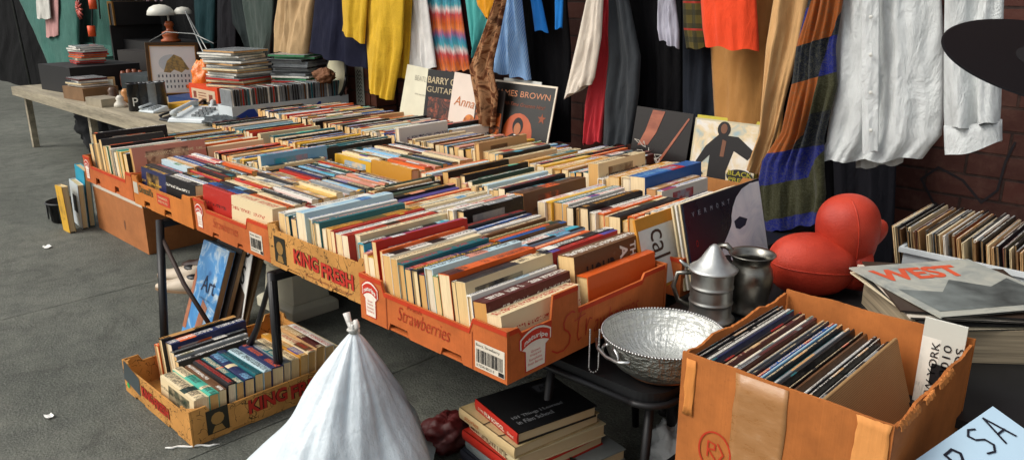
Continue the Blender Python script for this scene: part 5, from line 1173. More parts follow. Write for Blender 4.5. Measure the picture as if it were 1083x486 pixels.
# stack of film books
st = [  # thickness, spine colour, width(x), depth(y), label, lettering
 (.034, (176, 40, 28), .215, .265, 'black-covered book with red spine about film, top of the stack on the pavement', 'top'),
 (.034, (186, 160, 112), .26, .30, 'beige book with a cracked marbled cover, second in the stack', 'crack'),
 (.040, (206, 190, 150), .25, .30, 'cream book with tall brown spine capitals, third in the stack', 'show'),
 (.030, (170, 40, 28), .27, .30, 'red-spined book fourth from the top of the stack', None),
 (.036, (120, 126, 124), .31, .34, 'grey book fifth from the top of the stack', None),
 (.036, (40, 42, 50), .30, .33, 'dark blue book sixth from the top of the stack', None),
 (.044, (120, 90, 60), .31, .34, 'brown book second from the bottom of the stack', None),
 (.046, (60, 60, 62), .32, .34, 'charcoal book at the bottom of the stack', None)]
tot = sum(s[0] for s in st); zt = tot; scx, scy = -1.315, 1.455
for k, (th, c, w, d, lab, kind_) in enumerate(st):
    z0 = zt - th; zt = z0; rz = R((-13, -9, -12, -8, -11, -9, -12, -10)[k])
    t = thing('hardback_book' if k != 1 else 'paperback_book', lab, 'book', (scx + (0, -.025, -.012, -.02, .01, -.01, 0, 0)[k], scy + (0, .0, .02, .01, .03, .02, .01, .01)[k], z0 + .0005), (0, 0, rz), 'stack of books on the pavement')
    hw, hd2 = w / 2, d / 2; m = MB(); cv = (24, 24, 25) if k == 0 else c
    m.box((-hw, -hd2 + .003, 0), (hw, hd2, .003)); m.box((-hw, -hd2 + .003, th - .004), (hw, hd2, th - .001)); 
    cm = ink(cv, .35) if kind_ != 'crack' else picmat('marbled_cover', [(90, 70, 46), (170, 146, 100), (186, 164, 120), (120, 100, 70)], 10)
    bevel(obj('cover', m, cm, t, local=True), .001)
    m = MB(); rows = []
    for x in (-hw, hw): rows.append([(x, -hd2 + .003 - .003 * math.sin(math.pi * j / 6), (th - .001) * j / 6) for j in range(7)] + [(x, -hd2 + .006, (th - .001) * (6 - j) / 6) for j in range(7)])
    m.grid(rows, True, cap=True); spn = obj('spine', m, ink(c if k != 1 else (196, 170, 124), .4), t, local=True)
    m = MB(); m.box((-hw + .004, -hd2 + .007, .0034), (hw - .004, hd2 - .004, th - .0045), dict(col=C((196, 176, 140)))); obj('page_block', m, PAGES, t, local=True)
    FS = ((-hw, -hd2 - .0006, 0), X_, Z_); FT = ((-hw, -hd2, th - .001), X_, Y_)
    if kind_ == 'top':
        m = MB(); letters(m, 'FILM SCHOOL', *FS, .055, th * .28, .10, th * .36, .0008, 0, .02); letters(m, '101 THINGS', *FS, .022, th * .35, .028, th * .22, .0008); letters(m, 'Grand', *FS, .17, th * .34, .03, th * .22, .0008); obj('spine_lettering', m, ink((230, 214, 190)), spn, local=True)
        m = MB(); letters(m, '101 Things I Learned', (.05, -hd2 + .03, th - .001), Y_, -X_, 0, 0.0, .165, .018, .0006, 0, .01); letters(m, 'in Film School', (.075, -hd2 + .03, th - .001), Y_, -X_, 0, 0, .115, .018, .0006, 0, .01); obj('cover_lettering', m, ink((120, 122, 124)), t, local=True)
        m = MB(); patch(m, rect(.0, .02, .06, .04), (-.02, .04, th - .001), Y_, -X_, .0006); obj('cover_mark', m, ink((70, 72, 74)), t, local=True)
        m = MB(); letters(m, 'AB', (-.02, .04, th - .001), Y_, -X_, .01, .028, .04, .022, .0009, 0, .03); letters(m, 'STUDIO', (-.02, .04, th - .001), Y_, -X_, 0, .002, .06, .012, .0009); obj('mark_lettering', m, ink((34, 34, 35)), t, local=True)
    if kind_ == 'show':
        m = MB(); letters(m, 'SHOWTIME', *FS, .07, th * .14, .13, th * .7, .0008, 0, -.005); patch(m, rect(.012, th * .2, .02, th * .6), *FS, .0007); letters(m, 'III', *FS, .035, th * .2, .02, th * .6, .0008); obj('spine_lettering', m, ink((96, 64, 40)), spn, local=True)
    if kind_ == 'crack':
        m = MB(); stroke(m, [(.12, .0), (.115, .05), (.10, .10), (.115, .15), (.10, .2)], .0035, *FT); stroke(m, [(.19, .0), (.2, .04), (.23, .07), (.235, .1)], .004, *FT); obj('crack', m, ink((28, 22, 18)), t, local=True)
        m = MB(); letters(m, 'stories', *FS, .03, th * .3, .07, th * .4, .0008, .2); obj('spine_lettering', m, ink((176, 90, 40)), spn, local=True)
# red bag in clear plastic beside the sack, crumpled clear plastic by the carton
def crumple(name, label, cat, c, rad, mat, seed, extra=None):
    t = thing(name, label, cat, c); rows = []; rr = random.Random(seed); n = 48; mth = 26
    for a in range(mth + 1):
        ph_ = -math.pi / 2 + math.pi * a / mth; row = []
        for b in range(n):
            th_ = b * 2 * math.pi / n; d = Vector((math.cos(ph_) * math.cos(th_), math.cos(ph_) * math.sin(th_), math.sin(ph_)))
            k = 1 + .30 * noise.noise(d * 2.3 + Vector((seed, 0, 0))) + .22 * abs(noise.noise(d * 6 + Vector((0, seed, 0)))) + .1 * noise.noise(d * 14)
            p = Vector((d.x * rad[0], d.y * rad[1], d.z * rad[2])) * k; row.append((c[0] + p.x, c[1] + p.y, max(c[2] + rad[2] * .9 + p.z, .002)))
        rows.append(row)
    m = MB(); m.grid(rows, True, cap=True); obj('plastic', m, mat, t, True); return t
def clear_mat(name, c, tr=.7):
    m, nt, N, L, bs = nodes(name); bs.inputs['Base Color'].default_value = (*C(c), 1); sset(bs, Roughness=.18, Transmission_Weight=tr, IOR=1.12)
    bump(nt, bs, texn(nt, 'Noise', coord(nt), 40, 5).outputs[0], .5, .01); return m
rb = PZ(458, 500, 0)
t = crumple('red_bag', 'dark red bag lying on the pavement between the white sack and the book stack', 'bag', (rb.x - .08, rb.y + .13, 0), (.07, .085, .055), plain('dark_red_vinyl', (70, 16, 16), .5, .3, 10), 4)
crumple('plastic_bag', 'crumpled see-through plastic bag beside the dark red bag', 'bag', (rb.x + .06, rb.y + .20, 0), (.06, .07, .07), clear_mat('clear_film', (190, 214, 206), .6), 8)
cb_ = PZ(712, 500, .0)
crumple('plastic_bag', 'crumpled whitish plastic bag on the pavement beside the big carton', 'bag', (cb_.x + .0, cb_.y, 0), (.075, .08, .09), clear_mat('whitish_film', (222, 226, 226), .35), 15)
# carton under the far tray
KC = cardboard('brown_carton', (176, 112, 66), .2)
uc = thing('closed_carton', 'brown carton with a white tape stripe under the leftmost tray', 'carton', (-4.66, 1.85, 0))
m = MB(); m.box((-5.03, 1.57, .001), (-4.29, 2.02, .40)); cbx = obj('carton_body', m, KC, uc); bevel(cbx, .006)
m = MB(); Fc = ((-5.03, 1.57, 0), X_, Z_); Fr = ((-4.29, 1.57, 0), Y_, Z_)
patch(m, rect(.006, .265, .728, .065), *Fc, .0014); patch(m, rect(.006, .265, .44, .065), *Fr, .0014); obj('white_tape', m, plain('white_tape', (206, 196, 180), .5, .1, 20), cbx)
m = MB(); rr = random.Random(6)
for k in range(13):
    x_ = .08 + k * .05; stroke(m, [(x_, .29), (x_ + .012, .305 + rr.uniform(-.004, .006)), (x_ + .02, .288), (x_ + .034, .30)], .003, *Fc, .0022)
patch(m, disc_pts(.44, .11, .012, .03), *Fc, .001); obj('scribble', m, ink((120, 76, 48)), cbx)
# books standing on the pavement at the left
def standing(label, px_, h, w, th, cc, lean, art=None, yaw=0):
    b = PZ(*px_, 0); M = Matrix.Translation((b.x, b.y, h / 2 + .004 + w * abs(math.sin(R(lean))) * .0)) @ Matrix.Rotation(R(yaw), 4, 'Z') @ Matrix.Rotation(R(lean), 4, 'Y') @ Matrix(((0, 0, -1, 0), (-1, 0, 0, 0), (0, 1, 0, 0), (0, 0, 0, 1)))
    m, p = book_meshes(th, h, w, cc, 'brown', cc, .9 if cc == 'yellow' else .5, .4, (196, 180, 140), True)
    t = bpy.data.objects.new('hardback_book', None); COL.objects.link(t); t.matrix_world = M; tag(t, label, 'book', 'books standing on the pavement')
    c = obj('cover', m, COVER if cc == 'yellow' else ink(cc, .4), t, local=True); obj('page_block', p, PAGES, t, local=True)
    if art: art(c, th, h, w)
def sq(c, th, h, w):
    m = MB(); F = ((th / 2, 0, 0), Vector((0, 0, -1)), Vector((0, 1, 0))); 
    m.quad([(th / 2 + .001, -.05, w * .3), (th / 2 + .001, .06, w * .3), (th / 2 + .001, .06, w * .75), (th / 2 + .001, -.05, w * .75)]); obj('black_square', m, ink('black'), c, local=True)
standing('worn yellow hardback standing leftmost on the pavement beside the brown carton', (77, 246), .28, .12, .035, 'yellow', -4)
standing('white hardback with a black square standing on the pavement', (92, 243), .28, .14, .035, (196, 206, 210), 7, sq)
standing('bright turquoise hardback standing behind the white one', (100, 241), .36, .15, .035, (40, 150, 178), 8)
# shoes under the table
SHW = plain('cream_leather', (206, 190, 168), .5, .1, 20); SHB = plain('brown_leather', (58, 36, 26), .45, .2, 20); SHK = plain('black_leather', (24, 22, 22), .4, .2, 20)
def shoe(label, x, y, rot, mat, ln=.27, open_=True):
    t = thing('shoe', label, 'shoe', (x, y, .001), (0, 0, R(rot)), 'shoes under the table')
    rows = []; sole = []
    for k in range(15):
        a = k / 14; x_ = -ln / 2 + ln * a; w = (.034 + .012 * math.sin(a * math.pi)) * (math.sin(min(1, a * 5) * math.pi / 2) ** .5 if a > 0 else .1) * (1 if a < .8 else math.cos((a - .8) / .2 * 1.3) ** .6)
        h = (.075 - .05 * min(1, a * 1.35) ** 1.2 + .012 * math.sin(a * math.pi)) * (1 if a < .85 else 1 - (a - .85) * 3.4); w = max(w, .006); h = max(h, .012)
        rows.append([(x_, w * math.cos(q), .012 + h * max(0, math.sin(q))) for q in [j * math.pi / 8 for j in range(9)]]); sole.append([(x_, -w * 1.05, .0), (x_, w * 1.05, .0), (x_, w * 1.05, .012), (x_, -w * 1.05, .012)])
    m = MB(); m.grid(rows, False); o = obj('upper', m, mat, t, True, local=True); s = o.modifiers.new('s', 'SOLIDIFY'); s.thickness = .003
    m = MB(); m.grid(sole, True, cap=True); obj('sole', m, plain('sole_tan', (150, 120, 90), .7), t, local=True)
    m = MB(); m.ell((-ln * .26, 0, .066), (.045, .026, .018)); obj('opening', m, SHK, t, True, local=True)
    m = MB(); m.tube([(-ln * .05, -.036, .03), (-.0, -.02, .055), (0, .02, .055), (-ln * .05, .036, .03)], .006, 6); obj('shoe_strap', m, mat, t, True, local=True)
a = PZ(182, 300, 0); b = PZ(212, 290, 0)
shoe('cream strappy shoe, left one of the cream pair under the table', a.x - .03, a.y + .06, 205, SHW); shoe('cream strappy shoe, right one of the cream pair under the table', a.x + .12, a.y + .0, 215, SHW)
shoe('brown leather shoe lying behind the cream pair', a.x - .08, a.y + .20, 200, SHB); shoe('black leather shoe between the brown one and the art book', a.x + .16, a.y + .2, -30, SHK)
shoe('black shoe farthest back under the table', a.x + .05, a.y + .34, -25, SHK)
# litter
for (px_, lab, s_) in (((50, 262), 'small pale scrap of litter on the open pavement', .045), ((52, 441), 'tiny white scrap of litter near the lower left corner', .03)):
    b = PZ(*px_, 0); m = MB(); rr = random.Random(px_[0])
    m.grid([[b + Vector((s_ * (i - 2) / 4, s_ * (j - 2) / 5, .004 + rr.uniform(0, s_ * .22))) for i in range(5)] for j in range(5)]); o = obj('litter', m, WP); sd_ = o.modifiers.new('s', 'SOLIDIFY'); sd_.thickness = .001; tag(o, lab, 'litter')
b = PZ(175, 474, 0); m = MB(); m.tube([b + Vector((.17 * k / 9 * .64 + .006 * math.sin(k * 2), .17 * k / 9 * .77, .004)) for k in range(10)], [.002, .004, .003, .004, .003, .005, .003, .004, .003, .001], 6)
tag(obj('string', m, WP, None, True), 'short white string on the pavement beside the vine-printed tray', 'string')
# black bundles and basket at the far left, beyond the row
for k, (x_, y_, s_, lab) in enumerate(((-5.7, 2.5, .34, 'black cloth bundle under the pale trestle table'), (-6.6, 2.55, .36, 'second black bundle under the pale trestle table, farther left'), (-7.6, 2.6, .36, 'black bundle under the far end of the trestle table'), (-5.6, 3.1, .3, 'dark bundle against the wall under the trestle table'))):
    crumple('cloth_bundle', lab, 'bundle', (x_, y_, 0), (s_, s_ * .7, .24), plain('black_cloth', (22, 24, 28), .8, .2, 20), 20 + k)
crumple('cloth_bundle', 'blue and tan bundle of cloth behind the turquoise book', 'bundle', (-5.05, 1.9 + .32, 0), (.2, .16, .26), plain('blue_cloth', (30, 74, 140), .6, .3, 9), 31)
b = PZ(53, 236, 0); bk = thing('basket', 'small black plastic basket on the pavement left of the standing books', 'basket', (b.x, b.y + .1, 0))
m = MB(); m.lathe([(0, .004), (.085, .004), (.10, .12), (.105, .125), (.098, .125), (.08, .012), (0, .012)], (b.x, b.y + .1, 0), 20); obj('basket_body', m, BLK, bk, True)
m = MB(); m.lathe([(.104, .12), (.112, .124), (.104, .13)], (b.x, b.y + .1, 0), 20)
for k in range(10): a = k * math.pi / 5; m.box((b.x + .099 * math.cos(a) - .004, b.y + .1 + .099 * math.sin(a) - .004, .02), (b.x + .099 * math.cos(a) + .004, b.y + .1 + .099 * math.sin(a) + .004, .118))
obj('rim', m, plain('grey_plastic', (44, 46, 48), .5), bk, True)
# ------------------------------------------------------------------ bric-a-brac on the far table
TZ = .55
def onT(x, y): return PZ(x, y, TZ + .001)
def rbox(name, label, cat, x0, x1, y0, y1, z0, z1, mat, group=None, rz=0, part='body', bv=.004):
    t = thing(name, label, cat, ((x0 + x1) / 2, (y0 + y1) / 2, z0), (0, 0, R(rz)), group)
    m = MB(); m.box((-(x1 - x0) / 2, -(y1 - y0) / 2, 0), ((x1 - x0) / 2, (y1 - y0) / 2, z1 - z0)); bevel(obj(part, m, mat, t, local=True), bv); return t
# framed picture of a hilltop building
A = PY(153, 45, 2.62); B = PY(209, 45, 3.02); S = (B - A); w = S.length; S.normalize(); Tv = Vector((-.04, .06, 1)); Tv = (Tv - S * Tv.dot(S)).normalized(); h = A.z - TZ - .002
O = A - Tv * h; fr = thing('framed_picture', 'framed watercolour of a white building with a yellow hilltop behind', 'picture', O)
m = MB(); b_ = .024
for s0, t0, ww, hh in ((0, 0, w, b_), (0, h - b_, w, b_), (0, b_, b_, h - 2 * b_), (w - b_, b_, b_, h - 2 * b_)): m.prism(rect(s0, t0, ww, hh), .02, O, S, Tv)
obj('frame', m, plain('dark_gilt_frame', (74, 54, 30), .35, .3, 20), fr)
m = MB()
for s0, t0, ww, hh in ((b_, b_, w - 2 * b_, .006), (b_, h - b_ - .006, w - 2 * b_, .006), (b_, b_ + .006, .006, h - 2 * b_ - .012), (w - b_ - .006, b_ + .006, .006, h - 2 * b_ - .012)): patch(m, rect(s0, t0, ww, hh), O, S, Tv, .001)
obj('gilt_edge', m, ink((176, 128, 60), .3), fr)
F = (O - S.cross(Tv) * .008, S, Tv); m = MB(); m.prism(rect(b_ - .002, b_ - .002, w - 2 * b_ + .004, h - 2 * b_ + .004), .008, *F); pb = obj('picture', m, plain('mount_paper', (240, 242, 240), .4, .03, 10), fr)
m = MB(); patch(m, disc_pts(w * .46, h * .62, w * .24, h * .16), *F, .001); obj('sky_wash', m, picmat('pale_wash', [(190, 206, 214), (214, 222, 222)], 9), pb)
m = MB(); patch(m, [(w * .3, h * .46), (w * .38, h * .66), (w * .52, h * .78), (w * .66, h * .72), (w * .8, h * .5), (w * .6, h * .42)], *F, .0016); obj('hill', m, picmat('hill_tones', [(90, 96, 92), (186, 160, 96), (120, 112, 84), (214, 190, 120)], 30), pb)
m = MB(); patch(m, [(w * .16, h * .1), (w * .84, h * .1), (w * .84, h * .46), (w * .72, h * .5), (w * .64, h * .44), (w * .5, h * .5), (w * .4, h * .42), (w * .24, h * .46), (w * .16, h * .4)], *F, .002); obj('building_wash', m, ink((226, 230, 228)), pb)
m = MB()
for a in range(9):
    for b2 in range(3): patch(m, rect(w * (.19 + .072 * a), h * (.16 + .1 * b2), w * .025, h * .05), *F, .0026)
obj('window_marks', m, ink((70, 84, 98)), pb)
for (xa_, xb_, ya_, yb_, h_, c_, lb_) in ((-7.9, -7.3, 2.2, 2.8, .22, (22, 22, 24), 'black case at the far left of the trestle table'), (-7.1, -6.75, 2.12, 2.4, .10, (120, 90, 60), 'low brown box beside the black case'), (-7.95, -7.4, 2.9, 3.25, .3, (40, 36, 34), 'dark brown case behind the black one'), (-6.55, -6.3, 2.1, 2.25, .06, (150, 140, 120), 'small pale tin near the table edge at far left'), (-7.15, -6.7, 2.6, 3.0, .16, (50, 58, 60), 'slate grey box behind the low brown one')):
    rbox('storage_box', lb_, 'box', xa_, xb_, ya_, yb_, TZ + .001, TZ + h_, plain('box_tone', c_, .6, .2, 12), rz=6, bv=.008)
# black cabinet carrying lamp and trunk
LB = PY(181, 44, 3.2)
rbox('black_cabinet', 'tall black cabinet behind the framed picture', 'cabinet', LB.x - .75, LB.x + .45, 3.05, 3.5, TZ + .001, LB.z - .002, plain('black_lacquer', (16, 16, 18), .5, .2, 10))
lp = thing('table_lamp', 'small mushroom lamp with white shades and orange base on the black cabinet', 'lamp', LB)
SHD = plain('white_shade', (214, 212, 200), .4, .05, 10, bmp=0); ORB = plain('orange_glaze', (170, 84, 40), .35, .15, 12)
c = (LB.x, LB.y, LB.z)
m = MB(); m.lathe([(0, .001), (.085, .001), (.09, .012), (.06, .03), (.075, .06), (.07, .085), (.03, .10), (.03, .13), (.045, .15), (.03, .18), (0, .185)], c, 24); obj('base', m, ORB, lp, True)
m = MB(); m.tube([Vector(c) + Z_ * .16, Vector(c) + Z_ * .30], .009, 8); obj('stem', m, SHD, lp, True)
dS = Vector((.36, .93, 0)).normalized()
m = MB(); q = Vector(c) - dS * .06; m.lathe([(.115, .235), (.12, .24), (.112, .275), (.09, .305), (.05, .325), (.0, .332), ], (q.x, q.y, q.z), 32); m.lathe([(.0, .325), (.05, .318), (.088, .30), (.109, .27), (.115, .235)], (q.x, q.y, q.z), 32); obj('lamp_shade', m, SHD, lp, True)
m = MB(); q = Vector(c) + dS * .13; m.lathe([(.075, .245), (.078, .27), (.05, .30), (.0, .31)], (q.x, q.y, q.z), 24); obj('lamp_shade', m, SHD, lp, True)
# thin folding stand of wire beside the lamp
ws = thing('wire_stand', 'thin metal folding stand rods leaning beside the lamp', 'stand', (LB.x + .25, 3.0, TZ))
m = MB(); a0 = PY(196, 12, 3.15)
for (x, y, Yq) in ((218, 62, 2.95), (223, 60, 3.0)): m.tube([a0, PY(x, y, Yq), PY(x + 4, y + 32, Yq)], .006, 6)
m.tube([PY(158, 44, 3.04), PY(176, 34, 3.04), PY(205, 36, 3.04), PY(226, 46, 3.04)], .005, 6); obj('rod', m, metal('wire_steel', (150, 152, 150), .4), ws, True)
# black trunk with brass trim on top of a dark box, left of the cabinet
K0 = PY(115, 58, 2.9); K1 = PY(163, 58, 3.3)
ck_ = thing('trunk', 'black trunk with brass edges stacked beside the lamp', 'trunk', (K0.x, 3.1, TZ))
BLF = plain('black_trunk', (20, 18, 18), .5, .25, 12)
m = MB(); m.box((K0.x, 2.95, TZ + .001), (LB.x - .78, 3.45, 1.06)); bevel(obj('lower_case', m, BLF, ck_), .01)
m = MB(); m.box((K0.x + .05, 2.98, 1.062), (LB.x - .80, 3.42, 1.28)); bevel(obj('upper_case', m, BLF, ck_), .01)
BR = metal('brass', (150, 112, 56), .4)
m = MB()
for z_ in (1.262,): m.box((K0.x + .045, 2.974, z_), (LB.x - .795, 2.985, z_ + .022)); m.box((LB.x - .804, 2.974, z_), (LB.x - .794, 3.42, z_ + .022))
for x_ in (K0.x + .043, LB.x - .815): m.box((x_, 2.972, 1.06), (x_ + .022, 2.986, 1.28))
obj('brass_trim', m, BR, ck_)
gb_ = thing('beaded_trinkets', 'cluster of small glass beads standing on the brass trimmed trunk', 'trinkets', (K0.x + .4, 3.15, 1.28)); m = MB(); rr = random.Random(8)
for k in range(46): m.ell((K0.x + .25 + rr.random() * .5, 3.1 + rr.random() * .15, 1.29 + rr.random() * .14), (.013, .013, .013), 6, 5)
obj('beads', m, picmat('bead_colours', [(60, 50, 70), (190, 180, 190), (120, 60, 80), (150, 190, 180)], 30, .2), gb_, True)
# red and orange boxes
P0 = onT(205, 108); P1 = onT(246, 112)
DX = .5
rbx = thing('cardboard_box', 'flat red-orange box with a pale label under the first stack of discs', 'box', (P0.x + .3, P0.y, TZ))
a0 = PZ(202, 110, TZ); RY = a0.y
bx0, bx1, by0, by1 = a0.x, a0.x + .46, RY, RY + 1.0
RB = cardboard('red_orange_box', (206, 70, 34), .1)
m = MB(); m.box((bx0, by0, TZ + .001), (bx1, by1, TZ + .16)); rbb = obj('box_body', m, RB, rbx); bevel(rbb, .004)
Ff = ((bx0, by0, TZ), X_, Z_); m = MB(); patch(m, rect(.04, .035, .38, .095), *Ff, .0014); obj('label', m, ink((196, 176, 150)), rbb)
m = MB(); patch(m, rect(.07, .06, .05, .05), *Ff, .002); patch(m, rect(.32, .05, .06, .05), *Ff, .002)
for k in range(3): patch(m, rect(.15, .06 + .02 * k, .13, .006), *Ff, .002)
obj('label_print', m, ink((120, 60, 44)), rbb)
CDM = {}
def cdmat(c):
    if c not in CDM: CDM[c] = plain('case_' + c.replace(' ', '_'), c, .25, .15, 40, bmp=0)
    return CDM[c]
def cd(label, group, c, M, th=.011, w=.142, h=.125):
    t = bpy.data.objects.new('disc_case', None); COL.objects.link(t); t.matrix_world = M; tag(t, label, 'disc case', group)
    m = MB(); m.box((-w / 2, -h / 2, 0), (w / 2, h / 2, th * .42)); m.box((-w / 2, -h / 2, th * .55), (w / 2, h / 2, th)); obj('shell', m, cdmat('grey'), t, local=True)
    m = MB(); m.box((-w / 2 - .0005, -h / 2 - .0005, th * .10), (w / 2 + .0005, h / 2 + .0005, th * .84)); obj('inlay', m, cdmat(c), t, local=True)
rr = random.Random(12); cdc = ['white', 'cream', 'cream', 'red', 'white', 'white', 'tan', 'orange', 'white', 'maroon', 'cream', 'black']
sc_ = 1.0
S1 = PZ(252, 90, TZ + .162); z = S1.z
for k in range(15):
    th = .0175; M = Matrix.Translation((S1.x + rr.uniform(-.03, .03) - .02 * (k > 10), S1.y + rr.uniform(-.03, .03), z)) @ Matrix.Rotation(R(20 + rr.uniform(-14, 14)), 4, 'Z')
    cd('disc case in the tall untidy stack on the red-orange box', 'disc cases stacked on the red-orange box', rr.choice(cdc[:9]), M, th * .94, .34, .31); z += th
S2 = PZ(318, 92, TZ + .12); S2 = Vector((S2.x, min(S2.y, 3.2), TZ + .155)); f_ = (3.2 / PZ(318, 92, TZ + .12).y) if PZ(318, 92, TZ + .12).y > 3.2 else 1; S2.x = PY(318, 92, S2.y).x
z = S2.z
pl2 = rbox('flat_box', 'low black box under the second stack of discs', 'box', S2.x - .25, S2.x + .25, S2.y - .22, S2.y + .22, TZ + .001, S2.z - .001, BLF)
for k in range(14):
    th = .017; M = Matrix.Translation((S2.x + rr.uniform(-.02, .02), S2.y + rr.uniform(-.02, .02), z)) @ Matrix.Rotation(R(30 + rr.uniform(-8, 8)), 4, 'Z')
    cd('disc case in the neat shorter stack right of the untidy one', 'disc cases in the second stack', ('maroon', 'cream', 'red', 'green', 'white', 'grey', 'charcoal', 'grey', 'charcoal', 'grey', 'grey', 'charcoal', 'green', 'green')[k], M, th * .94, .30, .27); z += th
# row of discs standing in a printed box
rx = -4.86
dbx = thing('disc_box', 'long blue and white printed box filled with upright disc cases', 'box', (rx, 2.8, TZ))
ry0, ry1 = 2.42, 3.32
BXM = plain('pale_blue_box', (196, 204, 206), .5, .08, 9)
m = MB(); m.box((rx - .19, ry0, TZ + .001), (rx, ry1, TZ + .008)); m.box((rx - .006, ry0, TZ + .008), (rx, ry1, TZ + .115)); m.box((rx - .19, ry0, TZ + .008), (rx - .184, ry1, TZ + .115)); m.box((rx - .183, ry0, TZ + .008), (rx - .007, ry0 + .006, TZ + .115)); bb = obj('box_wall', m, BXM, dbx)
Fb = ((rx, ry0, TZ), Y_, Z_); m = MB(); L_ = ry1 - ry0
pts = [(.02, .01)] + [(.02 + L_ * .72, .01), (.02 + L_ * .72, .09)] + [(.02 + L_ * (.7 - .05 * k), .09 - .035 * (k % 3 == 1) - .04 * (k % 4 == 2)) for k in range(13)] + [(.02, .05)]
patch(m, pts, *Fb, .0014); obj('blue_print', m, ink((30, 62, 150)), bb)
m = MB(); letters(m, 'ALL CDS', *Fb, L_ * .80, .055, L_ * .13, .02, .0016); letters(m, 'SALE $2', *Fb, L_ * .80, .02, L_ * .13, .02, .0016); obj('dark_lettering', m, ink((30, 34, 50)), bb)
y = ry0 + .012; k = 0
while y < ry1 - .02:
    th = .0165; M = Matrix.Translation((rx - .095, y + th, TZ + .135)) @ Matrix.Rotation(R(90 + rr.uniform(-2, 3)), 4, 'X')
    cd('disc case standing in the long blue and white box', 'disc cases in the long printed box', rr.choice(['charcoal', 'grey', 'charcoal', 'black', 'white', 'brown', 'grey', 'red', 'charcoal', 'teal']), M, th * .9, .15, .17); y += th + .002; k += 1
for (xs_, ys_, n_, lb_) in ((-8.1, 2.5, 9, 'disc case in the stack on top of the black case at far left'), (-7.42, 2.26, 4, 'disc case in the low stack on the brown box')):
    zs_ = TZ + (.223 if n_ == 9 else .103)
    for k in range(n_): cd(lb_, lb_.replace('disc case in', 'disc cases in'), rr.choice(cdc), Matrix.Translation((xs_ + .5 + rr.uniform(-.02, .02), ys_ + rr.uniform(-.02, .02), zs_ + k * .017)) @ Matrix.Rotation(R(rr.uniform(-15, 15)), 4, 'Z'), .016, .24, .22)
# orange plastic bag with a rounded top behind the first stack
ob_ = onT(222, 104)
crumple('plastic_bag', 'bright orange plastic bag bulging behind the untidy stack of discs', 'bag', (S1.x - .38, S1.y - .06, TZ + .02), (.10, .10, .155), bag_mat('orange_sack', (230, 120, 24)), 51)
# books and coloured lids in front of the frame
for (x, y, w_, d_, h_, c_, lb_) in ((196, 100, .5, .26, .03, (226, 100, 40), 'orange tray lid beside the red-orange box'), (196, 110, .46, .3, .05, (30, 60, 110), 'dark blue flat box stacked under the orange lid'), (190, 116, .4, .3, .035, (226, 170, 40), 'yellow flat box at the front of the trestle table')):
    p_ = onT(x, y); rbox('flat_box', lb_, 'box', p_.x - w_ / 2, p_.x + w_ / 2, p_.y, p_.y + d_, TZ + .001 + (.055 if c_[2] == 40 and c_[1] == 100 else 0), TZ + (.055 if c_[2] == 40 and c_[1] == 100 else 0) + h_, ink(c_, .4), rz=12 if 'orange' in lb_ else 8)
p_ = onT(172, 98); rbox('flat_box', 'stack of pale flat cases in front of the framed picture', 'box', p_.x - .22, p_.x + .22, p_.y, p_.y + .2, TZ + .001, TZ + .05, plain('pale_cases', (196, 204, 206), .3, .3, 50, stretch=(.1, .1, 5)), rz=20)
# telephones
DEV = plain('white_plastic_device', (196, 204, 206), .35, .08, 10, bmp=0); DEVK = plain('black_plastic_device', (22, 22, 24), .3, .1, 10, bmp=0)
def phone(label, px_, rz, dark=False, s=1.0):
    p_ = onT(*px_); t = thing('telephone', label, 'telephone', (p_.x, p_.y, TZ + .001), (0, 0, R(rz))); mt = DEVK if dark else DEV
    m = MB(); m.quad([(-.14 * s, -.12 * s, 0), (.14 * s, -.12 * s, 0), (.14 * s, .12 * s, 0), (-.14 * s, .12 * s, 0)][::-1])
    a_ = [(-.14, -.12, 0), (.14, -.12, 0), (.14, .12, 0), (-.14, .12, 0)]; b_2 = [(-.13, -.11, .025), (.13, -.11, .025), (.12, .11, .07), (-.12, .11, .07)]
    m = MB(); m.grid([[tuple(v * s for v in q) for q in a_], [tuple(v * s for v in q) for q in b_2]], True, cap=True); bevel(obj('base', m, mt, t, local=True), .008)
    m = MB()
    for i in range(4):
        for j in range(3): m.box((.0 * s + .03 * j * s, (-.08 + .035 * i) * s, (.03 + .009 * i) * s), (.022 * s + .03 * j * s, (-.06 + .035 * i) * s, (.045 + .009 * i) * s))
    obj('keys', m, cdmat('grey' if not dark else 'charcoal'), t, local=True)
    m = MB(); m.tube([(-.09 * s, -.12 * s, .05 * s), (-.09 * s, -.09 * s, .065 * s), (-.09 * s, .06 * s, .09 * s), (-.09 * s, .10 * s, .08 * s)], [.022 * s, .013 * s, .013 * s, .022 * s], 10); obj('handset', m, mt, t, True, local=True); return t
phone('white telephone lying on the front edge of the trestle table', (212, 127), 30, s=1.15)
phone('second white telephone right of the first, with a dark keypad', (240, 122), 60, s=1.0)
phone('small grey telephone left of the white ones', (163, 118), 15, s=.6)
phone('black cordless telephone lying on top beside the yellow box', (222, 116), 40, True, .7)
phone('dark grey answering machine at the front corner of the trestle table', (185, 127), 10, True, .6)
for k, (x, y, lb_) in enumerate(((250, 128, 'heap of pale electronics nearest to the book trays'), (236, 132, 'grey cable and gadget heap by the book trays'))):
    p_ = onT(x, y); crumple('gadget_heap', lb_, 'gadgets', (p_.x, p_.y, TZ), (.15, .10, .03), picmat('gadget_tones_%d' % k, [(20, 26, 28), (60, 70, 74), (30, 36, 38), (150, 176, 184)], 16, .5), 60 + k)
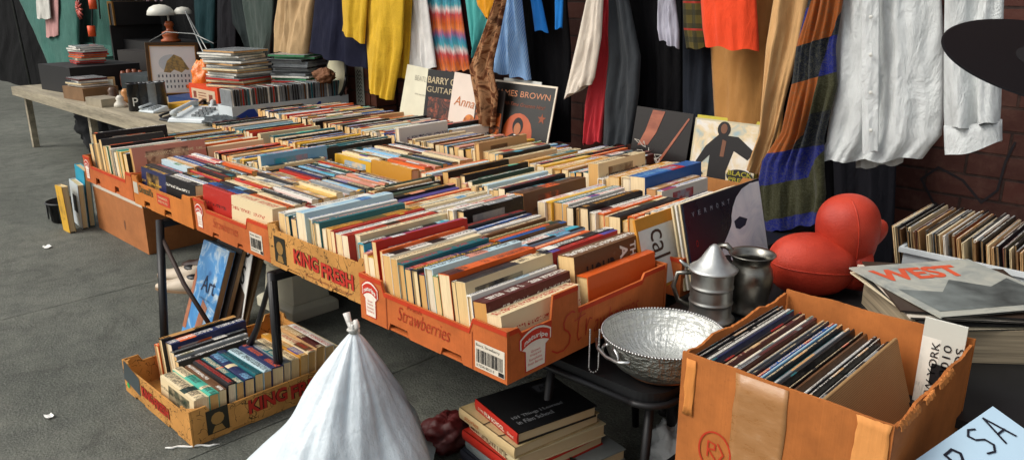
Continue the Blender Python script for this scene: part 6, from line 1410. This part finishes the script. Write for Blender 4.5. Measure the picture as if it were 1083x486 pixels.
# row of dark mugs and tins
for k, (x, c_, tx) in enumerate(((145, 'black', 'P'), (154, 'charcoal', None), (163, 'grey', None), (170, 'charcoal', None))):
    p_ = onT(x, 117 - k * .5); t = thing('mug', ('black mug with a pale letter, left end of the mug row', 'charcoal ribbed tin second in the mug row', 'grey ribbed tin third in the mug row', 'dark tin at the right end of the mug row')[k], 'mug', p_, group='mugs and tins in a row')
    m = MB(); m.lathe([(0, .002), (.052, .002), (.054, .01), (.05, .10), (.054, .105), (.05, .19), (.054, .20), (.05, .20), (.046, .19), (.046, .02), (0, .02)], p_, 24); obj('body', m, cdmat(c_), t, True)
    if tx:
        vd = Vector((-p_.y, p_.x, 0)).normalized(); vd = Vector((.35, .94, 0)); nn = vd.cross(Z_); m = MB(); letters(m, tx, Vector(p_) + nn * .056, vd, Z_, -.02, .04, .035, .06, .001); obj('letter', m, ink('white'), t)
# small frame, brown glove, blue hat, white oddments
p_ = onT(108, 104); t = thing('photo_frame', 'small framed photo leaning at the left end of the trestle table', 'picture', p_)
dv = Vector((.4, .9, 0)).normalized(); m = MB(); m.prism(rect(-.09, 0, .2, .17), .03, p_, dv, Vector((-.25, .1, 1)).normalized()); obj('frame', m, plain('tan_frame', (150, 116, 72), .5), t); m = MB(); patch(m, rect(-.075, .02, .17, .13), p_, dv, Vector((-.25, .1, 1)).normalized(), .001); obj('photo', m, ink((196, 196, 176)), t)
p_ = onT(142, 96); t = thing('leather_glove', 'rust-brown leather glove with fingers up behind the mugs', 'glove', p_); m = MB()
m.ell(p_ + Z_ * .06, (.10, .10, .07))
for k in range(4): a_ = p_ + Vector((.35, .94, 0)) * (-.07 + .045 * k); m.tube([a_ + Z_ * .06, a_ + Z_ * (.15 - .01 * abs(k - 1.5)), a_ + Z_ * (.19 - .012 * abs(k - 1.5))], [.03, .026, .016], 10)
m.tube([p_ + Vector((.35, .94, 0)) * .09 + Z_ * .03, p_ + Vector((.35, .94, 0)) * .14 + Z_ * .07], [.028, .018], 10); obj('glove_body', m, plain('rust_leather', (130, 66, 36), .45, .2, 16), t, True)
p_ = onT(116, 92); t = thing('felt_hat', 'deep blue felt hat at the left end of the trestle table', 'hat', p_); m = MB(); m.lathe([(.16, .004), (.165, .01), (.11, .03), (.10, .12), (.085, .18), (.04, .21), (0, .205)], p_, 28); obj('crown', m, plain('blue_felt', (30, 40, 130), .9, .15, 30), t, True)
for (x, y, c_, lb_, s_) in ((128, 113, (210, 204, 190), 'little white figurine on the trestle table corner', .05), (134, 108, (190, 130, 70), 'small orange-brown jar behind the white figurine', .06), (120, 106, (90, 70, 56), 'small dark wooden trinket box on the trestle table', .06)):
    p_ = onT(x, y); t = thing('trinket', lb_, 'trinket', p_); m = MB(); m.lathe([(0, .001), (s_, .001), (s_ * .9, s_ * .5), (s_ * .5, s_ * .9), (s_ * .6, s_ * 1.3), (s_ * .3, s_ * 1.7), (0, s_ * 1.75)], p_, 18); obj('body', m, ink(c_, .35), t, True)
# ------------------------------------------------------------------ clothes on the rail
def cloth(name, c, pattern=None, c2=None, c3=None, rough=.85, sc=1.0, fuzz=.25, wrinkle=.5):
    m, nt, N, L, bs = nodes(name)
    uvn = nt.nodes.new('ShaderNodeUVMap'); uvn.uv_map = 'UVMap'; uv = uvn.outputs[0]; sp = nt.nodes.new('ShaderNodeSeparateXYZ'); L.new(uv, sp.inputs[0]); u, v = sp.outputs[0], sp.outputs[1]
    n = texn(nt, 'Noise', coord(nt), 7, 5, .6).outputs[0]; base = ramp(nt, n, [(.3, tuple(x * .85 for x in C(c))), (.7, tuple(min(1, x * 1.08) for x in C(c)))])
    Mx = lambda op, a, b=None: mathn(nt, op, a, b)
    if pattern == 'stripes': base = mixc(nt, Mx('MULTIPLY', Mx('GREATER_THAN', Mx('SINE', Mx('MULTIPLY', u, 620 * sc)), 0.1), .55), base, C(c2))
    if pattern == 'weave':
        a = Mx('SINE', Mx('MULTIPLY', u, 420 * sc)); b = Mx('SINE', Mx('MULTIPLY', v, 420 * sc)); base = mixc(nt, Mx('MULTIPLY', Mx('GREATER_THAN', Mx('MULTIPLY', a, b), 0.0), .6), base, C(c2))
    if pattern == 'plaid':
        a = Mx('GREATER_THAN', Mx('SINE', Mx('MULTIPLY', u, 130 * sc)), .3); b = Mx('GREATER_THAN', Mx('SINE', Mx('MULTIPLY', v, 110 * sc)), .3); base = mixc(nt, Mx('MULTIPLY', a, .6), base, C(c2)); base = mixc(nt, Mx('MULTIPLY', b, .6), base, C(c2)); base = mixc(nt, Mx('GREATER_THAN', Mx('SINE', Mx('MULTIPLY', v, 55 * sc)), .97), base, C(c3))
    if pattern == 'tiedye':
        wv = Mx('ADD', v, Mx('MULTIPLY', Mx('SUBTRACT', texn(nt, 'Noise', mapv(nt, uv, (60, 5, 1)), 1.0, 3).outputs[0], .5), .07))
        f = Mx('FRACT', Mx('MULTIPLY', wv, 4.2)); base = ramp(nt, f, [(0, C((196, 90, 36))), (.16, C((214, 120, 60))), (.3, C((150, 90, 130))), (.42, C((60, 130, 160))), (.56, C((70, 150, 160))), (.68, C((214, 196, 190))), (.8, C((190, 70, 70))), (1, C((200, 96, 40)))])
        base = mixc(nt, Mx('MULTIPLY', Mx('GREATER_THAN', Mx('SINE', Mx('MULTIPLY', u, 330)), .2), .28), base, (.05, .06, .1))
    if pattern == 'floral':
        k = Mx('MULTIPLY', Mx('GREATER_THAN', texn(nt, 'Noise', uv, 55, 3, .7).outputs[0], .52), ramp(nt, Mx('ADD', v, Mx('MULTIPLY', n, .2)), [(.78, 1.0), (.92, 0.0)]))
        base = mixc(nt, Mx('MULTIPLY', k, .8), base, C(c2))
    if pattern == 'blotch':
        f = texn(nt, 'Noise', mapv(nt, uv, (1, .8, 1)), 16 * sc, 4, .6, Distortion=1.0).outputs[0]; base = ramp(nt, f, [(.34, C(c)), (.46, C(c2)), (.54, C(c3)), (.62, C(c)), (.7, C(c2))])
    if pattern == 'damask':
        f = texn(nt, 'Noise', uv, 30, 2, .6, Distortion=2.5).outputs[0]; base = mixc(nt, Mx('MULTIPLY', ramp(nt, f, [(.47, 0.0), (.5, 1.0), (.53, 0.0)]), .35), base, C(c2))
    if pattern == 'patches':
        wv = Mx('ADD', v, Mx('MULTIPLY', u, .35)); g_ = nt.nodes.new('ShaderNodeCombineXYZ'); L.new(Mx('FLOOR', Mx('MULTIPLY', wv, 7.5)), g_.inputs[0]); L.new(Mx('FLOOR', Mx('MULTIPLY', Mx('ADD', u, Mx('MULTIPLY', v, .1)), 8.5)), g_.inputs[1])
        wn_ = nt.nodes.new('ShaderNodeTexWhiteNoise'); L.new(g_.outputs[0], wn_.inputs[0]); rp = nt.nodes.new('ShaderNodeValToRGB'); rp.color_ramp.interpolation = 'CONSTANT'; L.new(wn_.outputs['Value'], rp.inputs[0])
        e = rp.color_ramp.elements; st_ = [(0, (140, 72, 26)), (.24, (50, 50, 32)), (.48, (22, 30, 104)), (.66, (22, 26, 36)), (.84, (116, 60, 24))]
        while len(e) < len(st_): e.new(.5)
        for i_, (p_, cc_) in enumerate(st_): e[i_].position = p_; e[i_].color = (*C(cc_), 1)
        f = texn(nt, 'Noise', uv, 42, 3, .6, Distortion=3.0).outputs[0]; base = mixc(nt, Mx('MULTIPLY', ramp(nt, f, [(.47, 0.0), (.5, 1.0), (.56, 0.0)]), .6), rp.outputs[0], (.09, .09, .055))
    L.new(base, bs.inputs['Base Color']); sset(bs, Roughness=rough, Specular_IOR_Level=.12, Sheen_Weight=0.0 if sum(C(c)) < .1 else fuzz * .3)
    wr = texn(nt, 'Noise', mapv(nt, coord(nt), (1, 1, .45)), 11, 6, .62, Distortion=.6).outputs[0]; fb = texn(nt, 'Noise', mapv(nt, uv, (1, 1, 1)), 900, 2).outputs[0]
    bump(nt, bs, mathn(nt, 'ADD', mathn(nt, 'MULTIPLY', wr, 1.0), mathn(nt, 'MULTIPLY', fb, .05)), wrinkle, .03)
    return m
RAILZ = 1.78
def hang(name, label, cat, rows, Y, mat, depth=.06, folds=3, amp=.018, seed=0, part='fabric', yslope=0.0, top=None, parent=None, uvs=1.0, nu=26):
    """rows of picture points (x_left, x_right, y_left, y_right) from the top of the photo down to the hem; the garment goes on up to the rail"""
    pts = [(PY(xl, yl, Y), PY(xr, yr, Y)) for xl, xr, yl, yr in rows]
    a, b = pts[0]; zt = top or RAILZ - .02; wtop = (b - a).length
    pts = [(Vector((a.x, Y, zt)), Vector((b.x, Y, zt)))] + pts
    rr = random.Random(seed); p1, p2, p3 = (rr.uniform(0, 6.28) for _ in range(3)); grid = []; uvrow = []
    segs = []; tot = 0
    for k in range(len(pts) - 1):
        n = max(2, int(((pts[k][0] - pts[k + 1][0]).length) / .03)); 
        for j in range(n): segs.append((k, j / n))
    segs.append((len(pts) - 2, 1.0)); N_ = len(segs)
    for i, (k, f) in enumerate(segs):
        L0 = pts[k][0].lerp(pts[k + 1][0], f); R0 = pts[k][1].lerp(pts[k + 1][1], f); q = i / (N_ - 1); row = []; uvr = []
        w = (R0 - L0).length; dep = depth * (.5 + .5 * q) * (1 if i else .3)
        for s in range(nu):
            u = s / (nu - 1); p = L0.lerp(R0, u); edge = math.sin(math.pi * u) ** .5
            uw = u + .10 * noise.noise(Vector((q * 2.2, u * 2, seed + 40)))
            fold = amp * (.5 + .8 * q) * (2.3 * noise.noise(Vector((uw * folds * 1.5 + p1, q * .9, seed * 1.7))) + 1.2 * noise.noise(Vector((uw * folds * 3.7 + p2, q * 1.8, seed * 1.7 + 9))) + .7 * noise.noise(Vector((u * folds * 5 + q * 4, q * 7, seed))) + .35 * math.sin(uw * folds * 5 + p3))
            row.append((p.x, p.y - dep / 2 * edge - fold * edge, p.z + .006 * math.sin(u * folds * 6.28 + p1) * (q > .97))); uvr.append((u * max(w, .05) * uvs, (CAM_H - p.z) + 1))
        for s in range(nu - 2, 0, -1):
            u = s / (nu - 1); p = L0.lerp(R0, u); edge = math.sin(math.pi * u) ** .5
            fold = amp * (.3 + .6 * q) * math.sin(u * folds * 2 * math.pi + p2)
            row.append((p.x, p.y + dep / 2 * edge + fold * edge * .5, p.z)); uvr.append((u * w, (CAM_H - p.z) + 1))
        grid.append(row); uvrow.append(uvr)
    m = MB(); nn = len(grid[0]); m.grid(grid, True, lambda a_, b_: uvrow[a_][b_ % nn], None, False); m.v = m.v
    m.f.append(tuple(range(0, nn))[::-1]); m.uv.append([(0, 0)] * nn); m.at.append(None)
    if parent is not None: return obj(part, m, mat, parent, True)
    c = (pts[0][0] + pts[0][1]) / 2; t = thing(name, label, cat, (c.x, Y, min(pts[-1][0].z, pts[-1][1].z)), group=None)
    obj(part, m, mat, t, True); return t
# rail with uprights
rl = thing('clothes_rail', 'long steel clothes rail carrying the garments above the stall', 'rail', (-4, 3.28, 0))
ST = metal('rail_steel', (120, 122, 122), .4)
m = MB(); m.tube([(-13, 3.28, RAILZ), (1.6, 3.28, RAILZ)], .016, 10); obj('rail', m, ST, rl, True)
for x_ in (-12.9, -8.6, -5.2, .2, 1.5): m = MB(); m.tube([(x_, 3.42, 0), (x_, 3.36, RAILZ - .03), (x_, 3.28, RAILZ)], .016, 10); obj('upright', m, ST, rl, True)
G = hang
K = lambda n_, c, **k: cloth(n_, c, **k)
DK = K('black_wool', (14, 14, 17)); 
# far left
G('corduroy_jacket', 'teal green jacket with a flap pocket at the far left of the rail', 'jacket', [(20, 84, 0, 0), (40, 84, 40, 40), (60, 86, 88, 76)], 2.95, K('teal_cloth', (62, 108, 98)), .1, 2, .02, 1)
t = G('work_jacket', 'darker green jacket body with pocket flap beside the teal sleeve', 'jacket', [(84, 118, 0, 0), (84, 120, 40, 40), (80, 124, 76, 72)], 3.1, K('green_cloth', (44, 88, 78)), .08, 2, .015, 2)
m = MB(); A = PY(84, 44, 3.03); B = PY(118, 42, 3.03); w_ = B.x - A.x; m.prism([(0, 0), (w_, 0), (w_, -.10), (w_ * .5, -.14), (0, -.10)][::-1], .006, (A.x, 3.02, A.z), X_, Z_); obj('pocket_flap', m, K('green_cloth', (50, 96, 86)), t)
G('white_shirt', 'white shirt sleeve hanging left of the green jackets', 'shirt', [(38, 52, -5, -5), (40, 54, 20, 20)], 2.85, K('white_cotton', (206, 204, 196)), .05, 2, .01, 3)
G('pink_blouse', 'pale pink blouse hem hanging behind the white sleeve', 'blouse', [(46, 62, -5, -5), (50, 62, 40, 38)], 2.9, K('pink_cotton', (200, 150, 146)), .05, 2, .01, 4)
lt = thing('lantern_string', 'string of little orange lanterns and red trinkets over the green jackets', 'decoration', PY(98, 20, 2.85))
m = MB()
for (x, y) in ((98, 4), (97, 33)): p = PY(x, y, 2.85); m.tube([p + Z_ * .05, p - Z_ * .05], .035, 10)
obj('lantern', m, plain('orange_lantern', (224, 86, 40), .5), lt, True)
m = MB(); m.tube([PY(95, -30, 2.85), PY(98, 4, 2.85), PY(97, 33, 2.85), PY(100, 50, 2.85)], .006, 6); m.tube([PY(102, -30, 2.86), PY(106, 20, 2.86)], .006, 6); obj('cord', m, ink('black'), lt, True)
m = MB(); rr = random.Random(4); pq = PY(86, 10, 2.9)
for k in range(11): a = k * .571; m.tube([pq, pq + Vector((math.cos(a) * .05, -.03, math.sin(a) * .05)), pq + Vector((math.cos(a) * .1, -.02, math.sin(a) * .1))], [.016, .012, .004], 6)
obj('red_trinket', m, picmat('red_trinket', [(60, 30, 40), (190, 70, 50), (120, 110, 120)], 20), lt, True)
# black cloth backdrop behind the bric-a-brac
bk_ = K('black_drape', (9, 10, 12))
G('black_drape', 'black cloth drape behind the lamp and framed picture', 'drape', [(104, 300, -2, -2), (104, 300, 60, 60), (104, 300, 112, 96)], 3.50, bk_, .03, 9, .014, 5, nu=90)
G('black_drape', 'black cloth drape at the far left end of the stall', 'drape', [(-60, 104, -2, -2), (-60, 104, 110, 100)], 3.50, bk_, .03, 9, .014, 6, nu=90)
G('dark_teal_jacket', 'very dark teal jacket hanging behind the disc stacks', 'jacket', [(205, 228, 0, 0), (208, 226, 60, 60)], 3.38, K('dark_teal_cloth', (26, 52, 56)), .05, 2, .015, 7)
G('dark_trousers', 'charcoal trousers between the dark teal jacket and the tweed coat', 'trousers', [(229, 250, 0, 0), (231, 249, 78, 78)], 3.4, K('dark_cloth', (30, 30, 34)), .05, 2, .015, 8)
G('tweed_coat', 'grey-green tweed coat hanging left of the beige coat', 'coat', [(256, 290, 0, 0), (262, 288, 35, 35), (270, 284, 68, 66)], 3.3, K('tweed', (70, 84, 78), pattern='weave', c2=(30, 36, 34)), .06, 3, .016, 9)
G('tweed_coat', 'very dark coat edge just left of the tweed coat', 'coat', [(244, 258, 0, 0), (246, 266, 25, 25), (262, 270, 52, 60)], 3.36, K('dark_cloth', (36, 44, 44)), .05, 2, .014, 10)
G('beige_coat', 'beige wool coat sleeves left of the navy skirt', 'coat', [(294, 333, 0, 0), (291, 330, 30, 30), (291, 325, 54, 58)], 3.2, K('beige_wool', (182, 152, 112)), .09, 3, .024, 11)
G('navy_skirt', 'dark navy skirt with a pocket between beige coat and yellow dress', 'skirt', [(333, 392, 0, 0), (330, 392, 30, 35), (327, 391, 54, 74)], 3.16, K('navy_wool', (26, 28, 46)), .08, 3, .016, 12)
YM = K('yellow_brocade', (206, 166, 44), pattern='damask', c2=(150, 112, 24))
t = G('yellow_dress', 'bright yellow patterned dress, the longest yellow garment on the rail', 'dress', [(386, 428, 0, 0), (388, 426, 50, 50), (391, 416, 94, 107)], 3.10, YM, .07, 2, .018, 13)
G(None, None, None, [(362, 389, 0, 0), (363, 387, 25, 30), (362, 386, 33, 47)], 3.06, YM, .05, 2, .012, 14, part='sleeve', parent=t)
G(None, None, None, [(420, 436, 0, 0), (418, 434, 40, 40), (416, 432, 83, 82)], 3.16, YM, .05, 2, .012, 15, part='back_panel', parent=t)
G('white_blouse', 'white blouse with red floral print at its hem right of the yellow dress', 'blouse', [(427, 452, 0, 0), (431, 457, 40, 36), (434, 462, 74, 72)], 3.19, K('white_floral', (214, 212, 208), pattern='floral', c2=(190, 70, 60)), .05, 2, .014, 16)
G('striped_skirt', 'multicoloured tie-dye striped skirt with fine pleats', 'skirt', [(447, 487, 0, 0), (450, 492, 35, 35), (458, 498, 76, 74)], 3.24, K('tie_dye', (200, 90, 40), pattern='tiedye'), .05, 6, .01, 17, nu=40)
G('maroon_dress', 'dark maroon garment edge right of the tie-dye skirt', 'dress', [(484, 497, 0, 0), (490, 500, 60, 55)], 3.29, K('maroon_cloth', (60, 24, 26)), .05, 2, .014, 18)
G('turquoise_blouse', 'turquoise top tapering to a point beside the brown scarf', 'top', [(492, 519, 0, 0), (496, 515, 30, 32), (501, 507, 62, 58)], 3.2, K('turquoise', (74, 160, 156)), .04, 2, .016, 19)
G('yellow_blouse', 'small golden yellow top corner above the turquoise one', 'top', [(503, 527, -4, -4), (505, 526, 6, 4), (515, 520, 20, 18)], 3.12, K('golden_cotton', (214, 146, 30)), .04, 1, .01, 20)
G('brown_scarf', 'long brown and cream patterned scarf hanging over the leaning albums', 'scarf', [(523, 536, 0, 0), (508, 528, 42, 40), (496, 521, 72, 70), (502, 527, 104, 100), (507, 524, 134, 133)], 3.02, K('scarf_print', (70, 42, 28), pattern='blotch', c2=(168, 126, 90), c3=(110, 66, 40)), .04, 2, .016, 21)
G('blue_shirt', 'light blue finely striped shirt hanging above the copper-lettered album', 'shirt', [(529, 552, 0, 0), (525, 556, 35, 35), (522, 562, 76, 84)], 3.16, K('blue_stripe', (110, 154, 206), pattern='stripes', c2=(176, 200, 222), sc=1.6), .06, 3, .02, 22)
G('black_jacket', 'black jacket with bright blue stripes beside the light blue shirt', 'jacket', [(552, 600, 0, 0), (555, 604, 50, 50), (562, 604, 148, 150)], 3.30, DK, .06, 3, .016, 23)
G('blue_lining', 'bright blue scarf end hanging against the black jacket', 'scarf', [(561, 572, -4, -4), (566, 580, 32, 34)], 3.2, K('bright_blue', (30, 110, 190)), .03, 1, .006, 24)
G('blue_ribbon', 'short bright blue ribbon right of the blue scarf end', 'ribbon', [(587, 596, -4, -4), (587, 595, 30, 30)], 3.2, K('bright_blue', (30, 116, 196)), .02, 1, .004, 25)
G('cream_trousers', 'cream trouser leg with a slanting hem left of the coral dress', 'trousers', [(621, 638, 0, 0), (612, 636, 40, 40), (604, 629, 75, 82), (597, 626, 104, 88)], 3.06, K('cream_cotton', (206, 196, 182)), .05, 2, .012, 26)
G('coral_dress', 'long coral red dress hanging behind the cream trouser leg', 'dress', [(635, 648, 0, 0), (630, 647, 60, 60), (620, 640, 110, 110), (618, 636, 152, 150)], 3.15, K('coral_cloth', (190, 54, 62)), .07, 2, .02, 27)
G('grey_dress', 'slate grey trousers hanging right of the coral dress', 'trousers', [(645, 665, 0, 0), (644, 678, 60, 60), (640, 676, 100, 100), (638, 668, 154, 152)], 3.14, K('slate_cloth', (52, 56, 60)), .07, 2, .018, 28)
G('black_coat', 'long black coat between the slate trousers and the quilted coat', 'coat', [(664, 722, -2, -2), (668, 722, 60, 60), (668, 722, 170, 170)], 3.28, DK, .08, 4, .02, 29)
G('grey_shirt', 'pale grey rolled shirt sleeve against the black coat', 'shirt', [(697, 714, 0, 0), (696, 718, 30, 32), (698, 718, 40, 52)], 3.1, K('lilac_grey', (170, 170, 184)), .05, 2, .014, 30)
t = G('quilted_coat', 'black quilted coat with a plaid lining left of the orange shorts', 'coat', [(722, 757, -2, -2), (722, 760, 60, 60), (722, 757, 175, 175)], 3.22, K('quilted', (32, 36, 44), pattern='damask', c2=(14, 16, 20)), .06, 2, .014, 31)
G(None, None, None, [(722, 742, 0, 0), (723, 745, 30, 30), (726, 746, 52, 50)], 3.12, K('plaid_lining', (84, 74, 36), pattern='plaid', c2=(36, 40, 34), c3=(150, 50, 40)), .03, 1, .006, 32, part='lining', parent=t)
G('orange_shorts', 'plain bright orange-red shorts hanging over the tan coat', 'shorts', [(741, 800, 0, 0), (743, 802, 30, 30), (746, 803, 48, 54)], 2.98, K('orange_cotton', (226, 74, 40)), .06, 2, .012, 33)
G('tan_coat', 'broad tan suede coat behind the orange shorts', 'coat', [(748, 832, 0, 0), (752, 832, 60, 60), (757, 826, 150, 160), (760, 820, 200, 205)], 3.16, K('tan_suede', (164, 118, 66), wrinkle=.35), .08, 2, .02, 34)
G('beige_stole', 'light beige velvet stole hanging down beside the dancing figure album', 'stole', [(818, 856, 0, 0), (810, 846, 50, 50), (806, 832, 100, 100), (803, 822, 140, 142), (790, 806, 178, 186)], 2.92, K('beige_velvet', (192, 152, 104), wrinkle=.3), .06, 2, .02, 35)
G('patchwork_scarf', 'blue, rust and olive patterned scarf hanging behind the boxing gloves', 'scarf', [(855, 892, 0, 0), (842, 884, 50, 50), (838, 886, 85, 90), (826, 872, 140, 145), (806, 872, 170, 178), (800, 874, 200, 205), (806, 868, 246, 236)], 2.80, K('patchwork', (150, 80, 30), pattern='patches'), .06, 3, .024, 36, nu=34)
WM = K('white_linen', (206, 210, 210), wrinkle=.9)
t = G('linen_shirt', 'wrinkled white linen shirt with button placket and hanging sleeve', 'shirt', [(886, 996, 0, 0), (884, 999, 60, 60), (878, 999, 120, 118), (874, 996, 150, 143), (864, 976, 170, 166)], 2.86, WM, .11, 3, .017, 37, nu=60)
G(None, None, None, [(999, 1062, 0, 0), (998, 1060, 60, 58), (998, 1059, 118, 112), (999, 1058, 136, 128)], 2.82, WM, .10, 2, .02, 38, part='sleeve', parent=t)
G(None, None, None, [(998, 1060, 134, 126), (999, 1060, 165, 150)], 2.82, WM, .12, 1, .004, 39, part='cuff', parent=t, top=PY(1000, 133, 2.82).z)
G(None, None, None, [(911, 930, 0, 0), (911, 930, 60, 60), (912, 929, 161, 161)], 2.765, WM, .012, 1, .002, 40, part='placket', parent=t)
G(None, None, None, [(905, 960, 140, 140), (905, 955, 178, 172)], 2.92, K('white_linen', (196, 198, 196), wrinkle=.9), .05, 2, .012, 43, part='back_tail', parent=t, top=PY(905, 100, 2.92).z)
BT = plain('shirt_button', (196, 196, 190), .3, .05, 10, bmp=0)
for y_ in (18, 58, 98, 138): m = MB(); p = PY(921, y_, 2.745); m.ell(p, (.0065, .003, .0065), 12, 6); obj('button', m, BT, t, True)
G('dark_trousers', 'dark grey trousers hanging behind the white linen shirt', 'trousers', [(878, 960, 0, 0), (880, 950, 120, 120), (884, 944, 290, 285)], 3.36, K('dark_cloth', (34, 34, 40)), .08, 3, .02, 41)
G('black_coat', 'black coat filling the gap behind the patterned scarf', 'coat', [(820, 884, 0, 0), (820, 884, 120, 120), (826, 884, 300, 300)], 3.42, DK, .08, 3, .02, 42)
# carton-like dark things and the little guitar-shaped bag on the ground behind, below the beige coat
t = crumple('suede_bag', 'small brown suede bag below the navy skirt', 'bag', (PY(342, 72, 3.15).x, 3.15, TZ + .001 if False else PY(342, 72, 3.15).z - .1), (.09, .06, .05), plain('brown_suede', (112, 72, 44), .8, .2, 20), 71)
def drum():
    p = PY(358, 80, 3.3); t = thing('banjo', 'round cream drum skin with a dark hoop beside the brick pillar', 'drum', p)
    M = Matrix.Rotation(R(80), 3, 'X') @ Matrix.Rotation(R(0), 3, 'Y')
    m = MB(); rows = [[p + M @ Vector((.13 * k_ * math.cos(a), .17 * k_ * math.sin(a), z_)) for a in [j * 2 * math.pi / 28 for j in range(28)]] for k_, z_ in ((.02, .03), (.9, .03), (.9, .0))]; m.grid(rows, True); obj('skin', m, ink((196, 190, 160)), t, True)
    m = MB(); ring = [p + M @ Vector((.125 * math.cos(a), .165 * math.sin(a), .02)) for a in [j * 2 * math.pi / 28 for j in range(29)]]; m.tube(ring, .012, 6); obj('hoop', m, BLK, t, True)
drum()
t = thing('brick_pillar', 'reddish brick pillar showing between the disc row and the yellow dress', 'pillar', (PY(380, 90, 3.4).x, 3.5, 0))
a = PY(366, 90, 3.40).x; b = PY(397, 90, 3.40).x
m = MB(); z_ = 0; k = 0
while z_ < 3.0:
    off = .0 if k % 2 else .14; m.box((a + rng.uniform(0, .004), 3.40, z_ + .004), (a + (.29 if off else .145), 3.58, z_ + .09)); m.box((a + (.298 if off else .153), 3.40 + rng.uniform(0, .003), z_ + .004), (b, 3.58, z_ + .09)); z_ += .098; k += 1
obj('bricks', m, plain('warm_brick', (96, 52, 36), .8, .3, 14, bmp=.5), t)
m = MB(); m.box((a + .006, 3.408, 0), (b - .006, 3.57, 3.0)); obj('mortar', m, ink((60, 50, 42)), t)
p = PY(381, 66, 3.39); nt_ = thing('paper_notice', 'tall narrow handwritten notice taped to the brick pillar', 'notice', p)
A = PY(375, 70, 3.392); B = PY(386, 112, 3.392); w_ = .10; m = MB(); m.prism(rect(0, 0, w_, A.z - B.z), .003, (A.x, 3.392, B.z), X_, Z_); obj('sheet', m, plain('grubby_paper', (170, 172, 158), .7, .2, 14), nt_)
m = MB(); rr = random.Random(3)
for k in range(9):
    tt_ = .02 + k * (A.z - B.z - .04) / 9; stroke(m, [(.02, tt_), (.035, tt_ + .022), (.05, tt_ + .002), (.065, tt_ + .02), (.08, tt_ + .004)], .006, (A.x, 3.392, B.z), X_, Z_)
obj('writing', m, ink('black'), nt_)
flush_books()
print('duplicate labels', [(k, v) for k, v in USED.items() if v > 1][:20])
